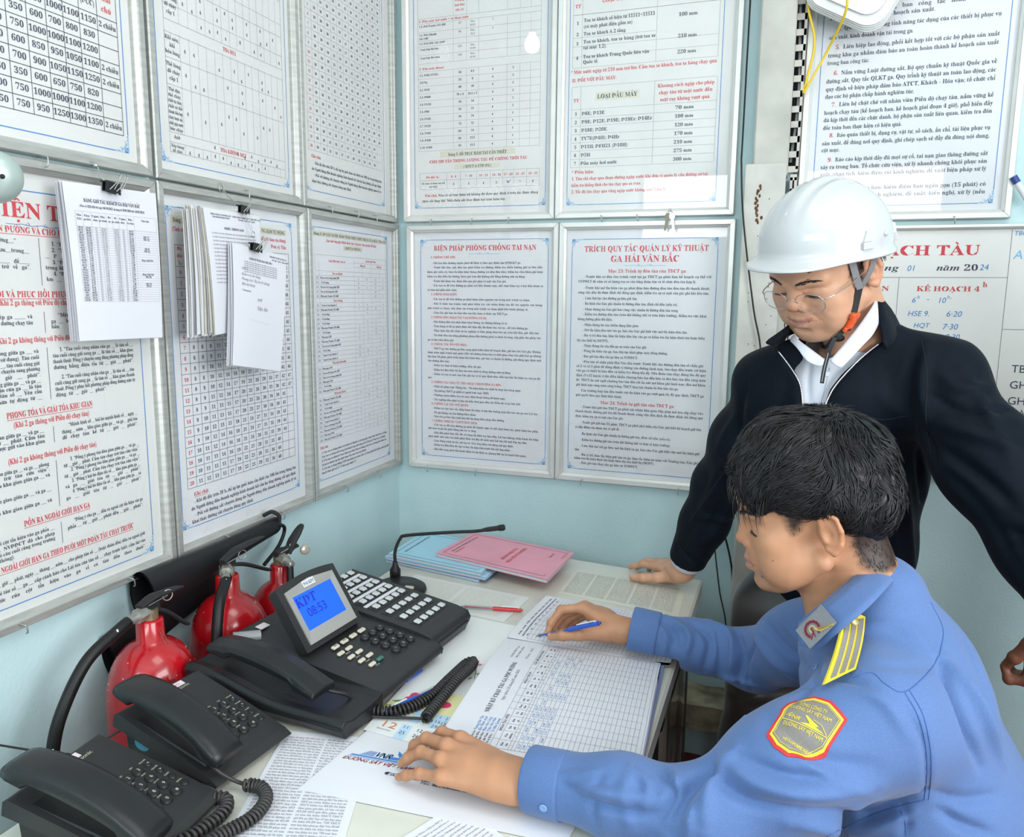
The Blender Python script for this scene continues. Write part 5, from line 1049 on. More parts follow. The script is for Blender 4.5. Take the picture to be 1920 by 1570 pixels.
# register book
t = thing('register_book', 'open ruled register book headed NHẬT KÝ CHẠY TÀU GA DỌC ĐƯỜNG', 'book', (.80, -.76, DT))
NPc = [np.array(q) for q in ((.658, -1.172), (.630, -.752), (.955, -.750), (.982, -1.150))]     # TL, TR, BR, BL in reading order (right = +y, down = +x)
FPc = [np.array(q) for q in ((.630, -.745), (.642, -.500), (.985, -.530), (.972, -.752))]
def page(name, C, z0, hump, pr, W, H, sgn, parent):
    n = 13; C3 = [np.array([c[0], c[1], 0]) for c in C]
    def S(u, v, dz=0):
        P = (C3[0] * (1 - u)[:, None] + C3[1] * u[:, None]) * (1 - v)[:, None] + (C3[3] * (1 - u)[:, None] + C3[2] * u[:, None]) * v[:, None]
        w_ = (1 - u) if sgn > 0 else u       # distance from the spine
        P[:, 2] = z0 + hump * (np.sin(np.clip(w_ * 3.4, 0, 1.57)) - .75 * np.clip(w_ - .3, 0, 1)) + dz - .002 * (v ** 6)
        return P
    u, v = np.meshgrid(np.linspace(0, 1, 25), np.linspace(0, 1, n)); V = S(u.ravel(), v.ravel()); F = [[(r + 1) * 25 + c, (r + 1) * 25 + c + 1, r * 25 + c + 1, r * 25 + c] for r in range(n - 1) for c in range(24)]; M = [0] * len(F)
    A = np.concatenate(pr.V); P = S(A[:, 0] / W, A[:, 1] / H, .0005); k = len(V); V = np.r_[V, P]; F += [[i + k for i in f] for f in pr.F]; M += pr.M
    mesh_obj(name, V, F, PINKS, parent, M, False)
    # block of pages below
    b = MB(); rs = np.random.RandomState(4)
    for L in range(7):
        q = S(u.ravel(), v.ravel(), -.0006 - .0014 * L); q[:, 2] = np.maximum(q[:, 2], DT + .006); j = rs.randn(2) * .0022; q[:, :2] += j
        b.add(q, [[(r + 1) * 25 + c, (r + 1) * 25 + c + 1, r * 25 + c + 1, r * 25 + c] for r in range(n - 1) for c in range(24)], 0, True)
    b.build(name + '_block', sheet_m, parent)
p = Print(14); W_, H_ = 420., 348.
p.text('NHẬT KÝ CHẠY TÀU GA DỌC ĐƯỜNG', 208, 60, 13, 1, 'c', 192); p.text('Ngày (đêm) 25 tháng 01 năm 2024', 216, 75, 8.5, 6, 'c', 118, st='i')
for k, tx in enumerate(('Số đến TBCT / ga', 'đến ban giao', '', 'Tàu: SE')): p.text(tx, 326, 42 + 11 * k, 7, 6, w=60)
for k, tx in enumerate(('Trực ban chạy tàu: Trương Đức Thọ', 'Trưởng dồn: Bùi Minh Anh', 'Gác ghi Bắc: Phan Văn Công', 'Gác ghi Nam: Trần Văn Hòa', 'TTATG: Tô Như Quang')):
    p.text(tx.split(': ')[0] + ':', 16, 56 + 8 * k, 6, 1, w=36); p.text(tx.split(': ')[1], 54, 56 + 8 * k, 8, 3, st='s', shear=.3, w=44)
ty0 = 92; X_ = [14, 40, 66, 88, 112, 136, 158, 182, 208, 236, 262, 290, 318, 342, 372, 412]; hh = 8.6
for x in X_: p.line([(x, ty0), (x, 338)], .6, 6)
for y in [ty0, ty0 + 12, ty0 + 34, ty0 + 40]: p.line([(14, y), (412, y)], .7, 6)
for k in range(25): p.line([(14, ty0 + 46 + hh * k * 1.0), (412, ty0 + 46 + hh * k)], .6, 6)
p.text('ĐOÀN TÀU ĐẾN', 90, ty0 + 8, 7, 1, 'c'); p.text('ĐOÀN TÀU ĐI', 250, ty0 + 8, 7, 1, 'c'); p.text('CÁC BIỂU BÁO TẠI GA', 345, ty0 + 8, 7, 1, 'c')
for k in range(15):
    a_, b_ = X_[k], X_[min(k + 1, 15)]; 
    if b_ > a_: p.text(('Mác', 'Cho', 'Xin', 'Báo', 'Ga', 'Chạy', 'Mác', 'Giờ', 'Đón', 'Xin', 'Ga', 'Báo', 'Số', 'Hãm', 'Ghi')[k], (a_ + b_) / 2, ty0 + 22, 6, 1, 'c'); p.text(('tàu', 'đường', 'gửi', 'ga', 'bên', 'khu', 'TH', 'đến', 'phút', 'ga', 'giao', 'bên', 'xe', 'tự', 'chú')[k], (a_ + b_) / 2, ty0 + 30, 6, 1, 'c'); p.text(str(k + 1), (a_ + b_) / 2, ty0 + 38.5, 4.5, 6, 'c')
rs = np.random.RandomState(11)
for r_ in range(6):
    for c in range(14):
        if rs.rand() < .62 - .06 * r_: p.text('%d.%02d' % (rs.randint(0, 23), rs.randint(0, 59)), (X_[c] + X_[c + 1]) / 2, ty0 + 52.5 + hh * r_, 6.5, 3, 'c', st='s', shear=.3)
page('near_page', NPc, DT + .0085, .010, p, W_, H_, 1, t)
p = Print(14); X_ = list(np.linspace(8, 235, 12))
for x in X_: p.line([(x, 40), (x, 338)], .6, 6)
for k in range(34): p.line([(8, 40 + 8.9 * k), (235, 40 + 8.9 * k)], .6, 6)
for k in range(9): p.text('số hiệu', 18 + 24 * k, 20, 6, 1, rot=0); p.text('mệnh lệnh', 14 + 24 * k, 30, 6, 1); p.text('hẹn', 20 + 24 * k, 38, 5.5, 1)
page('far_page', FPc, DT + .0065, .009, p, 243., 345., -1, t)
b = MB(); b.prism([tuple(NPc[0] - .002), tuple(FPc[1] + np.array([-.002, .003])), tuple(FPc[2] + np.array([.003, .003])), tuple(NPc[2] + np.array([.008, 0])), tuple(NPc[3] + np.array([.003, -.003]))], DT + .0040, DT + .0060); b.build('cover', mat('book_cover_blue', (.18, .22, .40), .6), t)

# notebooks at the back
def notebook(name, label, C, z, th, cm, lines_, rotz=0, W=300., H=210., blueback=False):
    t = thing(name, label, 'notebook', (C[0][0], C[0][1], z))
    ol = [tuple(c) for c in C]
    b = MB()
    sh = [tuple(np.array(c) * .985 + np.mean(C, axis=0) * .015) for c in C]
    for k in range(6): b.prism([tuple(np.array(q) + np.array([.0006, -.0004]) * (k % 3)) for q in sh], z + .001 + (th - .002) * k / 6, z + .001 + (th - .0024) * (k + .8) / 6)
    b.build('pages', sheet_m, t)
    b = MB(); b.prism(ol, z, z + .001); b.build('back_cover', mat('notebook_blue_back', (.04, .20, .52), .5) if blueback else cm, t)
    C3 = [np.array([c[0], c[1], z + th]) for c in C]
    n = 9
    def S(u, v, dz=0):
        P = (C3[0] * (1 - u)[:, None] + C3[1] * u[:, None]) * (1 - v)[:, None] + (C3[3] * (1 - u)[:, None] + C3[2] * u[:, None]) * v[:, None]; P[:, 2] += dz + .0015 * np.sin(u * 5) * v; return P
    u, v = np.meshgrid(np.linspace(0, 1, n), np.linspace(0, 1, n)); V = S(u.ravel(), v.ravel()); F = [[(r + 1) * n + c, (r + 1) * n + c + 1, r * n + c + 1, r * n + c] for r in range(n - 1) for c in range(n - 1)]; M = [0] * len(F)
    p = Print(); p.line([(14, 14), (W - 14, 14), (W - 14, H - 14), (14, H - 14)], .8, 1, True); p.line([(17, 17), (W - 17, 17), (W - 17, H - 17), (17, H - 17)], .4, 1, True)
    for (tx, x, y, s_, mi, w_, ro) in lines_: p.text(tx, x, y, s_, mi, 'c', w_, rot=ro)
    A = np.concatenate(p.V); P = S(A[:, 0] / W, A[:, 1] / H, .0005); k = len(V); V = np.r_[V, P]; F += [[i + k for i in f] for f in p.F]; M += p.M
    mats = list(PINKS); mats[0] = cm; mesh_obj('front_cover', V, F, mats, t, M, False)
    return t
sky = mat('notebook_sky', (.36, .64, .78), .5); pink_c = mat('notebook_pink', (.78, .34, .43), .5, noise=.1, nscale=9)
# reading order corners: titles read along +y for someone at the right side of the desk
notebook('notebook', 'light blue notebook topmost of the stack, partly under the pink one', [(.160, -.396), (.165, -.180), (.462, -.225), (.452, -.450)], DT + .018, .008, sky, [('CHẠY TÀU GA', 110, 175, 17, 1, 120, 0), ('QUYỂN SỐ 4', 110, 225, 10, 1, 60, 0), ('TỔNG CÔNG TY ĐƯỜNG SẮT VIỆT NAM', 110, 40, 9, 1, 150, 0)], W=220, H=300)
notebook('notebook', 'blue backed notebook in the middle of the stack under the light blue one', [(.150, -.400), (.16, -.175), (.478, -.235), (.468, -.455)], DT + .009, .008, sky, [('SỔ GIAO BAN', 110, 175, 17, 1, 120, 0)], W=220, H=300, blueback=True)
notebook('notebook', 'lowest white edged notebook of the blue stack', [(.150, -.395), (.155, -.18), (.455, -.225), (.448, -.450)], DT + .001, .0075, sky, [('SỔ GIAO BAN', 110, 175, 17, 1, 120, 0)], W=220, H=300)
notebook('notebook', 'pink notebook lying across the blue stack', [(.292, -.375), (.318, -.163), (.640, -.235), (.632, -.462)], DT + .0275, .009, pink_c, [('SỔ BÁO NHẬN CỦA', 112, 180, 15, 2, 105, 0), ('NHÂN VIÊN TUẦN ĐƯỜNG', 112, 202, 15, 2, 132, 0), ('TỔNG CÔNG TY ĐƯỜNG SẮT VIỆT NAM', 112, 34, 8, 1, 150, 0), ('CHI NHÁNH', 60, 46, 8, 2, 50, 0), ('Tháng 1.24', 165, 285, 7, 1, 36, 0)], W=222, H=330)

# pens
clear_pl = glass_mat('clear_pen_plastic', (.85, .88, .92), 1.45, .06, 1.5)
def pen(name, label, A, B, colm, clear=True, r=.0045):
    A = np.array(A, float); B = np.array(B, float); d = nz(B - A); L = np.linalg.norm(B - A); t = thing(name, label, 'pen', tuple(A)); cm_ = colm
    b = MB(); b.cyl(A + d * .010, A + d * L * .52, r * .92, r, n=12); b.build('clear_barrel', clear_pl, t)
    b = MB(); b.cyl(A + d * .0, A + d * .012, .0007, r * .75, n=10); b.build('tip', steel_m, t)
    b = MB(); b.cyl(A + d * .012, A + d * L * .6, .0016, n=8); b.build('ink_refill', cm_, t)
    b = MB(); b.cyl(A + d * L * .52, A + d * L * .97, r * 1.02, n=14); b.cyl(A + d * L * .97, B, r * .6, n=10); b.build('upper_barrel', cm_, t)
    s_ = nz(np.cross(d, (0, 0, 1))); u_ = np.cross(s_, d); b = MB(); b.box(A + d * L * .80 + u_ * (r + .0018), (L * .28, .003, .0015), np.array([d, s_, u_]).T); b.box(A + d * L * .93 + u_ * (r + .0006), (.004, .003, .003), np.array([d, s_, u_]).T); b.build('clip', mat('clip_white', (.8, .82, .85), .3), t)
    return t
penb = mat('pen_blue', (.02, .09, .50), .3, coat=.4); penr = mat('pen_red', (.60, .02, .03), .3, coat=.4)
pen('pen', 'red and clear pen lying alone on the desk behind the console', (.470, -.622, DT + .0060), (.614, -.594, DT + .0060), penr)
pen('pen', 'blue and clear pen on the calendar, parallel under the coiled cord', (.590, -.975, DT + .0095), (.535, -1.112, DT + .0095), penb)
pen('pen', 'blue capped pen poking out from beneath the console front', (.505, -1.045, DT + .0095), (.525, -.945, DT + .0095), penb)

# desk microphone
t = thing('desk_microphone', 'black gooseneck microphone on a round base behind the console', 'microphone', (.262, -.565, DT))
b = MB(); b.lathe([(0, 0), (.066, 0), (.068, .004), (.066, .012), (.055, .019), (0, .022)], (.285, -.575, DT), n=36); b.build('base', blk, t)
b = MB(); b.lathe([(0, 0), (.014, 0), (.014, .022), (.0075, .034), (.006, .044), (0, .044)], (.246, -.520, DT + .010), n=18); b.build('socket', blk, t)
b = MB(); pth = catmull([(.246, -.520, DT + .05), (.245, -.517, .83), (.256, -.510, .862), (.275, -.505, .872), (.388, -.482, .886), (.440, -.470, .8905), (.475, -.46, .896)], 8); b.tube(pth, .0042, 10); b.build('gooseneck', blk_m, t)
b = MB(); b.tube([(.462, -.462, .894), (.475, -.458, .896), (.505, -.449, .901)], [.0045, .0062, .0066], 12); b.lathe([(0, -.002), (.0078, 0), (.0082, .012), (.006, .016), (0, .017)], (.500, -.450, .900), (.95, .26, .15), 16); b.build('microphone_head', blk_m, t)
b = MB(); b.box((.322, -.592, DT + .021), (.022, .012, .006), rotm(0, 6, 20), bev=.002); b.build('talk_button', mat('beige_key', (.62, .56, .45), .5), t)

# ------------------------------------------------------------------ phones
ph_m = mat('phone_charcoal', (.026, .027, .028), .45, bump=.10, bscale=1500, noise=.15, nscale=30, spec=.4)
ph_d = mat('phone_dark', (.013, .014, .015), .36, spec=.4, bump=.06, bscale=1500)
key_d = mat('number_key_dark', (.014, .015, .016), .5); key_txt = mat('key_lettering', (.70, .66, .52), .5)
stick = mat('sticker_pink_white', (.78, .68, .72), .6)
def loc_mesh(b, name, mats, t, **k): return b.build(name, mats, t, world=False, **k)
def coil_path(center, n_turn, r, ppt=10):
    C = catmull(center, 30); d = np.linalg.norm(np.diff(C, axis=0), axis=1); s_ = np.r_[0, np.cumsum(d)]; L = s_[-1]; N = n_turn * ppt
    q = np.linspace(0, L, N); P = np.array([np.interp(q, s_, C[:, i]) for i in range(3)]).T; T = np.gradient(P, axis=0); out = []; up = np.array([0, 0, 1.])
    for i in range(N):
        tz = nz(T[i]); u_ = nz(up - tz * np.dot(up, tz)) if abs(tz[2]) < .98 else np.array([1, 0, 0]); s2 = np.cross(tz, u_); a = 2 * math.pi * i / ppt
        out.append(P[i] + r * (math.cos(a) * u_ + math.sin(a) * s2))
    return np.array(out)
def text_on(p, fr, name, m, t, world=False):
    """printed lettering laid on a plane: fr = (origin, X, Y-down, normal) in metres"""
    A = np.concatenate(p.V) / 1000; V = fr[0] + A[:, :1] * fr[1] + A[:, 1:2] * fr[2] + fr[3] * .0003
    return mesh_obj(name, V, p.F, m, t, p.M, False, world=world)
def arc_block(b, x0, x1, y0, y1, zt, zb, zdrop, n=14, bulge=.0, mi=0, endr=.01, taper=0.0):
    """bar along x whose back is arched: zt top at the middle, dropping by zdrop at the ends; rounded cross-section"""
    xs = np.linspace(x0, x1, n); V = []; m = 12
    for i, x in enumerate(xs):
        q = (x - x0) / (x1 - x0) * 2 - 1; e = max(0.0, 1 - abs(q) ** 14) ** .5 if abs(q) < 1 else 0.0; e = max(e, .35)
        top = zt - zdrop * q * q; bot = zb + (.011 * (1 - q ** 4) if abs(q) < .62 else 0) * 1.0
        w_ = (y1 - y0) / 2 * (1 - taper * (1 - q * q)) * (.82 + .18 * e); yc = (y0 + y1) / 2; h_ = (top - bot) / 2 * (.7 + .3 * e); zc = (top + bot) / 2
        for k in range(m):
            a = 2 * math.pi * k / m + math.pi / m; c, s_ = math.cos(a), math.sin(a)
            V.append((x, yc + w_ * np.sign(c) * abs(c) ** .55, zc + h_ * np.sign(s_) * abs(s_) ** .55))
    F = [(i * m + k, i * m + (k + 1) % m, (i + 1) * m + (k + 1) % m, (i + 1) * m + k) for i in range(n - 1) for k in range(m)]
    F += [list(range(m))[::-1], [(n - 1) * m + k for k in range(m)]]
    b.add(V, F, mi, True)

def desk_phone(label, org, rz, cord, sticker, blue_mark=False):
    t = thing('desk_phone', label, 'telephone', (org[0], org[1], DT), (0, 0, math.radians(rz)), 'twin black desk phones')
    L, W = .216, .158
    zt = lambda x: .074 - .052 * (x / L)
    bt = lambda x: float(np.interp(x, [.010, L * .5, L - .014], [zt(0) + .004, zt(L * .5) + .003, zt(L)]))
    b = MB()      # body: thick wedge plate with overhang on a narrower stand
    sec = [(0, zt(0) - .020), (.004, zt(0)), (.010, zt(0) + .004), (L * .5, zt(L * .5) + .003), (L - .014, zt(L)), (L, zt(L) - .008), (L - .004, zt(L) - .013), (L * .5, zt(L * .5) - .018)]
    fr = (np.zeros(3), np.array([1, 0, 0]), np.array([0, 0, 1]), np.array([0, 1, 0])); b.prism(sec[::-1], -.002, W, fr)
    loc_mesh(b, 'body', ph_m, t, bevel=.0045, segs=3)
    b = MB(); b.prism([(.018, 0), (.012, zt(0) - .018), (L - .012, zt(L) - .010), (L - .020, 0)][::-1], .010, W - .010, fr); loc_mesh(b, 'stand', ph_d, t, bevel=.004)
    b = MB(); b.box((.105, .027, zt(.105) + .003), (.165, .040, .004), rotm(0, 13.8, 0), bev=.002); loc_mesh(b, 'cradle', ph_d, t)
    # handset
    b = MB(); arc_block(b, -.110, .110, -.027, .025, .030, -.006, .016, 22, taper=.06)
    R_ = rotm(0, 15.5, -2.0); V = [(v * np.array([1.03, 1.14, 1.25])) @ R_.T + np.array([.110, .024, .077]) for v in b.V]; b.V = V; loc_mesh(b, 'handset', ph_d, t)
    # keys
    sl = rotm(0, 13.6, 0)
    nums = [['1', '2', '3'], ['4', '5', '6'], ['7', '8', '9'], ['*', '0', '#']]
    for r_ in range(4):
        for c in range(3):
            x = .1026 + .0205 * r_; y = .0850 + .0203 * c; z = bt(x) - .0005
            k = MB(); k.lathe([(0, 0), (.0090, 0), (.0090, .0015), (.0074, .0042), (0, .0046)], (0, 0, 0), n=20, smooth=False); k.V = [v * np.array([.92, 1.02, 1]) @ sl.T + np.array([x, y, z]) for v in k.V]
            pr = Print(); pr.text(nums[r_][c], 0, 2.6, 7.5, 1, 'c', st='s'); A = np.concatenate(pr.V) / 1000
            # numerals read for someone in front (+x side): right = +y, up = -x
            V = np.c_[A[:, 1], A[:, 0], np.full(len(A), .0048)] @ sl.T + np.array([x, y, z]); k.add(V, pr.F, 1); loc_mesh(k, 'key', [key_d, key_txt], t)
    for j, tx in enumerate(('<', '>', '', '')):
        x = .1026 + .0202 * j; y = .1452; z = bt(x) - .0004; k = MB(); k.lathe([(0, 0), (.0058, 0), (.0058, .0012), (.0046, .003), (0, .0034)], (0, 0, 0), n=16, smooth=False); k.V = [v @ sl.T + np.array([x, y, z]) for v in k.V]
        if tx:
            pr = Print(); pr.text(tx, 0, 2.6, 7, 1, 'c', st='s'); A = np.concatenate(pr.V) / 1000; V = np.c_[A[:, 1], A[:, 0], np.full(len(A), .0036)] @ sl.T + np.array([x, y, z]); k.add(V, pr.F, 1)
        loc_mesh(k, 'small_key', [key_d, key_txt], t)
    pr = Print(); pr.text('Panasonic', 0, 0, 9, 0, 'c', 38, st='s'); pr.text('Panasonic', .2, .1, 9, 0, 'c', 38, st='s')
    zz = bt(.030) + .0004; text_on(pr, (np.array([.030, .105, zz]), np.array([0, 1, 0]), sl @ np.array([1, 0, 0]), np.array([0, 0, 1])), 'brand_lettering', key_txt, t)
    b = MB(); b.box((.018, sticker, bt(.018) + .0004), (.011, .030, .0008), sl); pr = Print(); pr.text('KM:3', 0, 3, 6, 1, 'c', st='s'); A = np.concatenate(pr.V) / 1000; b.add(np.c_[A[:, 1], A[:, 0], np.full(len(A), .0010)] @ sl.T + np.array([.018, sticker, bt(.018) + .0004]), pr.F, 1); loc_mesh(b, 'sticker', [stick, mat('sticker_red', (.6, .1, .15), .6)], t)
    # small captions above the keys
    pr = Print()
    for r_, row in enumerate((('', 'ABC', 'DEF'), ('GHI', 'JKL', 'MNO'), ('PQRS', 'TUV', 'WXYZ'), ('TONE', 'OPER', ''))):
        for c, tx in enumerate(row):
            if tx: pr.text(tx, 85.0 + 20.3 * c, 102.6 + 20.5 * r_ - 10.3, 3.4, 0, 'c', st='s')
    for j, tx in enumerate(('VOLUME', 'VOLUME', 'FLASH', 'REDIAL')): pr.text(tx, 145, 102.6 + 20.2 * j - 7.6, 3.2, 0, 'c', st='s')
    A = np.concatenate(pr.V) / 1000; V = np.c_[A[:, 1], A[:, 0], [bt(x) + .0004 for x in A[:, 1]]]; mesh_obj('caption_print', V, pr.F, key_txt, t, pr.M, False, world=False)
    if blue_mark:
        b = MB(); n = 20; a_ = np.linspace(0, 2 * math.pi, n, endpoint=False); b.add(np.c_[.048 + .016 * np.cos(a_), np.full(n, .0095), .030 + .011 * np.sin(a_)], [list(range(n))]); loc_mesh(b, 'round_blue_sticker', mat('sticker_blue', (.05, .30, .45), .5), t)
    # coiled cord, world points
    b = MB(); lead = catmull(cord[0], 8); b.tube(lead, .0030, 8); cp = coil_path(cord[1], cord[2], .0078, 10); b.tube(cp, .0027, 7); b.tube(catmull(cord[3], 8), .0030, 8)
    c_ = b.build('coiled_cord', mat('cord_charcoal', (.030, .028, .027), .5), None); c_.parent = t; c_.matrix_parent_inverse = (Matrix.Translation((org[0], org[1], DT)) @ Matrix.Rotation(math.radians(rz), 4, 'Z')).inverted()
    return t
D = DT
desk_phone('black desk phone nearer the console, coiled cord curling over paper', (.195, -1.362), -6,
    ([(.400, -1.385, D + .045), (.412, -1.378, D + .030), (.428, -1.368, D + .016), (.444, -1.366, D + .013)], [(.444, -1.366, D + .013), (.470, -1.365, D + .013), (.492, -1.385, D + .012), (.498, -1.425, D + .012), (.482, -1.468, D + .012), (.472, -1.51, D + .012), (.474, -1.58, D + .012)], 42, [(.474, -1.58, D + .01), (.46, -1.70, D + .01), (.30, -1.76, D + .01)]), .105, blue_mark=True)
desk_phone('black desk phone nearest the camera in the bottom left corner', (.230, -1.577), 5,
    ([(.440, -1.560, D + .050), (.452, -1.552, D + .035), (.455, -1.545, D + .016)], [(.415, -1.408, D + .0125), (.438, -1.404, D + .0125), (.4535, -1.425, D + .0125), (.452, -1.460, D + .0125), (.442, -1.495, D + .0125), (.41, -1.535, D + .0125), (.38, -1.60, D + .0125)], 34, [(.38, -1.60, D + .01), (.30, -1.69, D + .01), (.22, -1.69, D + .01)]), .095)
cable('phone_wire', 'thin black wire running along the wall to the nearest phone', [(.02, -1.50, .83), (.05, -1.46, .80), (.11, -1.42, .775), (.17, -1.41, .775), (.215, -1.45, .785)], .0016, blk_m)
cable('phone_wire', 'short thin black wire rising behind the second phone', [(.17, -1.395, .765), (.188, -1.37, .785), (.212, -1.345, .800)], .0016, blk_m)

# ---- the console telephone
KO = np.array([.172, -1.15, DT]); KR = -5.3
t = thing('console_telephone', 'large black console telephone with tilted blue screen reading 08:53', 'telephone', tuple(KO), (0, 0, math.radians(KR)))
zk = lambda x: .088 - .143 * min(max(x, 0), .345)
fr = (np.zeros(3), np.array([1, 0, 0]), np.array([0, 0, 1]), np.array([0, 1, 0]))
b = MB()
b.prism([(.005, .030), (.004, .070), (.012, .086), (.14, zk(.14) - .004), (.335, zk(.335) - .002), (.345, zk(.345) - .010), (.342, zk(.345) - .022), (.20, .026)][::-1], .085, .30, fr)
loc_mesh(b, 'body', ph_m, t, bevel=.006, segs=3)
b = MB()
b.prism([(.004, .034), (.002, .074), (.010, .089), (.285, zk(.285) + .004), (.315, zk(.315) + .001), (.322, zk(.32) - .012), (.318, zk(.32) - .024), (.18, .028)][::-1], .300, .462, fr)
loc_mesh(b, 'key_panel', ph_m, t, bevel=.006, segs=3)
b = MB(); b.prism([(.02, 0), (.010, .045), (.19, .036), (.325, .026), (.315, .004), (.30, 0)][::-1], .012, .448, fr); loc_mesh(b, 'underside', ph_d, t, bevel=.004)
b = MB()      # cradle tray at the left end, with a wavy flank
xs = np.linspace(0, .345, 24); V = []; zf = lambda x: .066 - .10 * x + .006 * math.sin(x * 21 + .6)
for x in xs:
    z1 = zf(x)
    for (y, z) in ((-.022, .006), (-.030, .022), (-.030, z1 - .008), (-.022, z1), (.0, z1 - .006), (.070, z1 - .004), (.088, z1 + .002), (.088, .004)): V.append((x, y, z))
n8 = 8; F = [(i * n8 + k, (i + 1) * n8 + k, (i + 1) * n8 + (k + 1) % n8, i * n8 + (k + 1) % n8) for i in range(23) for k in range(n8)] + [list(range(n8)), [23 * n8 + k for k in range(n8)][::-1]]
b.add(V, F, 0, False); loc_mesh(b, 'handset_tray', ph_d, t, bevel=.003, segs=2)
b = MB(); n = 18; xs = np.linspace(-.125, .125, n); V = []      # handset: squared bar, arched back, blunt front
for x in xs:
    q = x / .125; top = .030 - .020 * q * q; bot = (-.004 if abs(q) > .55 else .006); w_ = .029 - .004 * (1 - q * q)
    V += [(x, -w_, bot), (x, w_, bot), (x, w_ + .001, (top + bot) / 2), (x, w_ - .003, top - .002), (x, 0, top + .002), (x, -w_ + .003, top - .002), (x, -w_ - .001, (top + bot) / 2)]
m = 7; F = [(i * m + k, i * m + (k + 1) % m, (i + 1) * m + (k + 1) % m, (i + 1) * m + k) for i in range(n - 1) for k in range(m)] + [list(range(m))[::-1], [(n - 1) * m + k for k in range(m)]]
b.add(V, F, 0, False); b.V = [v @ rotm(0, 7.5, -3).T + np.array([.158, .012, .078]) for v in b.V]; loc_mesh(b, 'handset', ph_d, t, bevel=.003, segs=2)
# tilting screen: hinge line from (.165,.098) to (.165,.262)
sx = np.array([0, 1, 0]); tilt = math.radians(33); sup = np.array([-math.sin(tilt), 0, math.cos(tilt)]); sn = np.array([math.cos(tilt), 0, math.sin(tilt)])
so = np.array([.176, .180, .071]); Wd, Hd = .172, .138
def SP(pts, h0, h1, bb, mi=0): bb.prism(pts, h0, h1, (so, sx, sup, sn), mi)
arch = lambda w_, h0_, h1_, n=9, rise=.008: [(-w_ / 2, h0_), (w_ / 2, h0_)] + [(w_ / 2 - w_ * k / n, h1_ - rise * (2 * k / n - 1) ** 2) for k in range(n + 1)]
b = MB(); SP(arch(Wd, 0, Hd), -.022, 0, b); scr = loc_mesh(b, 'screen_housing', ph_m, t, bevel=.003, segs=2)
b = MB(); o_ = arch(Wd - .030, .010, Hd - .012); i_ = [(-.056, .033), (.056, .033), (.056, .107), (-.056, .107)]
# bezel as a raised ring
V = []; F = []
outer = [(-.071, .010), (.071, .010), (.071, .118), (0, .126), (-.071, .118)]; inner = [(-.057, .034), (.057, .034), (.057, .104), (0, .104), (-.057, .104)]
for pts, h in ((outer, .0002), (outer, .003), (inner, .001), (inner, -.004)): V += [so + sx * a + sup * c + sn * h for a, c in pts]
for r_ in range(3):
    for k in range(5): F.append((r_ * 5 + k, r_ * 5 + (k + 1) % 5, (r_ + 1) * 5 + (k + 1) % 5, (r_ + 1) * 5 + k))
b.add(V, F, 0); loc_mesh(b, 'silver_bezel', mat('silver_plastic', (.45, .44, .42), .35, metal=.4), scr)
pr = Print(); pr.text('KDT', 2, 24, 27, 1, st='b', shear=.1); pr.text('08:53', 20, 48, 25, 1, st='s')
A = np.concatenate(pr.V) / 1000
V = [so + sx * a + sup * c + sn * .0006 for a, c in ((-.057, .034), (.057, .034), (.057, .104), (-.057, .104))]; k = 4
V2 = so + sn * .0011 + (A[:, :1] - .060) * sx + (.104 - A[:, 1:2]) * sup
keep = V2
mesh_obj('lit_screen', np.r_[np.array(V), V2], [[0, 1, 2, 3]] + [[i + 4 for i in f] for f in pr.F], [mat('lcd_blue', (.01, .07, .5), .3, emit=(.0, .085, .95), estr=.72), mat('lcd_dark', (.01, .02, .25), .4, emit=(.0, .015, .40), estr=.5)], scr, [0] + [1] * len(pr.F), False, world=False)
b = MB(); b.box(so + sx * -.004 + sup * .1175 + sn * .0035, (.034, .013, .001), np.array([sx, sup, sn]).T); pr = Print(); pr.text('ĐÀI KDT', 0, 3.6, 9.5, 1, 'c', 30); A = np.concatenate(pr.V) / 1000; b.add(so + sx * -.004 + sup * .1175 + sn * .0043 + A[:, :1] * sx - A[:, 1:2] * sup, pr.F, 1); loc_mesh(b, 'name_label', [sheet_m, ink_k], scr)
# direct keys: 8 strips of 5
kw = mat('key_pale_grey', (.58, .60, .60), .4); beige = mat('beige_key')
sl = rotm(0, 8.15, 0)
for c in range(8):
    x = .026 + .0341 * c; z = zk(x) + .0035
    b = MB(); b.box((x, .383, z), (.0255, .128, .002), sl, bev=.0008); ks = loc_mesh(b, 'key_strip', ph_d, t)
    if c < 4:
        b = MB(); b.box((x + .0165, .383, zk(x + .016) + .0040), (.0085, .128, .0012), sl); loc_mesh(b, 'paper_label', sheet_m, ks)
    for r_ in range(5):
        y = .335 + .0245 * r_ + .0; k = MB(); k.box((x, y, z + .0035), (.0150, .0150, .006), sl, bev=.0022); loc_mesh(k, 'direct_key', kw, ks)
nums = [['1', '2', '3'], ['4', '5', '6'], ['7', '8', '9'], ['*', '0', '#']]
for r_ in range(4):
    for c in range(3):
        x = .2125 + .0240 * r_; y = .2215 + .0258 * c; z = zk(x) - .002
        k = MB(); k.lathe([(0, 0), (.0093, 0), (.0093, .003), (.0078, .0062), (0, .0058)], (0, 0, 0), n=20, smooth=False); k.V = [v @ sl.T + np.array([x, y, z]) for v in k.V]
        pr = Print(); pr.text(nums[r_][c], 0, 2.6, 7.5, 1, 'c', st='s'); A = np.concatenate(pr.V) / 1000; k.add(np.c_[A[:, 1], A[:, 0], np.full(len(A), .0065)] @ sl.T + np.array([x, y, z]), pr.F, 1); loc_mesh(k, 'number_key', [key_d, kw], t)
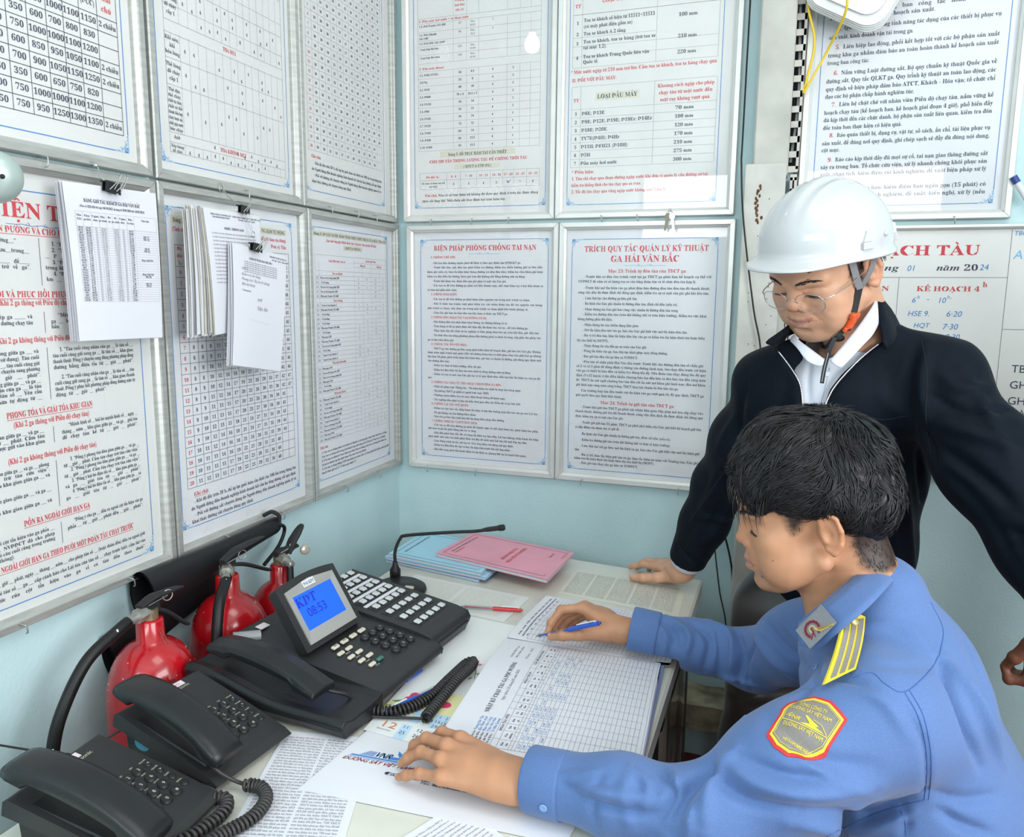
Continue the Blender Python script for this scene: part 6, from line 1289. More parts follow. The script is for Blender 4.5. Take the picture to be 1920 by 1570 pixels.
for q in range(4):
    x, y = .172, .155 + .0280 * q; k = MB(); k.box((x + .020, y, zk(x + .02) + .0012), (.0100, .0185, .006), sl, bev=.002)
    pr = Print(); pr.text(('SPK', 'MIC', '▲', '▶')[q] if q < 2 else '>', 0, 2, 6, 1, 'c', st='s'); A = np.concatenate(pr.V) / 1000; k.add(np.c_[A[:, 1], A[:, 0], np.full(len(A), .0034)] @ sl.T + np.array([x + .020, y, zk(x + .02) + .0012]), pr.F, 1); loc_mesh(k, 'soft_key', [beige, key_d], t)
for c in range(4):
    for r_ in range(2):
        x = .2130 + .0222 * c; y = .1437 + .0250 * r_ + .0018 * c; k = MB(); k.box((x, y, zk(x) + .0005), (.0085, .0175, .006), sl, bev=.002); loc_mesh(k, 'function_key', mat('green_key', (.05, .16, .12), .4) if (c == 3 and r_ == 1) else beige, t)
pr = Print()
for c, tx in enumerate(('REDIAL', 'HOLD', 'FLASH', 'MUTE')): pr.text(tx, 156, 213 + 22.2 * c + 9, 4.4, 0, 'c', st='s', rot=0)
A = np.concatenate(pr.V) / 1000; V = np.c_[A[:, 1], A[:, 0], [zk(x) - .0006 for x in A[:, 1]]]; mesh_obj('caption_print', V, pr.F, kw, t, pr.M, False, world=False)
b = MB(); b.cyl((.028, .062, .084), (.060, .100, .082), .012, .010, n=16); loc_mesh(b, 'grey_hinge', mat('grey_hinge', (.25, .26, .27), .35), t)
b = MB(); b.box((.040, .128, .0855), (.016, .024, .0008), sl); loc_mesh(b, 'sticker', stick, t)
b = MB(); b.box((.062, .200, .080), (.016, .05, .012), sl); loc_mesh(b, 'rear_slot', blk_m, t)
# its long doubled coiled cord
b = MB(); b.tube(catmull([(.442, -1.158, D + .060), (.458, -1.150, D + .054), (.472, -1.135, D + .044), (.484, -1.118, D + .026)], 8), .0030, 8)
cp = coil_path([(.484, -1.116, D + .022), (.520, -1.118, D + .014), (.560, -1.100, D + .0135), (.588, -1.045, D + .0135), (.594, -.970, D + .0135), (.600, -.905, D + .0145), (.612, -.895, D + .018), (.618, -.925, D + .021), (.616, -.985, D + .024), (.613, -1.05, D + .018), (.612, -1.112, D + .015)], 74, .0080, 9); b.tube(cp, .0028, 7)
b.tube(catmull([(.612, -1.118, D + .012), (.602, -1.108, D + .010), (.56, -1.118, D + .009), (.515, -1.130, D + .0095), (.47, -1.128, D + .010), (.44, -1.09, D + .012)], 8), .0026, 8)
c_ = b.build('coiled_cord', mat('cord_black', (.016, .015, .015), .42), None); c_.parent = t; c_.matrix_parent_inverse = (Matrix.Translation(tuple(KO)) @ Matrix.Rotation(math.radians(KR), 4, 'Z')).inverted()
# ------------------------------------------------------------------ soft-body modelling: distance fields turned into skin
class Field:
    def __init__(s, lo, hi, res):
        s.lo = np.array(lo, float); s.res = res; s.n = np.ceil((np.array(hi, float) - s.lo) / res).astype(int) + 1
        s.D = np.full(tuple(s.n), 1e3, dtype=np.float32)
    def _win(s, lo, hi):
        a = np.clip(np.floor((np.array(lo) - s.lo) / s.res).astype(int), 0, s.n); b = np.clip(np.ceil((np.array(hi) - s.lo) / s.res).astype(int) + 1, 0, s.n)
        if np.any(b <= a): return None
        ax = [s.lo[i] + s.res * np.arange(a[i], b[i], dtype=np.float32) for i in range(3)]
        return tuple(slice(a[i], b[i]) for i in range(3)), ax[0][:, None, None], ax[1][None, :, None], ax[2][None, None, :]
    def _mix(s, sl, d, k, op):
        A = s.D[sl]
        if op == '+':
            if k > 0:
                h = np.maximum(k - np.abs(A - d), 0) / k; s.D[sl] = np.minimum(A, d) - h * h * k * .25
            else: s.D[sl] = np.minimum(A, d)
        elif op == '-':
            h = np.maximum(k - np.abs(A + d), 0) / max(k, 1e-9); s.D[sl] = np.maximum(A, -d) + h * h * k * .25
        elif op == '&':
            h = np.maximum(k - np.abs(A - d), 0) / max(k, 1e-9); s.D[sl] = np.maximum(A, d) + h * h * k * .25
    def ell(s, c, r, k=0.0, op='+', R=None, m=None):
        c = np.array(c, float); r = np.ones(3) * r if np.isscalar(r) else np.array(r, float); m = k + 3 * s.res if m is None else m; e = r.max() + m
        w_ = s._win(c - e, c + e)
        if w_ is None: return s
        sl, X, Y, Z = w_; X = X - c[0]; Y = Y - c[1]; Z = Z - c[2]
        if R is not None:
            R = np.asarray(R, float); U = X * R[0, 0] + Y * R[1, 0] + Z * R[2, 0]; V = X * R[0, 1] + Y * R[1, 1] + Z * R[2, 1]; W = X * R[0, 2] + Y * R[1, 2] + Z * R[2, 2]
        else: U, V, W = X, Y, Z
        k0 = np.sqrt((U / r[0]) ** 2 + (V / r[1]) ** 2 + (W / r[2]) ** 2); k1 = np.sqrt((U / r[0] ** 2) ** 2 + (V / r[1] ** 2) ** 2 + (W / r[2] ** 2) ** 2) + 1e-9
        s._mix(sl, (k0 * (k0 - 1) / k1).astype(np.float32), k, op); return s
    def cap(s, a, b, ra, rb=None, k=0.0, op='+', sq=None):
        """tapered capsule; sq = (direction, factor) flattens the section"""
        a = np.array(a, float); b = np.array(b, float); rb = ra if rb is None else rb; e = max(ra, rb) * (1 if sq is None else max(1, 1 / sq[1])) + k + 3 * s.res
        w_ = s._win(np.minimum(a, b) - e, np.maximum(a, b) + e)
        if w_ is None: return s
        sl, X, Y, Z = w_; d = b - a; L2 = max(d @ d, 1e-12); X = X - a[0]; Y = Y - a[1]; Z = Z - a[2]
        t = np.clip((X * d[0] + Y * d[1] + Z * d[2]) / L2, 0, 1); X = X - t * d[0]; Y = Y - t * d[1]; Z = Z - t * d[2]
        if sq is not None:
            q = nz(sq[0]); pr_ = X * q[0] + Y * q[1] + Z * q[2]; g = sq[1] - 1; X = X + pr_ * q[0] * g; Y = Y + pr_ * q[1] * g; Z = Z + pr_ * q[2] * g
        s._mix(sl, (np.sqrt(X * X + Y * Y + Z * Z) - (ra + (rb - ra) * t)).astype(np.float32), k, op); return s
    def chain(s, P, R, k=0.01, op='+', sq=None):
        for i in range(len(P) - 1): s.cap(P[i], P[i + 1], R[i], R[i + 1], k, op, sq)
        return s
    def half(s, c, n, k=0.0, box=None):
        """keep what lies behind the plane through c with outward normal n"""
        lo, hi = (s.lo, s.lo + s.n * s.res) if box is None else box
        sl, X, Y, Z = s._win(lo, hi); n = nz(n); s._mix(sl, ((X - c[0]) * n[0] + (Y - c[1]) * n[1] + (Z - c[2]) * n[2]).astype(np.float32), k, '&'); return s
    def mesh(s):
        D = s.D; S = D < 0; n = D.shape; cnt = np.zeros([q - 1 for q in n], np.float32); acc = np.zeros([q - 1 for q in n] + [3], np.float32)
        rng = [slice(0, -1), slice(1, None)]
        for ax in range(3):
            o = [a for a in range(3) if a != ax]
            for i in (0, 1):
                for j in (0, 1):
                    sa = [None] * 3; sb = [None] * 3; sa[ax] = rng[0]; sb[ax] = rng[1]; sa[o[0]] = sb[o[0]] = rng[i]; sa[o[1]] = sb[o[1]] = rng[j]; sa = tuple(sa); sb = tuple(sb)
                    A = D[sa]; B = D[sb]; m = S[sa] != S[sb]; t = np.where(m, A / np.where(m, A - B, 1), 0); cnt += m
                    acc[..., ax] += np.where(m, t, 0); acc[..., o[0]] += m * i; acc[..., o[1]] += m * j
        act = cnt > 0; idx = -np.ones(act.shape, np.int64); idx[act] = np.arange(act.sum()); I = np.argwhere(act)
        V = (I + acc[act] / cnt[act][:, None]) * s.res + s.lo; F = []
        for ax in range(3):
            o = [a for a in range(3) if a != ax]; sa = [slice(1, -1)] * 3; sb = [slice(1, -1)] * 3; sa[ax] = slice(0, -1); sb[ax] = slice(1, None)
            A = S[tuple(sa)]; B = S[tuple(sb)]
            for flip, m in ((0, A & ~B), (1, B & ~A)):
                P = np.argwhere(m)
                if not len(P): continue
                P[:, o[0]] += 1; P[:, o[1]] += 1
                def at_(di, dj):
                    Q = P.copy(); Q[:, o[0]] += di; Q[:, o[1]] += dj; return idx[Q[:, 0], Q[:, 1], Q[:, 2]]
                q = np.stack([at_(-1, -1), at_(0, -1), at_(0, 0), at_(-1, 0)], 1)
                if flip ^ (ax == 1): q = q[:, ::-1]
                F.append(q)
        return V, np.concatenate(F)
def normals(V, F):
    a, b, c, d = [V[F[:, i]] for i in range(4)]; fn = np.cross(c - a, d - b); N = np.zeros_like(V)
    for i in range(4): np.add.at(N, F[:, i], fn)
    return N / (np.linalg.norm(N, axis=1, keepdims=True) + 1e-12)
def relax(V, F, it=1, lam=.5):
    E = np.concatenate([F[:, [i, (i + 1) % 4]] for i in range(4)]); E = np.concatenate([E, E[:, ::-1]])
    for _ in range(it):
        A = np.zeros_like(V); c = np.zeros(len(V)); np.add.at(A, E[:, 0], V[E[:, 1]]); np.add.at(c, E[:, 0], 1); V = V + lam * (A / np.maximum(c, 1)[:, None] - V)
    return V
def seg_dist(V, P):
    d = np.full(len(V), 9.0); 
    for a, b in zip(P[:-1], P[1:]):
        e = b - a; t = np.clip(((V - a) @ e) / max(e @ e, 1e-12), 0, 1); d = np.minimum(d, np.linalg.norm(V - a - t[:, None] * e, axis=1))
    return d
def onz(u, v, z):
    d = at(u, v, 1.0) - CAM; return CAM + d * (z - CAM[2]) / d[2]
class Cloth:
    """a grown surface that can be creased, trimmed with seams and patched"""
    def __init__(s, V, F): s.V = V; s.F = F; s.N = normals(V, F); s.bvh()
    def bvh(s): s.T = BVHTree.FromPolygons([Vector(v) for v in s.V], s.F.tolist())
    def hit(s, u, v):
        d = nz(at(u, v, 1.0) - CAM); r = s.T.ray_cast(Vector(CAM), Vector(d))
        if r[0] is None:
            r = s.T.find_nearest(Vector(at(u, v, 1.15))); return np.array(r[0]), np.array(r[1])
        return np.array(r[0]), np.array(r[1])
    def path(s, px, n=6):
        P = catmull([(a, b, 0) for a, b in px], n) if len(px) > 2 else np.array([(px[0][0] + (px[1][0] - px[0][0]) * t, px[0][1] + (px[1][1] - px[0][1]) * t, 0) for t in np.linspace(0, 1, 8)])
        return [s.hit(q[0], q[1]) for q in P]
    def fold(s, px, w, h, taper=True):
        """raise (h > 0) or sink a crease along picture positions that are first cast onto the surface"""
        H = s.path(px); P = np.array([q[0] for q in H]); NN = np.array([q[1] for q in H]); keep = np.r_[True, np.linalg.norm(np.diff(P, axis=0), axis=1) < .12]; P = P[keep]; NN = NN[keep]
        lo = P.min(0) - 3 * w; hi = P.max(0) + 3 * w; m = np.where(np.all((s.V > lo) & (s.V < hi), axis=1))[0]
        if not len(m): return s
        Vm = s.V[m]; best = np.full(len(m), 9.); tt = np.zeros(len(m)); nseg = len(P) - 1
        for i in range(nseg):
            e = P[i + 1] - P[i]; t = np.clip(((Vm - P[i]) @ e) / max(e @ e, 1e-12), 0, 1); d = np.linalg.norm(Vm - P[i] - t[:, None] * e, axis=1); g = d < best; best[g] = d[g]; tt[g] = (i + t[g]) / nseg
        k = np.exp(-(best / w) ** 2)
        if taper: k = k * np.sin(np.clip(tt, .04, .96) * math.pi) ** .6
        k = k * (s.N[m] @ nz(NN.mean(0)) > -.2)
        s.V[m] += s.N[m] * (k * h)[:, None]; return s
    def done(s): s.N = normals(s.V, s.F); s.bvh(); return s
    def seam(s, b, px, r=.0008, off=.0004, mi=0):
        H = s.path(px, 8); P = np.array([q[0] + q[1] * off for q in H]); b.tube(P, r, 5, mi)
    def drape(s, A, c_px, up_px, scale, off=.0008):
        """lay flat points A (mm, y down) on the surface around the point seen at c_px; up_px is seen above it"""
        c, n = s.hit(*c_px); u, _ = s.hit(*up_px); up = nz((u - c) - n * np.dot(u - c, n)); right = np.cross(up, n); A = np.asarray(A)[:, :2]; out = np.zeros((len(A), 3)); cache = {}
        for i, (x, y) in enumerate(A):
            kx = (round(float(x), 1), round(float(y), 1))
            if kx not in cache:
                p = c + right * x * scale / 1000 - up * y * scale / 1000; r = s.T.ray_cast(Vector(p + n * .05), Vector(-n))
                if r[0] is None or abs(np.dot(np.array(r[0]) - p, n)) > .04: q = p
                else: q = np.array(r[0])
                cache[kx] = q + n * off
            out[i] = cache[kx]
        return out, n
def densify(poly, step=3.0):
    out = []
    for a, b in zip(poly, poly[1:] + poly[:1]):
        n = max(1, int(math.dist(a, b) / step)); out += [(a[0] + (b[0] - a[0]) * k / n, a[1] + (b[1] - a[1]) * k / n) for k in range(n)]
    return out

def noise3(V, f, seed=0):
    """cheap smooth noise from summed sines"""
    rs = np.random.RandomState(seed); o = np.zeros(len(V))
    for k in range(9):
        d = nz(rs.randn(3)); o += np.sin(V @ d * f * (.7 + .9 * rs.rand()) + rs.rand() * 6.28)
    return o / 4.5

# ---- head in its own millimetres: x forward, y to the person's left, z up; origin between the ears
def head_field(o):
    g = o.get; F = Field((-135, -100, -165), (135, 100, 160), o.get('res', 2.1))
    F.ell((10, 0, 60), (102, 75, 82)); F.ell((-22, 0, 52), (78, 79, 80), 20)
    F.ell((46, 0, -8), (58, g('facew', 60), 82), 26); F.ell((68, 0, 62), (44, 58, 44), 20)
    fat = g('fat', 0.0)
    for s in (1, -1):
        F.cap((8, 57 * s, -40), (62, 24 * s, -76), 15 + fat * 5, 15 + fat * 3, 24); F.ell((70, 43 * s, -14), (23, 19, 19), 18); F.ell((58, 42 * s, -46), (29, 17 + fat * 6, 28 + fat * 3), 20)
        F.cap((99, 14 * s, 25), (84, 46 * s, 26), 8, 7, 14)
        F.ell((104, 33 * s, 4), (15, 18, 11), 12, '-')
        F.ell((80, 33 * s, 2), (16.5, 17, 13.5), 5)
        # upper lid hood and lower lid
        F.cap((95, 20 * s, 6), (86, 46 * s, 6), 3.2, 3.0, 5); F.cap((95, 21 * s, -7), (88, 44 * s, -6), 2.4, 2.2, 6)
    F.ell((84, 0, -46), (19, 30, 27), 16); F.ell((78, 0, -80), (15, 20, 15), 18)
    if fat: F.ell((48, 0, -84), (34, 36, 16), 22)
    # nose
    nl = g('nose', 0.0)
    F.cap((102, 0, 14), (108 + nl, 0, -12), 6, 8.5, 9); F.ell((108 + nl, 0, -16), (9.5, 10, 9), 5); 
    for s in (1, -1): F.ell((100 + nl, 12.5 * s, -21), (10, 7, 8), 4)
    for s in (1, -1): F.ell((104 + nl, 6 * s, -27.5), (4.5, 3, 3.5), 2.5, '-')
    # smile fold, lips
    sm = g('smile', 0.0)
    mw, mz, lr = 24 + 5 * sm, -51 + 5.5 * sm, 1 - .28 * sm
    for s in (1, -1):
        F.chain([(103.0, 0, -44), (101, 9 * s, -44), (91 - sm, mw * s, mz + 1)], [4.4 * lr, 4.4 * lr, 2.0], 4)
        F.chain([(100.5, 0, -57 + sm), (99, 8 * s, -57 + sm), (91 - sm, (mw - 3) * s, mz - 1)], [5.2 * lr, 4.8 * lr, 2.0], 4)
        F.chain([(107.5, 0, -50.3), (104.5, 10 * s, -50.6 + .5 * sm), (92 - sm, (mw + 2) * s, mz)], [1.5, 1.5, 1.7], 1.5, '-')
    F.ell((97, 0, -69), (7, 14, 4.5), 7, '-')
    # ears
    for s in (1, -1):
        R = rotm(0, 12, -22 * s if True else 0); c = np.array([-2, 79 * s, 4])
        F.ell(c, (17, 7, 29), 6, '+', R)
        F.chain([c + R @ np.array(q) * np.array([1, 1, 1]) for q in ((10, 3 * s, 8), (9, 5 * s, 22), (-1, 6 * s, 29), (-12, 6 * s, 20), (-15, 6 * s, 2), (-9, 4 * s, -16), (2, 3 * s, -26), (9, 2 * s, -20))], [3, 3.3, 3.5, 3.5, 3.3, 3.3, 4.5, 4], 3)
        F.ell(c + R @ np.array((3, 9 * s, 2)), (7.5, 6, 13), 3, '-', R); F.ell(c + R @ np.array((-5, 8.5 * s, 12)), (5, 4, 9), 3, '-', R)
        F.cap(c + R @ np.array((10, 4 * s, -2)), c + R @ np.array((9, 5 * s, -8)), 4, 3.5, 3)
    # neck
    F.cap((-30, 0, -10), tuple(g('neck', (-52, 0, -150))), 54, g('neckr', 56), 22, '+', ((0, 1, 0), 1.06)); F.cap((10, 0, -75), (-14, 0, -150), 26, 38, 22)
    return F
def skin_tint(V, base, o):
    """the colours skin has of its own: lips, cheeks, ears, stubble"""
    C = np.tile(np.array(base), (len(V), 1)); x, y, z = V.T
    def mixc(w_, c, a):
        q = np.clip(w_ * a, 0, 1)[:, None]; C[:] = C * (1 - q) + np.array(c) * q
    yy = np.abs(y); sm = o.get('smile', 0)
    mixc(np.exp(-((yy / 46) ** 8) - ((z + 20) / 40) ** 4) * (x > 60), (base[0] * 1.02, base[1] * .84, base[2] * .80), .35)
    up_ = sm * 6 * (yy / 28) ** 1.6; lip = (x > 84) & (yy < 24 + 2 * sm) & (z < -41 - sm * 1.5 - yy * .12 + up_) & (z > -61.5 + sm * 4 + yy * .24 + up_ * .8)
    mixc(lip * 1.0, o.get('lip', (.36, .15, .13)), .75)
    mixc(np.exp(-((yy - 90) / 12) ** 2) * (np.abs(x) < 30), (base[0], base[1] * .80, base[2] * .76), .5)
    mixc(np.exp(-((x - 108) / 12) ** 2 - (y / 14) ** 2 - ((z + 18) / 12) ** 2), (base[0], base[1] * .80, base[2] * .75), .4)
    if o.get('stubble'): mixc(np.exp(-((z + 66) / 22) ** 4) * (x > 55) * (~lip), tuple(c * .72 for c in base), o['stubble']); mixc(np.exp(-((z + 36) / 7) ** 2) * (x > 96) * (yy < 22), tuple(c * .6 for c in base), o['stubble'])
    nz_ = noise3(V / 1000, 260, 3); C *= (1 + .05 * nz_)[:, None]
    return np.clip(C, 0, 1)
skin = mat('skin', (.5, .25, .15), .46, vcol=True, bump=.16, bscale=900, sss=.06, spec=.45)
brow_m = mat('brow_hair', (.02, .014, .012), .8); lash_m = mat('lash', (.015, .01, .01), .7); eye_w = mat('eye_white', (.62, .58, .55), .2); hair_m = mat('black_hair', (.006, .006, .007), .40, spec=.45)
class Pose:
    def __init__(s, O, f, up, sc=1.0):
        s.O = np.array(O, float); f = nz(f); up = nz(np.array(up) - f * np.dot(up, f)); s.M = np.array([f, np.cross(up, f), up]).T * sc / 1000
    def __call__(s, V): return np.asarray(V, float) @ s.M.T + s.O
def face_bits(P, T, parent, o):
    """brows, lashes, a glimpse of the eyes; T: tree of the head in its own space"""
    def snap(p, off):
        r = T.ray_cast(Vector((p[0] + 60, p[1], p[2])), Vector((-1, 0, 0)))
        return np.array(r[0]) + np.array([off, 0, 0]) if r[0] is not None else np.array(p, float)
    rs = np.random.RandomState(2)
    for s in (1, -1):
        b = MB()
        for k in range(70):
            t = rs.rand(); y = (13 + 34 * t) * s; z = 24 + 6 * math.sin(t * 2.6) + rs.randn() * 1.3; a = snap((90, y, z), .3); e = snap((90, y + (4 + 4 * t) * s, z + 2.5 - 4.0 * t), .8)
            b.tube(P(np.array([a, (a + e) / 2 + [.6, 0, 0], e])), np.array([.6, .5, .15]) / 1000, 4)
        b.build('eyebrow', brow_m, parent)
        b = MB(); lid = [snap((90, (19 + 28 * t) * s, -1.2 + 1.6 * math.sin(t * 3.1) - 2.5 * t), .25) for t in np.linspace(0, 1, 12)]
        b.tube(P(np.array(lid)), .0009, 6)
        for k in range(16):
            q = lid[min(11, int(k * .7))]; b.tube(P(np.array([q, q + [3.5, (.5 + k * .12) * s, -2.2]])), np.array([.35, .1]) / 1000, 4)
        b.build('eyelashes', lash_m, parent)
        b = MB(); e = [snap((90, (23 + 20 * t) * s, -3.2 + 1.0 * math.sin(t * 3.1) - 1.8 * t), .15) for t in np.linspace(0, 1, 8)]; b.tube(P(np.array(e)), np.array([.3, .8, 1.2, 1.3, 1.3, 1.1, .7, .3]) / 1000, 6); b.build('eye', mat('eye_dark', (.06, .04, .035), .15), parent)

def hand(F, wrist, mcp, fingers, thumb, k=.010, fr=.0092, side=None, wr=.026, flat=1.45, nrm=(0, 0, 1)):
    """grow a hand: palm between wrist and knuckles, each finger a chain of three bones, thumb from the palm's side"""
    wrist = np.array(wrist, float); mcp = [np.array(q, float) for q in mcp]; n = nz(nrm)
    c = np.mean(mcp, axis=0)
    for i, q in enumerate(mcp): F.cap(wrist + (q - c) * .45, q, .0165, .0118 if i < 3 else .0108, .016, sq=(n, 1.05))
    F.ell((wrist * .40 + c * .60), (.030, .034, .016), .014, R=np.array([nz(c - wrist), nz(np.cross(n, nz(c - wrist))), nz(np.cross(nz(c - wrist), np.cross(n, nz(c - wrist))))]).T)
    G = []
    for q, fg, sc in zip(mcp, fingers, (1.0, 1.05, .98, .86)):
        pts = [q] + [np.array(p, float) for p in fg]; r = [fr * 1.12 * sc, fr * 1.0 * sc, fr * .90 * sc, fr * .74 * sc]; G.append((pts, r))
    G.append(([np.array(p, float) for p in thumb], [.0165, .0125, .0108, .0086][:len(thumb)]))
    for pts, r in G:
        T = Field(F.lo, F.lo + (F.n - 1) * F.res, F.res); T.chain(pts, r, .004)
        for p, rr in zip(pts[1:-1], r[1:]): T.ell(p, rr * 1.07, .004)
        T.D = T.D[:F.D.shape[0], :F.D.shape[1], :F.D.shape[2]]
        # blend only near the knuckle so that fingers stay apart
        root = pts[0]; ax = [F.lo[i] + F.res * np.arange(F.D.shape[i]) for i in range(3)]
        dist = np.sqrt((ax[0][:, None, None] - root[0]) ** 2 + (ax[1][None, :, None] - root[1]) ** 2 + (ax[2][None, None, :] - root[2]) ** 2)
        kk = np.clip(k * 1.5 * (1 - dist / .030), .0012, k).astype(np.float32); A = F.D; d = T.D; h = np.maximum(kk - np.abs(A - d), 0) / kk; F.D = np.minimum(A, d) - h * h * kk * .25
    return G
def nails(G, n, parent, which=(0, 1, 2, 3, 4), tint=(.62, .40, .33)):
    m = mat('finger_nail', tint, .3, coat=.3); nn = nz(n)
    for i in which:
        pts, r = G[i]; d = nz(pts[-1] - pts[-2]); s_ = nz(np.cross(d, nn)); u = np.cross(s_, d); R = np.array([d, s_, u]).T
        if u @ nn < 0: u = -u; R = np.array([d, s_, u]).T
        b = MB(); b.sphere(pts[-1] + d * r[-1] * .10 + u * r[-1] * .62, (r[-1] * .78, r[-1] * .62, r[-1] * .42), 12, R=R); b.build('finger_nail', m, parent)
# ------------------------------------------------------------------ the seated man
SK1 = (.50, .245, .135)
man = thing('person', 'seated man in a light blue railway uniform shirt writing in the register', 'person', (1.45, -1.0, 0))
P1 = Pose((1.2160, -1.012, 1.143), (-.984, -.140, -.108), (-.119, .045, .992), 1.03)
o1 = dict(lip=(.40, .17, .13), stubble=.30, facew=60, nose=0, neck=(-78, 4, -150), neckr=50)
FH = head_field(o1); hv, hf = FH.mesh(); hv = relax(hv, hf, 1, .4); T1 = BVHTree.FromPolygons([Vector(v) for v in hv], hf.tolist())
hc = skin_tint(hv, SK1, o1)
# moles near the mouth
for c_, r_ in (((86, 30, -66), 2.6), ((80, 38, -62), 1.2), ((76, 45, -20), .9), ((70, 48, -34), .8)):
    d_ = np.linalg.norm(hv - (np.array(c_) if True else 0), axis=1)
    q_ = T1.find_nearest(Vector(c_))[0]; d_ = np.linalg.norm(hv - np.array(q_), axis=1); hc[d_ < r_] = (.10, .045, .03)
# close-cropped sides: the hair's own colour over the scalp
def cropped(V, poly):
    x, z = V[:, 0], V[:, 2]; inside = np.zeros(len(V), bool); j = len(poly) - 1
    for i in range(len(poly)):
        xi, zi = poly[i]; xj, zj = poly[j]; c = ((zi > z) != (zj > z)) & (x < (xj - xi) * (z - zi) / (zj - zi + 1e-9) + xi); inside ^= c; j = i
    return inside
FADE1 = [(46, 2), (38, 8), (26, 26), (14, 44), (0, 52), (-14, 50), (-26, 34), (-32, 8), (-34, -20), (-44, -48), (-66, -62), (-140, -58), (-140, 120), (60, 120), (60, 34)]
jit = noise3(hv / 1000, 700, 4)
def edge_dist(V, poly):
    P = np.array(poly + poly[:1], float); return seg_dist(np.c_[V[:, 0], V[:, 2], V[:, 0] * 0], np.c_[P, P[:, 0] * 0])
sgn = np.where(cropped(hv, FADE1), 1, -1) * edge_dist(hv, FADE1)
a_ = np.clip((sgn + 7 + jit * 2.0) / 13, 0, 1) * (np.abs(hv[:, 1]) > 24); a_ = np.where((np.abs(hv[:, 1]) > 78.5) & (hv[:, 0] > -30) & (hv[:, 0] < 26), a_ * np.clip((hv[:, 2] - 38) / 8, 0, 1), a_)
a_ = np.maximum(a_, np.clip((hv[:, 2] - 60) / 8, 0, 1) * (hv[:, 0] < 84)); a_ = np.maximum(a_, np.clip((hv[:, 2] + 62 + jit * 3) / 16, 0, 1) * (hv[:, 0] < -50))
hc = hc * (1 - a_[:, None] * .93) + np.array((.012, .010, .011)) * a_[:, None]
HVW = P1(hv); VW = [HVW]; FW = [hf]; CW = [hc]; nV = len(hv)
def add_body(V, F, C):
    global nV
    VW.append(V); FW.append(F + nV); CW.append(C); nV += len(V)
def tint_hand(V, base, seed, kn=()):
    C = np.tile(np.array(base), (len(V), 1)) * (1 + .06 * noise3(V, 180, seed))[:, None]
    for q, r in kn: 
        d = np.exp(-(np.linalg.norm(V - q, axis=1) / r) ** 2)[:, None]; C = C * (1 - d * .35) + np.array((base[0] * .95, base[1] * .72, base[2] * .66)) * d * .35
    return np.clip(C, 0, 1)
# left hand, palm down on the envelope
F = Field((.585, -1.345, .745), (.92, -1.125, .86), .0016)
G_L = hand(F, (.822, -1.262, .792), [(.716, -1.203, .800), (.706, -1.232, .803), (.710, -1.262, .799), (.722, -1.288, .789)],
     [[(.676, -1.184, .792), (.660, -1.182, .776), (.662, -1.186, .766)], [(.662, -1.212, .794), (.640, -1.208, .776), (.634, -1.210, .765)], [(.668, -1.243, .791), (.644, -1.240, .774), (.634, -1.241, .764)], [(.684, -1.280, .782), (.659, -1.275, .770), (.645, -1.273, .763)]],
     [(.790, -1.222, .782), (.742, -1.186, .775), (.712, -1.170, .770), (.694, -1.172, .765)], fr=.0090)
F.cap((.80, -1.262, .790), (.93, -1.258, .795), .029, .033, .02, sq=((0, 0, 1), 1.12)); F.half((0, 0, .7575), (0, 0, -1), .002)
v_, f_ = F.mesh(); v_ = relax(v_, f_, 2, .4); add_body(v_, f_, tint_hand(v_, SK1, 5, [(p_[1], .009) for p_, r_ in G_L[:4]] + [(p_[0], .010) for p_, r_ in G_L[:4]]))
# right hand holding the pen
F = Field((.66, -.86, .745), (.98, -.60, .88), .0016)
G_R = hand(F, (.872, -.722, .800), [(.782, -.712, .832), (.783, -.688, .826), (.788, -.668, .815), (.798, -.652, .802)],
     [[(.742, -.727, .828), (.727, -.748, .806), (.722, -.757, .786)], [(.742, -.708, .812), (.727, -.728, .794), (.728, -.748, .779)], [(.748, -.690, .795), (.738, -.707, .778), (.751, -.722, .771)], [(.760, -.672, .786), (.750, -.686, .775), (.764, -.699, .770)]],
     [(.838, -.745, .800), (.792, -.765, .798), (.758, -.768, .792), (.733, -.766, .784)], fr=.0092, nrm=(0, 0, 1), wr=.026)
F.cap((.85, -.722, .799), (.935, -.722, .803), .028, .029, .02, sq=((0, 0, 1), 1.12)); F.half((0, 0, .7705), (0, 0, -1), .002)
v_, f_ = F.mesh(); v_ = relax(v_, f_, 2, .4); add_body(v_, f_, tint_hand(v_, SK1, 6, [(p_[1], .009) for p_, r_ in G_R[:4]]))
# trunk and arms under the shirt
F = Field((.88, -1.36, .38), (1.62, -.62, 1.16), .012)
F.chain([(1.45, -1.0, .50), (1.40, -1.0, .70), (1.33, -1.0, .87)], [.10, .10, .10], .06, sq=((0, 1, 0), .8)); F.chain([(1.32, -1.0, .88), (1.293, -1.0, .97), (1.275, -1.005, 1.04)], [.07, .055, .048], .04)
for s_, sh, el, wr_ in ((1, (1.285, -1.15, .915), (1.10, -1.270, .806), (.93, -1.258, .795)), (-1, (1.28, -.85, .91), (1.14, -.715, .775), (.97, -.722, .798))): F.chain([sh, el, wr_], [.034, .028, .026], .02)
v_, f_ = F.mesh(); add_body(v_, f_, np.tile(np.array(SK1), (len(v_), 1)))
mesh_obj('body', np.concatenate(VW), np.concatenate(FW), skin, man, None, True, np.concatenate(CW))
face_bits(P1, T1, man, o1)
nails(G_L, (0, 0, 1), man, (0, 1, 2, 3)); nails(G_R, (-.3, -.3, 1), man, (0, 4))

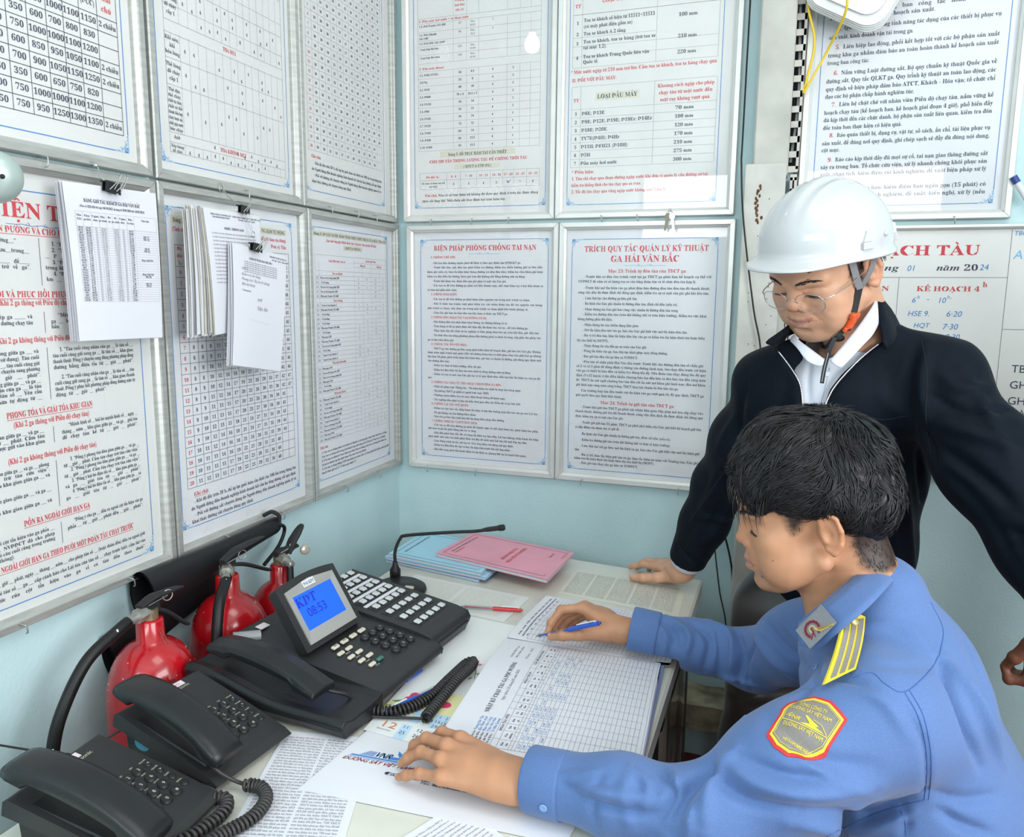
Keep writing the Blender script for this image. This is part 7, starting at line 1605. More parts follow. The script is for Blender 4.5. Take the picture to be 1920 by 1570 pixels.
# hair: a full swept mass with hundreds of tapering locks
HF = Field((-135, -105, -50), (140, 105, 190), 2.6)
HF.ell((0, 0, 84), (98, 84, 84)); HF.ell((30, 0, 98), (78, 72, 68), 25); HF.ell((-40, 0, 74), (62, 82, 82), 25); HF.ell((-62, 0, 34), (42, 74, 62), 22); HF.ell((86, 0, 84), (34, 58, 32), 20)
for s_ in (1, -1): HF.ell((84, 46 * s_, 60), (28, 22, 34), 14); HF.ell((24, 66 * s_, 62), (54, 18, 36), 14); HF.ell((-34, 68 * s_, 42), (50, 20, 40), 14)
HF.ell((120, 0, 18), (52, 66, 52), 10, '-')
for s_ in (1, -1): HF.ell((64, 92 * s_, -10), (34, 44, 34), 8, '-'); HF.ell((6, 96 * s_, -8), (44, 40, 40), 8, '-')
HF.ell((-70, 0, -74), (100, 120, 54), 8, '-')
gv, gf = HF.mesh(); gn = normals(gv, gf)
fl = np.sin(gv[:, 1] * .16 + gv[:, 0] * .05 + 2 * noise3(gv / 1000, 14, 1)) * 1.6 + noise3(gv / 1000, 60, 2) * 2.2 + np.sin(gv[:, 1] * .5 + gv[:, 2] * .12 + 3 * noise3(gv / 1000, 20, 8)) * .8
gv = gv + gn * fl[:, None]; TH = BVHTree.FromPolygons([Vector(v) for v in gv], gf.tolist())
hb = MB(); hb.add(P1(gv), gf.tolist(), 0, True)
rs = np.random.RandomState(21)
def lock(p, d, L, r, lift, wav, grav=.0, n=7):
    """a lock that hugs the mass: walks from p along d, snapped to the surface and lifted at the tip"""
    pts = []; q = np.array(p, float); d = nz(d); ph = rs.rand() * 6
    for k in range(n):
        t = k / (n - 1); h = TH.find_nearest(Vector(q)); s0 = np.array(h[0]); nn = np.array(h[1]); out = s0 + nn * (1.0 + lift * t ** 2.0)
        pts.append(out); d = nz(d + np.array([0, 0, -grav]) + nn * (-.05) + np.cross(nn, d) * wav * math.sin(ph + t * 7) * .35); d = nz(d - nn * np.dot(d, nn) * .9); q = s0 + d * L / (n - 1)
    return np.array(pts), r
cr = np.array([-40, 18, 160])
def flow(p, j):
    d = p - cr; d = d * np.array([1, 1, .5]) + np.array([0, 0, -22.]); d = nz(d)
    if p[0] > 10: d = nz(d + np.array([.5, 0, -.25]))
    q = np.array([p]) / 1000; return nz(d + .55 * np.array([noise3(q, 55, 31)[0], noise3(q, 55, 32)[0], noise3(q, 55, 33)[0] * .6]) + j)
for c_ in range(640):
    th = rs.rand() * 6.283; ph = math.acos(1 - rs.rand() * 1.5); c0 = np.array([0, 0, 70.]); ray = np.array([math.sin(ph) * math.cos(th), math.sin(ph) * math.sin(th), math.cos(ph)])
    h = TH.ray_cast(Vector(c0 + ray * 200), Vector(-ray))
    if h[0] is None: continue
    pc = np.array(h[0])
    if pc[2] < 24 and pc[0] > -30 or pc[2] < -2: continue
    L = rs.uniform(34, 62); jc = rs.randn(3) * .22; lift = rs.uniform(2, 9 if pc[2] > 50 else 4); wv = rs.uniform(-.9, .9); d0 = flow(pc, jc); sd = nz(np.cross(d0, np.array(h[1])))
    for k in range(9):
        o = rs.uniform(-7, 7); p = pc + sd * o + d0 * rs.uniform(-8, 6); q = p.copy(); d = d0; pts = []; n = 7; l_ = L * rs.uniform(.8, 1.1)
        for i in range(n):
            t = i / (n - 1); hh = TH.find_nearest(Vector(q)); s0 = np.array(hh[0]); nn = np.array(hh[1]); pts.append(s0 + nn * (.4 + 1.2 * math.sin(t * 3.1) + lift * t ** 2.2))
            d = nz(flow(s0, jc) - sd * o * .020 * t + np.cross(nn, d) * wv * math.sin(t * 5.5) * .6); d = nz(d - nn * np.dot(d, nn)); q = s0 + d * l_ / (n - 1)
        hb.tube(P1(np.array(pts)), np.interp(np.linspace(0, 1, n), [0, .3, .7, 1], [.5, 1, .75, .08]) * rs.uniform(.6, 1.6) / 1000, 4, 0, flat=.55, caps=False)
# fringe locks falling over the forehead and temple
for k in range(110):
    y0 = rs.uniform(-58, 74); x0 = 112 - (abs(y0) / 66) ** 2 * 34; p = np.array([x0, y0, rs.uniform(66, 90)]); ln = rs.uniform(30, 62) * (1.15 if y0 > 25 else .62)
    n = 8; t = np.linspace(0, 1, n)[:, None]; end = p + np.array([rs.uniform(0, 10) + 4, rs.uniform(-6, 10), -ln]); mid = (p + end) / 2 + np.array([9 + rs.rand() * 6, rs.randn() * 4, 6])
    c = (1 - t) ** 2 * p + 2 * t * (1 - t) * mid + t * t * end
    for i in range(n):      # stay outside the face
        h = T1.find_nearest(Vector(c[i])); v = c[i] - np.array(h[0])
        if np.dot(v, np.array(h[1])) < 2: c[i] = np.array(h[0]) + np.array(h[1]) * 2.2
    hb.tube(P1(c), np.interp(np.linspace(0, 1, n), [0, .4, 1], [1, .9, .08]) * rs.uniform(.8, 2.1) / 1000, 5, 0, flat=.5)
# fine short hairs at the cropped sides and nape
for k in range(900):
    s_ = 1 if rs.rand() < .75 else -1; x = rs.uniform(-100, 50); z = rs.uniform(-58, 52)
    if not cropped(np.array([[x, 0, z]]), FADE1)[0]: continue
    h = T1.ray_cast(Vector((x, 140 * s_, z)), Vector((0, -s_, 0)))
    if h[0] is None or abs(h[0][1]) < 20: continue
    a = np.array(h[0]) + np.array(h[1]) * .2; e = a + np.array(h[1]) * rs.uniform(.8, 2.2) + np.array([-rs.uniform(0, 3), 0, -rs.uniform(3, 7)])
    hb.tube(P1(np.array([a, e])), np.array([.45, .08]) / 1000, 3, 0)
hb.build('hair', hair_m, man)

# the shirt
blue = mat('uniform_blue', (.070, .140, .335), .75, noise=.16, nscale=900, bump=.35, bscale=1400, sheen=.2, col2=(.105, .19, .41))
F = Field((.83, -1.40, .42), (1.66, -.58, 1.16), .0046)
F.chain([(1.455, -1.0, .44), (1.42, -1.0, .60), (1.375, -1.0, .76), (1.335, -1.0, .875)], [.148, .143, .138, .125], .05, sq=((0, 1, 0), .78))
F.ell((1.318, -1.0, .915), (.110, .200, .088), .05, R=rotm(0, 30, 0)); F.ell((1.350, -1.0, .90), (.10, .165, .11), .05, R=rotm(0, 25, 0))
F.chain([(1.322, -1.0, .95), (1.305, -1.003, 1.035)], [.095, .068], .05)
LS, LE, LW = np.array((1.292, -1.165, .925)), np.array((1.095, -1.275, .808)), np.array((.872, -1.258, .797))
RS_, RE, RW = np.array((1.285, -.835, .925)), np.array((1.135, -.712, .775)), np.array((.915, -.722, .803))
F.chain([LS, LS * .45 + LE * .55 + np.array((0, -.004, .004)), LE], [.083, .070, .058], .05); F.chain([LE, (LE + LW) / 2 + np.array((0, 0, .002)), LW], [.057, .050, .043], .035)
F.chain([RS_, (RS_ + RE) / 2, RE], [.076, .064, .056], .05); F.chain([RE, (RE + RW) / 2, RW], [.055, .047, .042], .035)
for W_, E_ in ((LW, LE), (RW, RE)):
    d_ = nz(W_ - E_); F.half(W_ - d_ * .004, d_, .002, (W_ - .08, W_ + .08))
# open neck
F.cap((1.268, -1.004, 1.00), (1.215, -1.01, 1.13), .048, .064, .004, '-'); F.cap((1.27, -1.004, .99), (1.195, -1.006, .955), .030, .010, .01, '-')
F.half((0, 0, .7545), (0, 0, -1), .003, ((.83, -1.40, .60), (.985, -.58, .80)))
sv, sf = F.mesh(); sv = relax(sv, sf, 2, .5)
C1 = Cloth(sv, sf)
nn_ = noise3(C1.V, 34, 5) * .0022 + noise3(C1.V, 75, 6) * .0008; C1.V = C1.V + C1.N * nn_[:, None]; C1.done()
# creases, given where they are seen
for px, w_, h_ in (([(1340, 1412), (1420, 1470), (1530, 1490), (1650, 1475)], .011, .008), ([(1385, 1420), (1480, 1455), (1560, 1460)], .008, -.007), ([(1350, 1430), (1290, 1480), (1260, 1560)], .012, -.012), ([(1378, 1405), (1330, 1470), (1320, 1560)], .010, .008),
    ([(1260, 1450), (1285, 1500), (1290, 1565)], .009, .009), ([(1240, 1445), (1262, 1480), (1235, 1540)], .006, -.008), ([(1075, 1470), (1140, 1490), (1240, 1500)], .008, .007), ([(1075, 1490), (1150, 1515), (1240, 1530)], .006, -.006), ([(1440, 1350), (1530, 1420), (1640, 1440)], .012, -.006), ([(1480, 1300), (1560, 1270), (1640, 1290)], .008, -.005),
    ([(1760, 1240), (1800, 1330), (1840, 1440)], .008, -.012), ([(1772, 1235), (1830, 1320), (1880, 1430)], .010, .010), ([(1700, 1330), (1735, 1400), (1738, 1490)], .006, -.004), ([(1600, 1290), (1660, 1320), (1700, 1380)], .009, .004), ([(1500, 1520), (1620, 1530), (1730, 1490)], .010, -.009), ([(1480, 1545), (1620, 1556), (1740, 1510)], .010, .007),
    ([(1740, 1480), (1800, 1500), (1880, 1490)], .008, -.006), ([(1760, 1520), (1800, 1545), (1860, 1565)], .008, -.008), ([(1695, 1560), (1700, 1530), (1690, 1510)], .006, -.008),
    ([(1225, 1160), (1262, 1185), (1268, 1215)], .006, -.007), ([(1248, 1155), (1292, 1190), (1285, 1235)], .006, .008), ([(1290, 1160), (1330, 1200), (1320, 1260)], .008, -.008), ([(1330, 1165), (1372, 1200), (1370, 1270)], .010, .010), ([(1375, 1170), (1392, 1220), (1385, 1280)], .006, -.010), ([(1405, 1165), (1440, 1225), (1490, 1270)], .010, .009), ([(1430, 1160), (1475, 1215), (1515, 1250)], .007, -.008), ([(1300, 1285), (1360, 1270), (1420, 1290)], .008, .006), ([(1455, 1150), (1492, 1190), (1512, 1215)], .007, .006),
    ([(1590, 1185), (1680, 1170), (1760, 1230)], .012, .003), ([(1600, 1240), (1690, 1250), (1750, 1250)], .010, -.002), ([(1130, 1450), (1110, 1500), (1120, 1560)], .006, -.004), ([(1050, 1470), (1090, 1478), (1150, 1474)], .004, -.005), ([(1050, 1450), (1085, 1452), (1130, 1446)], .004, .004), ([(1185, 1440), (1215, 1475), (1205, 1530)], .006, .006), ([(1320, 1440), (1400, 1500), (1500, 1520)], .008, -.007), ([(1460, 1375), (1540, 1450), (1650, 1500)], .008, .004), ([(1240, 1170), (1250, 1200), (1245, 1230)], .005, .006), ([(1345, 1185), (1350, 1230), (1340, 1290)], .005, -.006), ([(1420, 1200), (1400, 1250), (1410, 1300)], .005, -.006), ([(1540, 1240), (1520, 1290), (1480, 1320)], .006, -.005), ([(1800, 1180), (1850, 1290), (1885, 1420)], .008, -.005), ([(1180, 1445), (1170, 1500), (1185, 1560)], .009, .005)):
    C1.fold(px, w_ * .9, h_ * 1.5)
C1.V = relax(C1.V, C1.F, 1, .25)
C1.V[:, 2] = np.where((C1.V[:, 0] < .985) & (C1.V[:, 2] < .7535), .7535, C1.V[:, 2]); q_ = (C1.V[:, 0] < .992) & (C1.V[:, 1] > -1.18); C1.V[q_, 2] = np.maximum(C1.V[q_, 2], .7745); C1.done()
shirt = mesh_obj('uniform_shirt', C1.V, C1.F, blue, man, None, True)
seam_blue = mat('seam_blue', (.055, .125, .36), .8); b = MB()
for px in ([(1762, 1228), (1740, 1262), (1696, 1298), (1660, 1283), (1635, 1262), (1600, 1270)], [(1696, 1298), (1722, 1345), (1736, 1400), (1738, 1450), (1733, 1500)], [(1704, 1293), (1730, 1340), (1744, 1400), (1746, 1450), (1741, 1500)], [(1733, 1500), (1660, 1520), (1600, 1545), (1550, 1568)], [(1762, 1228), (1768, 1180), (1745, 1130)], [(1690, 1520), (1697, 1545), (1700, 1568)]):
    C1.seam(b, px, .0007, .0002)
b.build('stitched_seam', seam_blue, shirt)
# cuffs, as turned bands with a button
for W_, E_, nm in ((LW, LE, 'cuff'), (RW, RE, 'cuff')):
    d_ = nz(W_ - E_); b = MB(); b.lathe([(.0395, -.001), (.0465, 0), (.0472, .004), (.0465, .052), (.0452, .055), (.0405, .055), (.0395, .030)], W_ - d_ * .028, d_, 40)
    Bz = basis(d_); V = b.V[0]; n_ = 40; rel = V - (W_ - d_ * .028); nz_ = noise3(V, 60, 3) * .0009; V = V + (rel - (rel @ d_)[:, None] * d_) * (nz_ / .045)[:, None]; V[:, 2] = np.maximum(V[:, 2], .7540 if W_ is LW else .7745); b.V[0] = V
    b.build('cuff', blue, shirt)
CL = Cloth(*[np.array(x) for x in (C1.V, C1.F)])
def button(cl, u, v, r=.0055, m=None):
    c, n = cl.hit(u, v); b = MB(); b.lathe([(0, 0), (r, 0), (r, .0012), (r * .8, .0020), (r * .6, .0014), (0, .0014)], c + n * .0003, n, 18)
    for k in range(4): q = basis(n) @ np.array([math.cos(k * 1.57 + .7), math.sin(k * 1.57 + .7), 0]) * r * .28; b.sphere(c + n * .0018 + q, r * .12, 6, 1)
    b.build('button', [m or mat('button_blue', (.16, .28, .55), .25), blk_m], shirt)
# the left cuff button sits on the band's lower side facing the camera
dL = nz(LW - LE); q_ = nz(CAM - LW); q_ = nz(q_ - dL * (q_ @ dL)); q2 = nz(q_ * .80 + np.array([0, 0, -1]) * .55 - dL * 0); q2 = nz(q2 - dL * (q2 @ dL)); cb = LW - dL * .012 + q2 * .0468
b = MB(); b.lathe([(0, 0), (.0058, 0), (.0058, .0014), (.0045, .0022), (.003, .0015), (0, .0015)], cb, q2, 18); b.build('button', mat('button_blue', (.20, .34, .62), .25), shirt)
# collar: a stand and a folded leaf, built round the neck
def collar(center, axis, front, r0, r1, h, a0, a1, mname, drop, flare, parent, m, point=.03, n=40, stand=.02, ell_=1.0, label=None):
    Bz = basis(axis, front); V = []; prof = []
    for i in range(n + 1):
        t = i / n; a = a0 + (a1 - a0) * t; e = 1 - abs(2 * t - 1); tip = max(0, 1 - e / .22)
        d_ = Bz @ np.array([math.cos(a), math.sin(a) * ell_, 0]); 
        c = np.array(center) + d_ * r0; ax = Bz[:, 2]
        fwd = Bz[:, 0]
        p0 = c - ax * stand; p1 = c + ax * h + d_ * .002; p2 = c + ax * (h + .001) + d_ * .0055; p3 = c + ax * (h * .45) + d_ * (flare * .6 + .004); p4 = c - ax * (drop + point * tip) + d_ * (flare + .004) + fwd * point * .45 * tip; p5 = p4 - d_ * .002 + ax * .001; p6 = p3 - d_ * .003
        V += [p0, p1, p2, p3, p4, p5, p6]
    m_ = 7; F = [(i * m_ + k, (i + 1) * m_ + k, (i + 1) * m_ + k + 1, i * m_ + k + 1) for i in range(n) for k in range(m_ - 1)]
    b = MB(); b.add(V, F, 0, True); ob = b.build(mname, m, parent); sld = ob.modifiers.new('thick', 'SOLIDIFY'); sld.thickness = .0014; sld.offset = 0
    return ob
def leaf(name, tops, bots, m, parent, n=8, th=.0016, bulge=.003, rows=5, thread=None):
    """a piece of folded cloth ruled between an upper and a lower edge"""
    T_ = catmull(tops, n); B_ = catmull(bots, n); c = np.mean(T_, axis=0); V = []
    for i in range(len(T_)):
        for k in range(rows):
            t = k / (rows - 1); p = T_[i] * (1 - t) + B_[i] * t; o = nz(p - c); V.append(p + o * bulge * math.sin(t * math.pi))
    F = [(i * rows + k, (i + 1) * rows + k, (i + 1) * rows + k + 1, i * rows + k + 1) for i in range(len(T_) - 1) for k in range(rows - 1)]
    b = MB(); b.add(V, F, 0, True); ob = b.build(name, m, parent); sld = ob.modifiers.new('thick', 'SOLIDIFY'); sld.thickness = th; sld.offset = 0
    return ob
mir = lambda p: np.array([p[0], -2.012 - p[1], p[2]])
nt_ = [at(1497, 1172, 1.125), at(1515, 1156, 1.115), at(1550, 1128, 1.105), at(1592, 1092, 1.115), at(1628, 1058, 1.145), at(1648, 1040, 1.175)]
nb_ = [at(1503, 1212, 1.105), at(1535, 1216, 1.088), at(1582, 1178, 1.065), at(1625, 1142, 1.065), at(1664, 1102, 1.095), at(1688, 1076, 1.155)]
top_ = nt_ + [np.array([nt_[-1][0] + .006, -1.006, nt_[-1][2] + .004])] + [mir(q) for q in nt_[::-1]]; bot_ = nb_ + [np.array([nb_[-1][0] + .010, -1.006, nb_[-1][2] + .002])] + [mir(q) for q in nb_[::-1]]
leaf('collar', top_, bot_, blue, shirt)
ins = [q + np.array([.0, .006, .0]) for q in nt_]; inn = [q * .55 + np.array([1.272, -1.006, 1.0]) * .45 + np.array([0, 0, -.004]) for q in nt_]
leaf('collar_stand', ins + [mir(q) for q in ins[::-1]], inn + [mir(q) for q in inn[::-1]], blue, shirt, bulge=.001)
# flat badges laid on the cloth
def patch(cl, name, outlines, c_px, up_px, scale, layers, mats_, parent, off=.0012):
    """outlines: (mm outline, material) from the bottom up; layers: Print drawn over them"""
    P = np.zeros((0, 3)); F = []; M = []
    for j, (outline, mi) in enumerate(outlines):
        ol = densify(outline, 2.5); cx = np.mean(np.array(ol), axis=0); m_ = len(ol); V2 = [(cx[0] + (x - cx[0]) * k / 8, cx[1] + (y - cx[1]) * k / 8) for k in range(9) for x, y in ol]
        Q, n = cl.drape(V2, c_px, up_px, scale, off + .0005 * j); k0 = len(P); low = Q[-m_:] - n * (.0011 + off if j == 0 else .0005); P = np.r_[P, Q, low]; k = k0 + len(Q)
        F += [[k0 + r * m_ + i, k0 + r * m_ + (i + 1) % m_, k0 + (r + 1) * m_ + (i + 1) % m_, k0 + (r + 1) * m_ + i] for r in range(8) for i in range(m_)]; F += [[k - m_ + i, k - m_ + (i + 1) % m_, k + (i + 1) % m_, k + i] for i in range(m_)]; M += [mi] * (9 * m_)
    A = np.concatenate(layers.V); Q, _ = cl.drape(A, c_px, up_px, scale, off + .0005 * len(outlines) + .0003); k = len(P); P = np.r_[P, Q]; F += [[i + k for i in f] for f in layers.F]; M += layers.M
    return mesh_obj(name, P, F, mats_, parent, M, False)
def dline(p, pts, t, mi, closed=False, step=3.0):
    q = densify(list(pts), step) if closed else [pp for a, b_ in zip(pts[:-1], pts[1:]) for pp in [(a[0] + (b_[0] - a[0]) * k / max(1, int(math.dist(a, b_) / step)), a[1] + (b_[1] - a[1]) * k / max(1, int(math.dist(a, b_) / step))) for k in range(max(1, int(math.dist(a, b_) / step)))]] + [pts[-1]]
    p.line(q, t, mi, closed)
yl = mat('badge_yellow', (.80, .62, .03), .6); gy = mat('badge_grey', (.23, .215, .20), .8, noise=.15, nscale=400); rdm = mat('badge_red', (.62, .03, .04), .6, bump=.5, bscale=1200); gold = mat('gold_metal', (.75, .55, .18), .3, metal=.7); mar = mat('maroon', (.22, .015, .03), .5); slv = mat('collar_patch_grey', (.24, .25, .27), .85, noise=.3, nscale=900)
# sleeve shield
ol = [(-23.8, -33.2), (-4.3, -43.5), (15.0, -42.1), (38.7, -27.5), (34.9, -5.0), (30.9, 19.4), (13.3, 38.7), (-5.0, 46.6), (-21.4, 43.2), (-34.9, 32.5), (-34.0, 14.9), (-32.0, 0.7), (-32.5, -10.3), (-29.3, -24.1)]
p = Print(); sh = lambda f_: [(x * f_, y * f_) for x, y in ol]; dline(p, [(x * .80, y * .80) for x, y in ol], .5, 1, True, 2.5)
p.text('TỔNG CÔNG TY', 0, -22, 7.5, 1, 'c', 32, st='s'); p.text('ĐƯỜNG SẮT VIỆT NAM', 0, -14, 7.5, 1, 'c', 48, st='s'); p.text('VNR', -15, 1, 8, 1, 'c', 14, st='s', shear=.3)
for k in range(4): p.line([(-24 + k, -1 - 1.6 * k), (-20 + k, -1 - 1.6 * k)], .6, 1)
p.poly([(-2, -10), (14, -2), (11, 0), (22, 3), (-6, 3), (4, -1), (-4, -9)], 1); dline(p, [(6, -8), (16, -6), (23, 1), (25, 4)], .7, 1); dline(p, [(-26, 5), (26, 5)], .9, 1); p.text('ĐƯỜNG SẮT VIỆT NAM', 0, 12, 7, 1, 'c', 46, st='s')
p.text('VIETNAM RAILWAYS', 0, 30, 6, 1, 'c', 34, st='s')
patch(C1, 'sleeve_badge', [(ol, 0), (sh(.91), 1), (sh(.84), 2)], (1511, 1358), (1538, 1302), 1.06, p, [rdm, yl, gy], shirt)
# shoulder board
ol = [(-16, -48), (-8, -56), (8, -56), (16, -48), (17, 52), (-17, 52)]
p = Print(); p.lay = 1
for x0, x1 in ((-13, -6.2), (-3.2, 3.2), (6.2, 13)):
    for k in range(23): p.raw([(x0, -46 + 4 * k + 4), (x1, -46 + 4 * k + 4), (x1, -46 + 4 * k), (x0, -46 + 4 * k)], [[0, 1, 2, 3]], 1)
E0, E1, E2, E3 = at(1577, 1160, 1.088), at(1620, 1151, 1.112), at(1600, 1256, 1.022), at(1541, 1285, 1.020)     # top left, top right, bottom right, bottom left
def board_pt(x, y, off=0.0):     # x -17..17, y -56..52
    u = (np.asarray(x) + 17) / 34; v = (np.asarray(y) + 56) / 108; P = (E0 * (1 - u)[:, None] + E1 * u[:, None]) * (1 - v)[:, None] + (E3 * (1 - u)[:, None] + E2 * u[:, None]) * v[:, None]
    n = nz(np.cross(E1 - E0, E0 - E3)); return P + n * (off + .004 * np.sin(v * math.pi))[:, None]
ob_ = densify(ol, 3); X_ = np.array(ob_); k_ = len(ob_)
V_ = np.r_[board_pt(X_[:, 0] * 0, X_[:, 1] * .98, np.full(k_, .004)), board_pt(X_[:, 0], X_[:, 1], np.full(k_, .004)), board_pt(X_[:, 0], X_[:, 1], np.full(k_, 0.))]
F_ = [[i, (i + 1) % k_, k_ + (i + 1) % k_, k_ + i] for i in range(k_)] + [[k_ + i, k_ + (i + 1) % k_, 2 * k_ + (i + 1) % k_, 2 * k_ + i] for i in range(k_)]; M_ = [0] * len(F_)
q_ = len(V_); A = np.concatenate(p.V); V_ = np.r_[V_, board_pt(A[:, 0], A[:, 1], .0048 + .0006 * A[:, 2])]; F_ += [[i + q_ for i in f] for f in p.F]; M_ += p.M
mesh_obj('shoulder_board', V_, F_, [yl, gy], shirt, M_, False)
bc = board_pt(np.array([-1.]), np.array([-44.]), np.array([.0045]))[0]; n_ = nz(np.cross(E1 - E0, E0 - E3))
b = MB(); b.lathe([(0, 0), (.0070, 0), (.0074, .002), (.006, .004), (.004, .0046), (0, .0048)], bc, n_, 20); b.build('gold_button', gold, shirt)
# collar patch with winged cog
k0, k1, k2, k3 = at(1546, 1134, 1.094), at(1569, 1170, 1.066), at(1520, 1222, 1.082), at(1496, 1181, 1.108)   # top, right, bottom, left
cc = (k0 + k1 + k2 + k3) / 4; cn = nz(np.cross(k0 - k2, k1 - k3)); cn = cn if cn @ (CAM - cc) > 0 else -cn; cc = cc + cn * .004; cu = nz((k0 + k1) - (k2 + k3)); cu = nz(cu - cn * (cu @ cn)); crt = np.cross(cu, cn)
b = MB(); hw, hh2 = np.linalg.norm(k1 - k0) / 2, np.linalg.norm(k0 - k3) / 2
b.prism([(-hw, -hh2), (hw, -hh2), (hw, hh2), (-hw, hh2)], -.0014, .0004, (cc, crt, cu, cn)); b.build('collar_leaf_patch', slv, shirt)
pr = Print(); a_ = np.linspace(0, 2 * math.pi, 17)
gear = [((6.5 + (1.8 if k % 2 else 0)) * math.cos(q), 4 + (6.5 + (1.8 if k % 2 else 0)) * math.sin(q)) for k, q in enumerate(np.linspace(.9, 5.9, 22))]
pr.line(gear, 2.4, 0); pr.line([(3.2 * math.cos(q), 4 + 3 * math.sin(q)) for q in np.linspace(.6, 5.6, 12)], 1.3, 1); pr.line([(-2, 4), (8, 6)], 1.2, 0); pr.line([(2, 4), (7, 11)], 1.4, 0)
for k in range(6): pr.poly([(1 + k * .8, 1 - k * 1.2), (6 + 1.1 * k, -5 - 2.2 * k), (8.5 + .7 * k, -2 - 2.5 * k), (4 + k * .6, 1.5 - k)], 1)
A = np.concatenate(pr.V) / 1000; mesh_obj('cog_emblem', cc + 1.45 * (A[:, :1] * crt - A[:, 1:2] * cu) + cn * (.0009 + .0004 * (1 - A[:, 2:])), pr.F, [mar, gold], shirt, pr.M, False)
button(C1, 1530, 1252, .0048)
# legs and chair below the desk edge
trous = mat('dark_trousers', (.035, .035, .04), .7, noise=.2, nscale=300)
F = Field((.66, -1.28, -.02), (1.68, -.72, .60), .011)
F.ell((1.47, -1.0, .50), (.15, .17, .11), .05)
for s_ in (-1, 1): F.chain([(1.45, -1.0 + .09 * s_, .50), (1.03, -1.045 + .09 * s_, .51), (1.02, -1.045 + .09 * s_, .10)], [.085, .062, .052], .03)
v_, f_ = F.mesh(); mesh_obj('trousers', v_, f_, trous, man, None, True)
for s_ in (-1, 1):
    b = MB(); b.sphere((.985, -1.045 + .09 * s_, .05), (.13, .045, .05), 16); b.box((.985, -1.045 + .09 * s_, .010), (.24, .085, .02), bev=.008); b.build('shoe', blk, man)
ch = thing('office_stool', 'plain dark stool under the seated man', 'stool', (1.46, -1.0, 0))
b = MB(); b.box((1.47, -1.0, .345), (.40, .40, .04), bev=.012); b.build('seat', mat('stool_brown', (.08, .05, .03), .6), ch)
for sx_ in (-1, 1):
    for sy_ in (-1, 1): b = MB(); b.cyl((1.47 + .16 * sx_, -1.0 + .16 * sy_, 0), (1.47 + .16 * sx_, -1.0 + .16 * sy_, .33), .015, n=12); b.build('leg', mat('stool_leg', (.05, .05, .05), .4), ch)
# the pen he writes with
pen('pen', 'blue and clear pen held in the writing hand over the register', (.697, -.760, .7760), (.839, -.786, .838), penb, r=.0046)
# ------------------------------------------------------------------ the standing man in the helmet
SK2 = (.60, .325, .205)
m2 = thing('person', 'standing man in a white helmet, glasses and dark jacket leaning on the desk', 'person', (1.30, -.42, 0))
P2 = Pose((1.2192, -.6564, 1.5265), (-.550, -.710, -.435), (-.2165, -.3938, .8930), 1.03)
o2 = dict(lip=(.42, .17, .14), facew=64, fat=.9, smile=1.0, nose=0, neck=(-52, 2, -158), neckr=60)
FH = head_field(o2); hv, hf = FH.mesh(); hv = relax(hv, hf, 1, .4)
# worry lines and laughter lines
N_ = normals(hv, hf)
def crease(pts, w_, h_):
    d = seg_dist(hv, catmull(pts, 5)); hv[:] = hv + N_ * (np.exp(-(d / w_) ** 2) * h_)[:, None]
for s_ in (1, -1):
    crease([(104, 6 * s_, 22), (105, 5 * s_, 34)], 2.2, -1.4); crease([(84, 50 * s_, 0), (74, 60 * s_, -3)], 2, -.8); crease([(97, 22 * s_, -14), (90, 40 * s_, -15)], 2.5, -1.1)
    crease([(101, 17 * s_, -26), (97, 28 * s_, -36), (90, 37 * s_, -48), (82, 40 * s_, -60)], 2.6, -1.5); crease([(86, 44 * s_, -30), (80, 50 * s_, -44)], 9, 2.5)
T2 = BVHTree.FromPolygons([Vector(v) for v in hv], hf.tolist()); hc = skin_tint(hv, SK2, o2)
jt = noise3(hv / 1000, 600, 4); yy_ = np.abs(hv[:, 1])
a_ = np.clip((hv[:, 2] - 4 + jt * 2) / 10, 0, 1) * np.clip((50 - hv[:, 0] - hv[:, 2] * .12 + jt * 2) / 8, 0, 1) * (yy_ > 40) * ((yy_ < 78) | (hv[:, 2] > 38)); a_ = np.maximum(a_, np.clip((hv[:, 2] + 26 + jt * 3) / 12, 0, 1) * (hv[:, 0] < -40)); a_ = np.maximum(a_, (hv[:, 2] > 75) * 1.0)
hc = hc * (1 - a_[:, None] * .93) + np.array((.016, .014, .015)) * a_[:, None]
VW = [P2(hv)]; FW = [hf]; CW = [hc]; nV = len(hv)
# right hand leaning on the desk corner
F = Field((.76, -.42, .70), (1.06, -.13, .90), .0017)
G2 = hand(F, (.945, -.322, .800), [(.868, -.270, .786), (.872, -.244, .786), (.884, -.222, .783), (.900, -.206, .778)],
     [[(.832, -.250, .782), (.808, -.236, .770), (.793, -.226, .761)], [(.838, -.222, .780), (.818, -.204, .764), (.806, -.196, .752)], [(.858, -.196, .774), (.842, -.182, .757), (.836, -.178, .742)], [(.884, -.182, .768), (.874, -.168, .754), (.870, -.166, .742)]],
     [(.920, -.318, .786), (.878, -.318, .774), (.842, -.312, .767), (.814, -.304, .762)], fr=.0092)
F.cap((.935, -.322, .800), (1.01, -.352, .93), .029, .034, .02)
v_, f_ = F.mesh(); v_ = relax(v_, f_, 2, .4); v_[:, 2] = np.where((v_[:, 1] < -.222) & (v_[:, 2] < .7515), .7515, v_[:, 2]); VW.append(v_); FW.append(f_ + nV); CW.append(tint_hand(v_, SK2, 5, [(p_[1], .009) for p_, r_ in G2[:4]])); nV += len(v_)
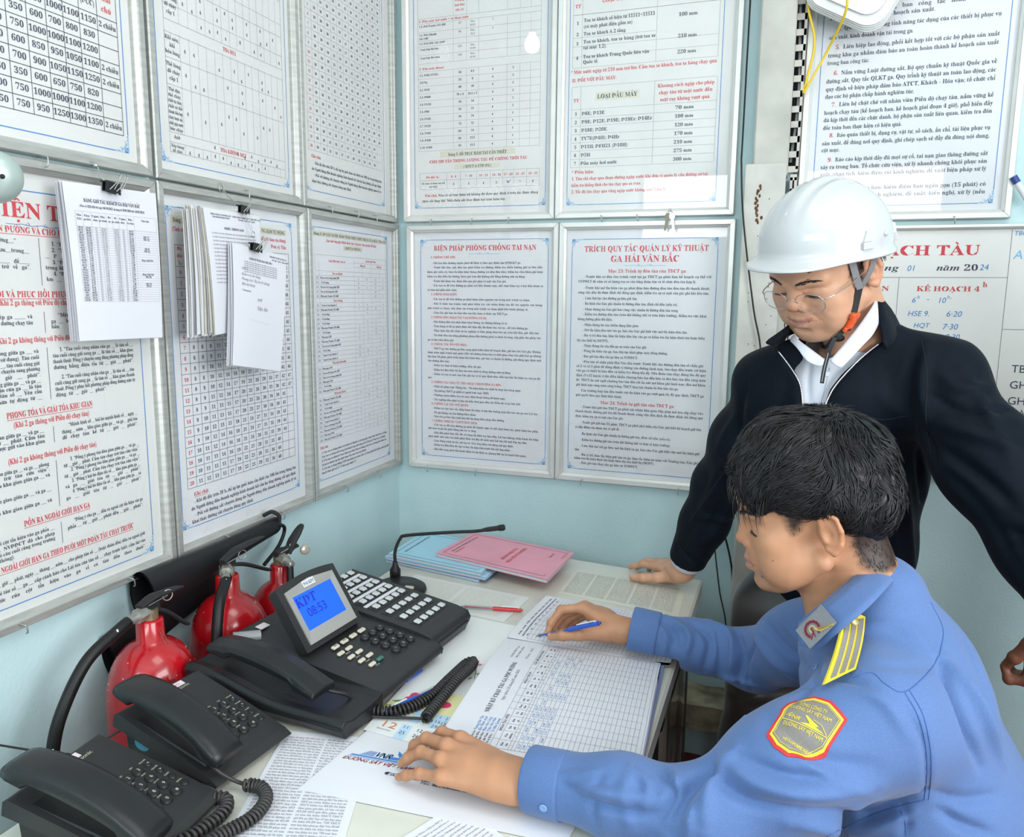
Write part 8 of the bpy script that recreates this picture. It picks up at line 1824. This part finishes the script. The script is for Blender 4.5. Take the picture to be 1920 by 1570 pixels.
# left hand, beyond the right picture edge
LWr = at(2154, 1302, 1.13); F = Field(LWr + (-.16, -.20, -.14), LWr + (.16, .16, .14), .0022)
ld = nz(at(2154, 1302, 1.13) - at(1970, 1030, 1.30)); sd_ = nz(np.cross(ld, (0, 0, 1))); mc = [LWr + ld * .085 + sd_ * k for k in (-.028, -.009, .010, .028)]
GL2 = hand(F, LWr, mc, [[q + ld * .040 + np.array((0, 0, -.006)), q + ld * .062 + np.array((0, 0, -.022)), q + ld * .070 + np.array((0, 0, -.040))] for q in mc], [LWr + ld * .02 - sd_ * .02, LWr + ld * .05 - sd_ * .045, LWr + ld * .075 - sd_ * .055], fr=.0092); F.cap(LWr, LWr - ld * .08, .028, .032, .02)
v_, f_ = F.mesh(); v_ = relax(v_, f_, 1, .4); VW.append(v_); FW.append(f_ + nV); CW.append(tint_hand(v_, SK2, 7)); nV += len(v_)
J = dict(RS=at(1455, 740, 1.62), RE=at(1352, 905, 1.82), RW=at(1291, 1046, 1.935), LS=at(1756, 728, 1.48), LE=at(1970, 1030, 1.30), LW=at(2140, 1280, 1.14))
J = {k: np.array(v) for k, v in J.items()}
F = Field((.88, -1.12, .70), (1.92, -.24, 1.46), .013)
F.chain([(1.27, -.35, .86), (1.28, -.39, 1.0), (1.275, -.46, 1.20)], [.07, .07, .075], .05); F.chain([(1.272, -.49, 1.24), (1.258, -.548, 1.36)], [.06, .05], .05)
for a_ in 'RL': F.chain([J[a_ + 'S'], J[a_ + 'E'], J[a_ + 'W']], [.036, .032, .029], .02)
v_, f_ = F.mesh(); VW.append(v_); FW.append(f_ + nV); CW.append(np.tile(np.array(SK2), (len(v_), 1)))
mesh_obj('body', np.concatenate(VW), np.concatenate(FW), skin, m2, None, True, np.concatenate(CW))
face_bits(P2, T2, m2, o2); nails(G2, (0, 0, 1), m2, (0, 4))
# hair below the helmet rim
HF = Field((-125, -100, -60), (80, 100, 100), 3); HF.ell((-4, 0, 62), (98, 80, 80)); HF.ell((-30, 0, 40), (78, 80, 74), 15)
HF.ell((95, 0, -10), (68, 90, 66), 8, '-'); HF.half((44, 0, 0), (1, 0, .2), 4)
for s_ in (1, -1): HF.ell((4, 92 * s_, -16), (44, 30, 42), 6, '-')
HF.ell((-80, 0, -70), (100, 120, 58), 8, '-')
gv, gf = HF.mesh(); gv = gv + normals(gv, gf) * (noise3(gv / 1000, 120, 2) * 1.2)[:, None]; hb = MB(); hb.add(P2(gv), gf.tolist(), 0, True)
TH = BVHTree.FromPolygons([Vector(v) for v in gv], gf.tolist()); rs = np.random.RandomState(3)
for k in range(420):
    s_ = 1 if k % 4 else -1; p_ = np.array([rs.uniform(-90, 44), 120 * s_, rs.uniform(0, 66)]); h = TH.ray_cast(Vector(p_), Vector((0, -s_, 0)))
    if h[0] is None: continue
    a = np.array(h[0]) + np.array(h[1]) * .3; L = rs.uniform(8, 18); e = a + np.array([-L * .35, 0, -L]) + np.array(h[1]) * rs.uniform(0, 1.5)
    hb.tube(P2(np.array([a, (a + e) / 2 + np.array(h[1]) * 1.2, e])), np.array([.9, .7, .1]) / 1000, 4, flat=.5)
hb.build('hair', hair_m, m2)

# helmet, in head millimetres tipped slightly back
hel = thing('safety_helmet', 'glossy white safety helmet with short peak worn by the standing man', 'helmet', tuple(P2(np.array([0, 0, 90.]))))
HT = rotm(0, -15, 0); 
def hp(V): return P2(np.asarray(V) @ HT.T + np.array([2, 0, 53]))
nth, nph = 40, 96; V = []
def dome(th, ph):
    a, b_, c_ = 122, 106, 108; ct, st = math.cos(th), math.sin(th)
    x = a * st ** .96 * math.cos(ph); y = b_ * st ** .96 * math.sin(ph); z = c_ * ct
    fr_ = max(0.0, math.cos(ph)); 
    # three raised ribs over the crown
    if th < 1.35:
        fade = max(0, math.sin(min(1, th / .5) * 1.57)) * max(0, 1 - (th / 1.30) ** 6) if True else 0
        rib = math.exp(-((abs(y) - 0) / 13) ** 4) * 6.0 + math.exp(-((abs(y) - 30) / 5) ** 2) * 2.6
        z += rib * max(0, 1 - (abs(x) / 118) ** 6) * (1 - .3 * st)
    return np.array([x, y, z])
for i in range(nth + 1):
    th = (math.pi / 2) * i / nth
    for k in range(nph): V.append(dome(max(th, .0001), 2 * math.pi * k / nph))
rim0 = len(V) // nph
def ring(off, z, front):
    out = []
    for k in range(nph):
        ph = 2 * math.pi * k / nph; c_ = math.cos(ph); s_ = math.sin(ph); w_ = off + front * math.exp(-((ph if ph < math.pi else ph - 2 * math.pi) / .88) ** 4); 
        fz = -10 * math.exp(-((ph if ph < math.pi else ph - 2 * math.pi) / .85) ** 4) * (w_ / 42)
        out.append(np.array([(122 + w_) * c_, (106 + w_ * .8) * s_, z + fz]))
    return out
V += ring(1.5, -10, 0); V += ring(4, -14, 6); V += ring(6, -16, 17); V += ring(7, -18, 24); V += ring(6, -20.5, 23.5); V += ring(2, -17, 8); V += ring(-3, -12, 0); V += ring(-4, 0, 0)
nr = len(V) // nph; F_ = [(i * nph + k, (i + 1) * nph + k, (i + 1) * nph + (k + 1) % nph, i * nph + (k + 1) % nph) for i in range(nr - 1) for k in range(nph)]
hw_m = mat('helmet_white', (.54, .55, .56), .18, coat=.7)
b = MB(); b.add(hp(np.array(V)), F_, 0, True); b.build('shell', hw_m, hel)
b = MB(); Vi = [np.array(q) * np.array([.955, .95, .95]) for q in V[:nph * (nth + 1)]]; b.add(hp(np.array(Vi)), [f[::-1] for f in F_ if max(f) < nph * (nth + 1)], 0, True); b.build('inner_lining', mat('lining_grey', (.20, .21, .22), .8), hel)
for s_ in (1, -1):
    for x0, w_ in ((34, 22), (-70, 20)):
        b = MB()
        ph = math.atan2(s_ * 1.0, x0 / 108.); c0 = np.array([x0, s_ * 106 * math.sqrt(max(0, 1 - (x0 / 122) ** 2)) + s_ * .5, 0.]); nrm = nz(np.array([c0[0] / 128 ** 2, c0[1] / 108 ** 2, 0])); tg = np.cross(nrm, [0, 0, 1.]) * s_
        for pts, d0 in (([(-w_ / 2, -3), (w_ / 2, -3), (w_ / 2, 9), (-w_ / 2, 9)], 5.0), ([(-w_ / 2 + 2, 9), (w_ / 2 - 2, 9), (0, 27)], 3.2)):
            Q = [c0 + tg * a + np.array([0, 0, 1.]) * c_ + nrm * (h_ - .0011 * c_ * c_ * 4) for h_ in (-3, d0) for a, c_ in pts]; n_ = len(pts); b.add(hp(np.array(Q)), [(i, (i + 1) % n_, n_ + (i + 1) % n_, n_ + i) for i in range(n_)] + [list(range(n_, 2 * n_)), list(range(n_))[::-1]], 0)
        b.build('moulded_slot', hw_m, hel, bevel=.0012)
    b = MB(); c0 = np.array([-12, s_ * 105.0, 16.]); b.sphere(hp(c0[None])[0], .0052, 14); b.build('rivet', hw_m, hel)
HC2 = Cloth(P2(hv), hf)
web = mat('strap_grey', (.30, .31, .33), .8); web_k = mat('strap_black', (.015, .015, .016), .7)
def strap(name, pts, w_, m, parent, off=.003, n=6, free=None, twist=None):
    """flat webbing along picture-seen points over the cheek; each point (u, v) or (u, v, depth)"""
    P = [];
    for q in pts:
        if len(q) == 3: P.append(at(*q))
        else: h, nn = HC2.hit(*q); P.append(h + nn * off)
    C_ = catmull(P, n); T_ = np.gradient(C_, axis=0); b = MB(); V = []
    for i in range(len(C_)):
        view = nz(CAM - C_[i]); 
        if twist is not None: view = nz(view + np.array(twist))
        s_ = nz(np.cross(T_[i], view)); nn = nz(np.cross(s_, T_[i])); V += [C_[i] - s_ * w_ / 2 - nn * .0004, C_[i] + s_ * w_ / 2 - nn * .0004, C_[i] + s_ * w_ / 2 + nn * .0006, C_[i] - s_ * w_ / 2 + nn * .0006]
    F = [(i * 4 + k, i * 4 + (k + 1) % 4, (i + 1) * 4 + (k + 1) % 4, (i + 1) * 4 + k) for i in range(len(C_) - 1) for k in range(4)] + [(0, 1, 2, 3), tuple(4 * (len(C_) - 1) + k for k in (3, 2, 1, 0))]
    b.add(V, F, 0, False); return b.build(name, m, parent)
strap('strap_front', [(1590, 482), (1597, 512), (1607, 543)], .0110, web, hel, .0075); strap('strap_rear', [(1640, 478), (1628, 505), (1612, 540)], .0075, web, hel, .006)
strap('strap_lower', [(1608, 540), (1603, 560), (1597, 585)], .0120, web_k, hel, .004); strap('chin_strap', [(1578, 618), (1560, 634), (1543, 642), (1524, 643)], .0070, web_k, hel, .004); strap('strap_tail', [(1566, 633, 1.372), (1556, 655, 1.375), (1546, 690, 1.385), (1541, 719, 1.392)], .0070, web_k, hel)
strap('strap_stripe', [(1553, 662, 1.370), (1546, 690, 1.380), (1541, 716, 1.388)], .0014, web, hel)
b = MB(); 
for (u, v) in ((1569, 630),): h, nn = HC2.hit(u, v); b.sphere(h + nn * .005, (.011, .008, .007), 10)
b.build('strap_knot', web_k, hel)
o_m = mat('buckle_orange', (.80, .10, .015), .4); h0, n0 = HC2.hit(1597, 590); h1, n1 = HC2.hit(1581, 618); ax = nz(h1 - h0); c_ = (h0 + h1) / 2 + n0 * .007; sd_ = nz(np.cross(n0, ax)); nn = np.cross(ax, sd_); Rb = np.array([ax, sd_, nn]).T
b = MB(); b.box(c_, (.034, .017, .007), Rb, bev=.002); b.box(c_ - ax * .015, (.012, .021, .008), Rb, bev=.002); b.box(c_ + ax * .013, (.010, .020, .007), Rb, bev=.002)
for k in range(4): b.box(c_ - ax * .006 + ax * .004 * k + nn * .0035, (.0014, .013, .0018), Rb)
b.build('orange_buckle', o_m, hel)
b = MB(); b.box(c_ + ax * .012 + nn * .0035, (.004, .009, .001), Rb); b.build('buckle_slot', blk, hel)

# glasses
gl = thing('eyeglasses', 'thin silver rimmed glasses on the standing man', 'glasses', tuple(P2(np.array([110, 0, -10.]))))
wire = mat('silver_wire', (.62, .58, .54), .25, metal=.9); lens_m = glass_mat('lens_glass', (.97, .98, .98), 1.5, .02, 1.2); b = MB(); bl = MB()
for s_ in (1, -1):
    a_ = np.linspace(0, 2 * math.pi, 32, endpoint=False); ry = 26 * np.sign(np.cos(a_)) * np.abs(np.cos(a_)) ** .75; rz = 17.5 * np.sign(np.sin(a_)) * np.abs(np.sin(a_)) ** .8
    Q = np.c_[113 - .0030 * (ry + 33) ** 2 * .6 + .12 * rz, s_ * (35 + ry), -8 + rz]; b.tube(P2(Q), .0008, 6, closed=True); bl.add(P2(Q), [list(range(32))])
    b.tube(P2(catmull([(109, s_ * 58, -1), (103, s_ * 66, 1), (92, s_ * 71, 2)], 4)), .0013, 6); b.tube(P2(catmull([(92, s_ * 71, 2), (50, s_ * 77, 4), (10, s_ * 80, 12), (-6, s_ * 81, 8)], 5)), .0011, 6)
    b.tube(P2(catmull([(112, s_ * 12, -7), (108, s_ * 10, -16), (106, s_ * 13, -18)], 3)), .0005, 5); b.sphere(P2(np.array([[105, s_ * 12.5, -16]]))[0], (.0015, .0015, .003), 8)
b.tube(P2(catmull([(113, -10, -5), (116, 0, -1), (113, 10, -5)], 5)), .0009, 6); b.build('frame', wire, gl); bl.build('lens', lens_m, gl)

# white shirt and jacket
navy = mat('jacket_navy', (.0035, .007, .013), .72, spec=.12, noise=.2, nscale=60, bump=.12, bscale=500, sheen=.03); wsh = mat('white_shirt', (.66, .68, .76), .7, bump=.1, bscale=800)
JB = ((.86, -1.12, .66), (1.92, -.19, 1.50)); TW = [(1.285, -.345, .76), (1.285, -.40, .95), (1.285, -.45, 1.12), (1.275, -.495, 1.24)]
def torso(F, g):
    F.chain(TW, [.150 + g, .150 + g, .152 + g, .140 + g], .05, sq=((.28, .96, 0), 1.22)); F.ell((1.275, -.512, 1.275), (.185 + g, .105 + g, .085 + g), .05, R=rotm(0, -8, -10)); F.chain([(1.272, -.520, 1.30), (1.255, -.560, 1.385)], [.105 + g, .078 + g], .06); F.ell((1.235, -.585, 1.285), (.120 + g, .075 + g, .085 + g), .05)
F = Field((1.10, -.72, 1.02), (1.46, -.40, 1.45), .0045); torso(F, -.012); F.cap((1.25, -.558, 1.36), (1.222, -.63, 1.50), .055, .062, .004, '-')
va, vb = at(1530, 668, 1.41), at(1553, 683, 1.40); F.cap(at(1553, 690, 1.40), at(1548, 640, 1.38), .004, .026, .01, '-')
v_, f_ = F.mesh(); v_ = relax(v_, f_, 2, .5); CS = Cloth(v_, f_)
for px in ([(1520, 670), (1515, 720), (1520, 780)], [(1575, 680), (1560, 720), (1545, 760)], [(1600, 660), (1585, 690), (1565, 720)]): CS.fold(px, .006, -.004)
CS.done(); ws = mesh_obj('white_shirt', CS.V, CS.F, wsh, m2, None, True)
b = MB()
for u, v in ((1551, 702), (1537, 762)): c_, n_ = CS.hit(u, v); b.lathe([(0, 0), (.0055, 0), (.0055, .0014), (.004, .002), (0, .0015)], c_ + n_ * .0006, n_, 16)
b.build('button', mat('button_pearl', (.75, .76, .8), .2), ws)
b = MB(); CS.seam(b, [(1556, 690), (1546, 730), (1532, 780)], .0006, .0003); b.build('placket_seam', mat('seam_pale', (.45, .48, .58), .8), ws)
F = Field(JB[0], JB[1], .0062); torso(F, .0)
F.chain([J['RS'], (J['RS'] + J['RE']) / 2, J['RE']], [.078, .070, .058], .05); F.chain([J['RE'], (J['RE'] + J['RW']) / 2, J['RW']], [.058, .053, .046], .03); F.cap(at(1482, 668, 1.53), at(1440, 712, 1.61), .034, .062, .05); F.cap(at(1672, 650, 1.50), at(1765, 705, 1.48), .042, .074, .05)
F.chain([J['LS'], (J['LS'] + J['LE']) / 2, J['LE']], [.076, .080, .076], .05); F.chain([J['LE'], (J['LE'] + J['LW']) / 2, J['LW']], [.078, .068, .055], .04)
for W_, E_ in ((J['RW'], J['RE']), (J['LW'], J['LE'])): d_ = nz(W_ - E_); F.half(W_ + d_ * .012, d_, .003, (W_ - .09, W_ + .09))
F.half((0, 0, .795), (0, 0, -1), .008, ((1.02, -.70, .60), (1.60, -.15, .95)))
# the open front: a wedge bounded by the two zip edges
ZL = [(1441, 638), (1466, 666), (1491, 701), (1503, 727), (1507, 770), (1520, 830)]; ZR = [(1653, 641), (1616, 669), (1584, 701), (1558, 733), (1541, 774), (1524, 830)]
sl, X, Y, Z = F._win((1.05, -.80, .95), (1.50, -.46, 1.50)); G3 = np.stack(np.broadcast_arrays(X, Y, Z), -1).reshape(-1, 3)
q = (G3 - CAM) @ CR; U_ = 960 + FPX * q[:, 0] / -q[:, 2]; V_ = 785 - FPX * q[:, 1] / -q[:, 2]; dd = -q[:, 2]
lx = np.interp(V_, [p_[1] for p_ in ZL], [p_[0] for p_ in ZL]); rx = np.interp(V_, [p_[1] for p_ in ZR], [p_[0] for p_ in ZR]); wd = np.minimum(U_ - lx, rx - U_) / FPX * dd     # > 0 between the edges
wd = np.where(V_ > 822, -1.0, wd); wd = np.minimum(wd, 1.54 - dd)
F._mix(sl, (-wd).reshape(X.shape[0], Y.shape[1], Z.shape[2]).astype(np.float32), .003, '-')
F.cap((1.25, -.558, 1.355), (1.222, -.63, 1.50), .064, .074, .004, '-')
v_, f_ = F.mesh(); v_ = relax(v_, f_, 2, .5); C2 = Cloth(v_, f_)
C2.V = C2.V + C2.N * (noise3(C2.V, 28, 5) * .0028)[:, None]; C2.done()
for px, w_, h_ in (([(1715, 655), (1700, 740), (1715, 830)], .010, -.006), ([(1800, 690), (1850, 770), (1900, 870)], .010, .006), ([(1780, 840), (1850, 900), (1910, 960)], .009, -.007), ([(1740, 640), (1728, 720), (1740, 800)], .010, .007), ([(1760, 700), (1800, 730), (1860, 720)], .010, .008), ([(1745, 740), (1800, 770), (1890, 770)], .009, -.009), ([(1745, 790), (1810, 810), (1910, 840)], .011, .010), ([(1750, 830), (1800, 870), (1880, 930)], .010, -.009), ([(1735, 800), (1745, 840), (1760, 880)], .009, -.008),
    ([(1720, 850), (1735, 950), (1745, 1050)], .010, -.008), ([(1690, 880), (1700, 970), (1715, 1090)], .012, .008), ([(1400, 700), (1385, 800), (1375, 900)], .010, -.007), ([(1345, 880), (1330, 930), (1300, 980)], .009, .008), ([(1370, 860), (1350, 950), (1320, 1010)], .009, -.008), ([(1300, 960), (1340, 975), (1370, 970)], .008, .007), ([(1400, 760), (1370, 800), (1345, 840)], .010, .006),
    ([(1480, 700), (1470, 750), (1480, 800)], .012, -.004), ([(1640, 690), (1660, 750), (1700, 780)], .016, .004), ([(1260, 1020), (1300, 1050), (1330, 1060)], .008, -.005), ([(1430, 1010), (1420, 1080), (1430, 1130)], .012, -.006)): C2.fold(px, w_, h_ * 1.4)
C2.V = relax(C2.V, C2.F, 1, .35); C2.done(); jk = mesh_obj('jacket', C2.V, C2.F, navy, m2, None, True)
b = MB()
for px in ([(1728, 640), (1738, 700), (1736, 780), (1745, 850)], [(1632, 784), (1660, 787), (1700, 780)], [(1262, 1008), (1300, 1060)] ): C2.seam(b, px, .0008, .0002)
b.build('stitched_seam', mat('seam_black', (.002, .003, .005), .8), jk)
# zip tapes and teeth follow the cut edges
zt_ = mat('zip_teeth', (.50, .52, .54), .35, metal=.8)
for Zp, nm in ((ZL, 1), (ZR, -1)):
    H = C2.path([(u - 3 * nm, v) for u, v in Zp[:-1]], 6); dz_ = np.array([-((h - CAM) @ CR)[2] for h, n_ in H]); H = [h for h, z_ in zip(H, dz_) if abs(z_ - np.median(dz_)) < .05 and h[1] @ nz(CAM - h[0]) > .25]; P_ = np.array([h + n_ * .0012 for h, n_ in H]); P_ = relax_line = np.array([P_[max(0, i - 2):i + 3].mean(0) for i in range(len(P_))]); b = MB(); b.tube(P_, .0016, 6, flat=.5); b.build('zip_tape', mat('zip_tape', (.02, .022, .03), .7), jk)
    s_ = np.r_[0, np.cumsum(np.linalg.norm(np.diff(P_, axis=0), axis=1))]; b = MB()
    for k in np.arange(0, s_[-1], .0026):
        q_ = np.array([np.interp(k, s_, P_[:, i]) for i in range(3)]); b.box(q_ + nz(CAM - q_) * .0012 + CR[:, 0] * .0010 * nm, (.0018, .0014, .0013), CR)
    b.build('zip_teeth', zt_, jk)
leaf('jacket_collar', [at(1653, 640, 1.425), at(1650, 605, 1.43), at(1645, 568, 1.455), at(1636, 545, 1.50), at(1592, 530, 1.585), at(1515, 575, 1.56), at(1490, 600, 1.50), at(1470, 618, 1.46), at(1443, 637, 1.445)],
     [at(1658, 655, 1.425), at(1672, 645, 1.435), at(1680, 628, 1.465), at(1680, 606, 1.52), at(1600, 600, 1.63), at(1490, 625, 1.59), at(1468, 640, 1.53), at(1452, 650, 1.485), at(1441, 645, 1.452)], navy, jk, n=8, th=.004, bulge=.006)
leaf('shirt_collar', [at(1556, 676, 1.398), at(1585, 643, 1.405), at(1618, 600, 1.42), at(1641, 562, 1.455), at(1632, 545, 1.52)], [at(1578, 690, 1.392), at(1614, 652, 1.398), at(1638, 625, 1.418), at(1652, 590, 1.455), at(1645, 570, 1.53)], wsh, ws, th=.0018)
leaf('shirt_collar', [at(1548, 676, 1.400), at(1520, 655, 1.412), at(1500, 640, 1.44), at(1490, 628, 1.47)], [at(1535, 688, 1.396), at(1512, 676, 1.402), at(1494, 652, 1.43), at(1482, 640, 1.465)], wsh, ws, th=.0018)
d_ = nz(J['RW'] - J['RE']); b = MB(); b.lathe([(.036, 0), (.038, .002), (.037, .024), (.035, .025)], J['RW'] - d_ * .002, d_, 28); b.build('shirt_cuff', wsh, ws)
# trousers and shoes
F = Field((.98, -.66, .02), (1.62, -.12, .98), .009)
F.chain([(1.28, -.355, .90), (1.265, -.35, .72)], [.128, .150], .04, sq=((.28, .96, 0), 1.2))
for s_, kx, ky, fx, fy in ((-1, 1.150, -.40, 1.14, -.34), (1, 1.36, -.40, 1.44, -.34)): F.chain([(1.255 + .085 * s_, -.35, .74), (kx, ky, .42), (fx, fy, .06)], [.110, .088, .062], .04)
v_, f_ = F.mesh(); v_ = relax(v_, f_, 2, .5); CT = Cloth(v_, f_); CT.V = CT.V + CT.N * (noise3(CT.V, 30, 9) * .004)[:, None]; CT.done()
for px, w_, h_ in (([(1370, 1330), (1420, 1310), (1480, 1310)], .010, .010), ([(1380, 1360), (1440, 1345), (1500, 1320)], .010, -.010), ([(1360, 1290), (1400, 1320), (1480, 1290)], .009, -.008)): CT.fold(px, w_, h_)
CT.done(); mesh_obj('trousers', CT.V, CT.F, mat('charcoal_trousers', (.030, .027, .025), .38, noise=.3, nscale=5, sheen=.3), m2, None, True)
for fx, fy in ((1.135, -.38), (1.445, -.38)):
    b = MB(); b.sphere((fx - .01, fy - .02, .048), (.05, .115, .045), 18); b.box((fx - .01, fy - .02, .010), (.085, .23, .02), bev=.009); b.build('shoe', mat('dark_red_shoe', (.10, .02, .02), .4), m2)

# ------------------------------------------------------------------ a third person, cut off by the right edge
m3 = thing('person', 'person cut off by the right picture edge, only a brown bent hand showing', 'person', (1.90, -.55, 0))
W3 = at(1975, 1150, 1.42); F = Field(W3 + (-.14, -.14, -.26), W3 + (.10, .14, .30), .0022); dn = nz((-.42, -.05, -1)); sd = nz(np.cross(dn, CAM - W3)); fw = nz(np.cross(sd, dn))
mc = [W3 + dn * .088 + fw * k - sd * .012 for k in (.030, .010, -.010, -.028)]
G3_ = hand(F, W3, mc, [[q + dn * .038 - sd * .010 * s3, q + dn * .052 + sd * .014, q + dn * .036 + sd * .030] for q, s3 in zip(mc, (1, 1, 1, 1))], [W3 + dn * .025 + fw * .028, W3 + dn * .065 + fw * .045 + sd * .004, W3 + dn * .098 + fw * .040 + sd * .012, W3 + dn * .118 + fw * .030 + sd * .016], fr=.0098, nrm=-sd)
F.chain([W3, W3 - dn * .12], [.030, .032], .02); v_, f_ = F.mesh(); v_ = relax(v_, f_, 1, .4)
hc3 = tint_hand(v_, (.20, .075, .04), 8); B3 = W3 + np.array((.34, .12, 0)); P3 = Pose(B3 + np.array((-.05, 0, 1.575 - W3[2])), (-1, -.1, -.2), (-.2, 0, 1), 1.0)
tb = MB(); zf = lambda z: np.array((B3[0], B3[1], z)); tb.tube([zf(1.50), zf(1.40), zf(1.36) + (-.02, -.15, 0), W3 - dn * .24 + np.array((.05, -.02, 0)), W3 - dn * .06], .028, 8); q_ = len(v_) + len(hv); nt3 = tb.n
mesh_obj('body', np.r_[v_, P3(hv), np.concatenate(tb.V)], f_.tolist() + (hf + len(v_)).tolist() + [[i + q_ for i in f] for f in tb.F], skin, m3, None, True, np.r_[hc3, np.tile((.20, .075, .04), (len(hv) + nt3, 1))])
HF = Field((-130, -100, -60), (110, 100, 160), 4); HF.ell((-6, 0, 66), (104, 82, 86)); HF.ell((95, 0, -10), (60, 90, 80), 8, '-')
for s_ in (1, -1): HF.ell((4, 92 * s_, -16), (44, 30, 42), 6, '-')
HF.ell((-80, 0, -80), (100, 120, 58), 8, '-'); gv, gf = HF.mesh(); mesh_obj('hair', P3(gv), gf, hair_m, m3, None, True)
SL = zf(1.38) + (-.02, -.19, 0); SR = zf(1.38) + (-.02, .19, 0); el = W3 - dn * .26 + np.array((.06, -.02, 0))
F = Field(zf(.70) + (-.32, -.40, 0), zf(1.52) + (.24, .40, 0), .010)
F.chain([zf(.82), zf(1.08), zf(1.32)], [.120, .120, .125], .05, sq=((1, 0, 0), 1.15)); F.ell(zf(1.34), (.12, .20, .09), .05); F.chain([zf(1.38), zf(1.46)], [.09, .065], .04)
F.chain([SL, el, W3 - dn * .08], [.075, .058, .044], .04); F.chain([SR, zf(1.08) + (0, .26, 0), zf(.84) + (-.06, .26, 0)], [.075, .058, .044], .04); F.half(W3 - dn * .075, dn, .004, (W3 - .12, W3 + .12))
v_, f_ = F.mesh(); mesh_obj('coat', v_, f_, mat('coat_dark', (.03, .035, .045), .8), m3, None, True)
F = Field(zf(.03) + (-.20, -.26, 0), zf(.90) + (.20, .26, 0), .011); F.chain([zf(.84), zf(.78)], [.115, .12], .03)
for s_ in (-1, 1): F.chain([zf(.78) + (0, .08 * s_, 0), zf(.44) + (0, .09 * s_, 0), zf(.07) + (0, .10 * s_, 0)], [.09, .07, .055], .03)
v_, f_ = F.mesh(); mesh_obj('trousers', v_, f_, trous, m3, None, True)
for s_ in (-1, 1): b = MB(); b.sphere(zf(.048) + (-.04, .10 * s_, 0), (.12, .048, .044), 14); b.build('shoe', blk, m3)
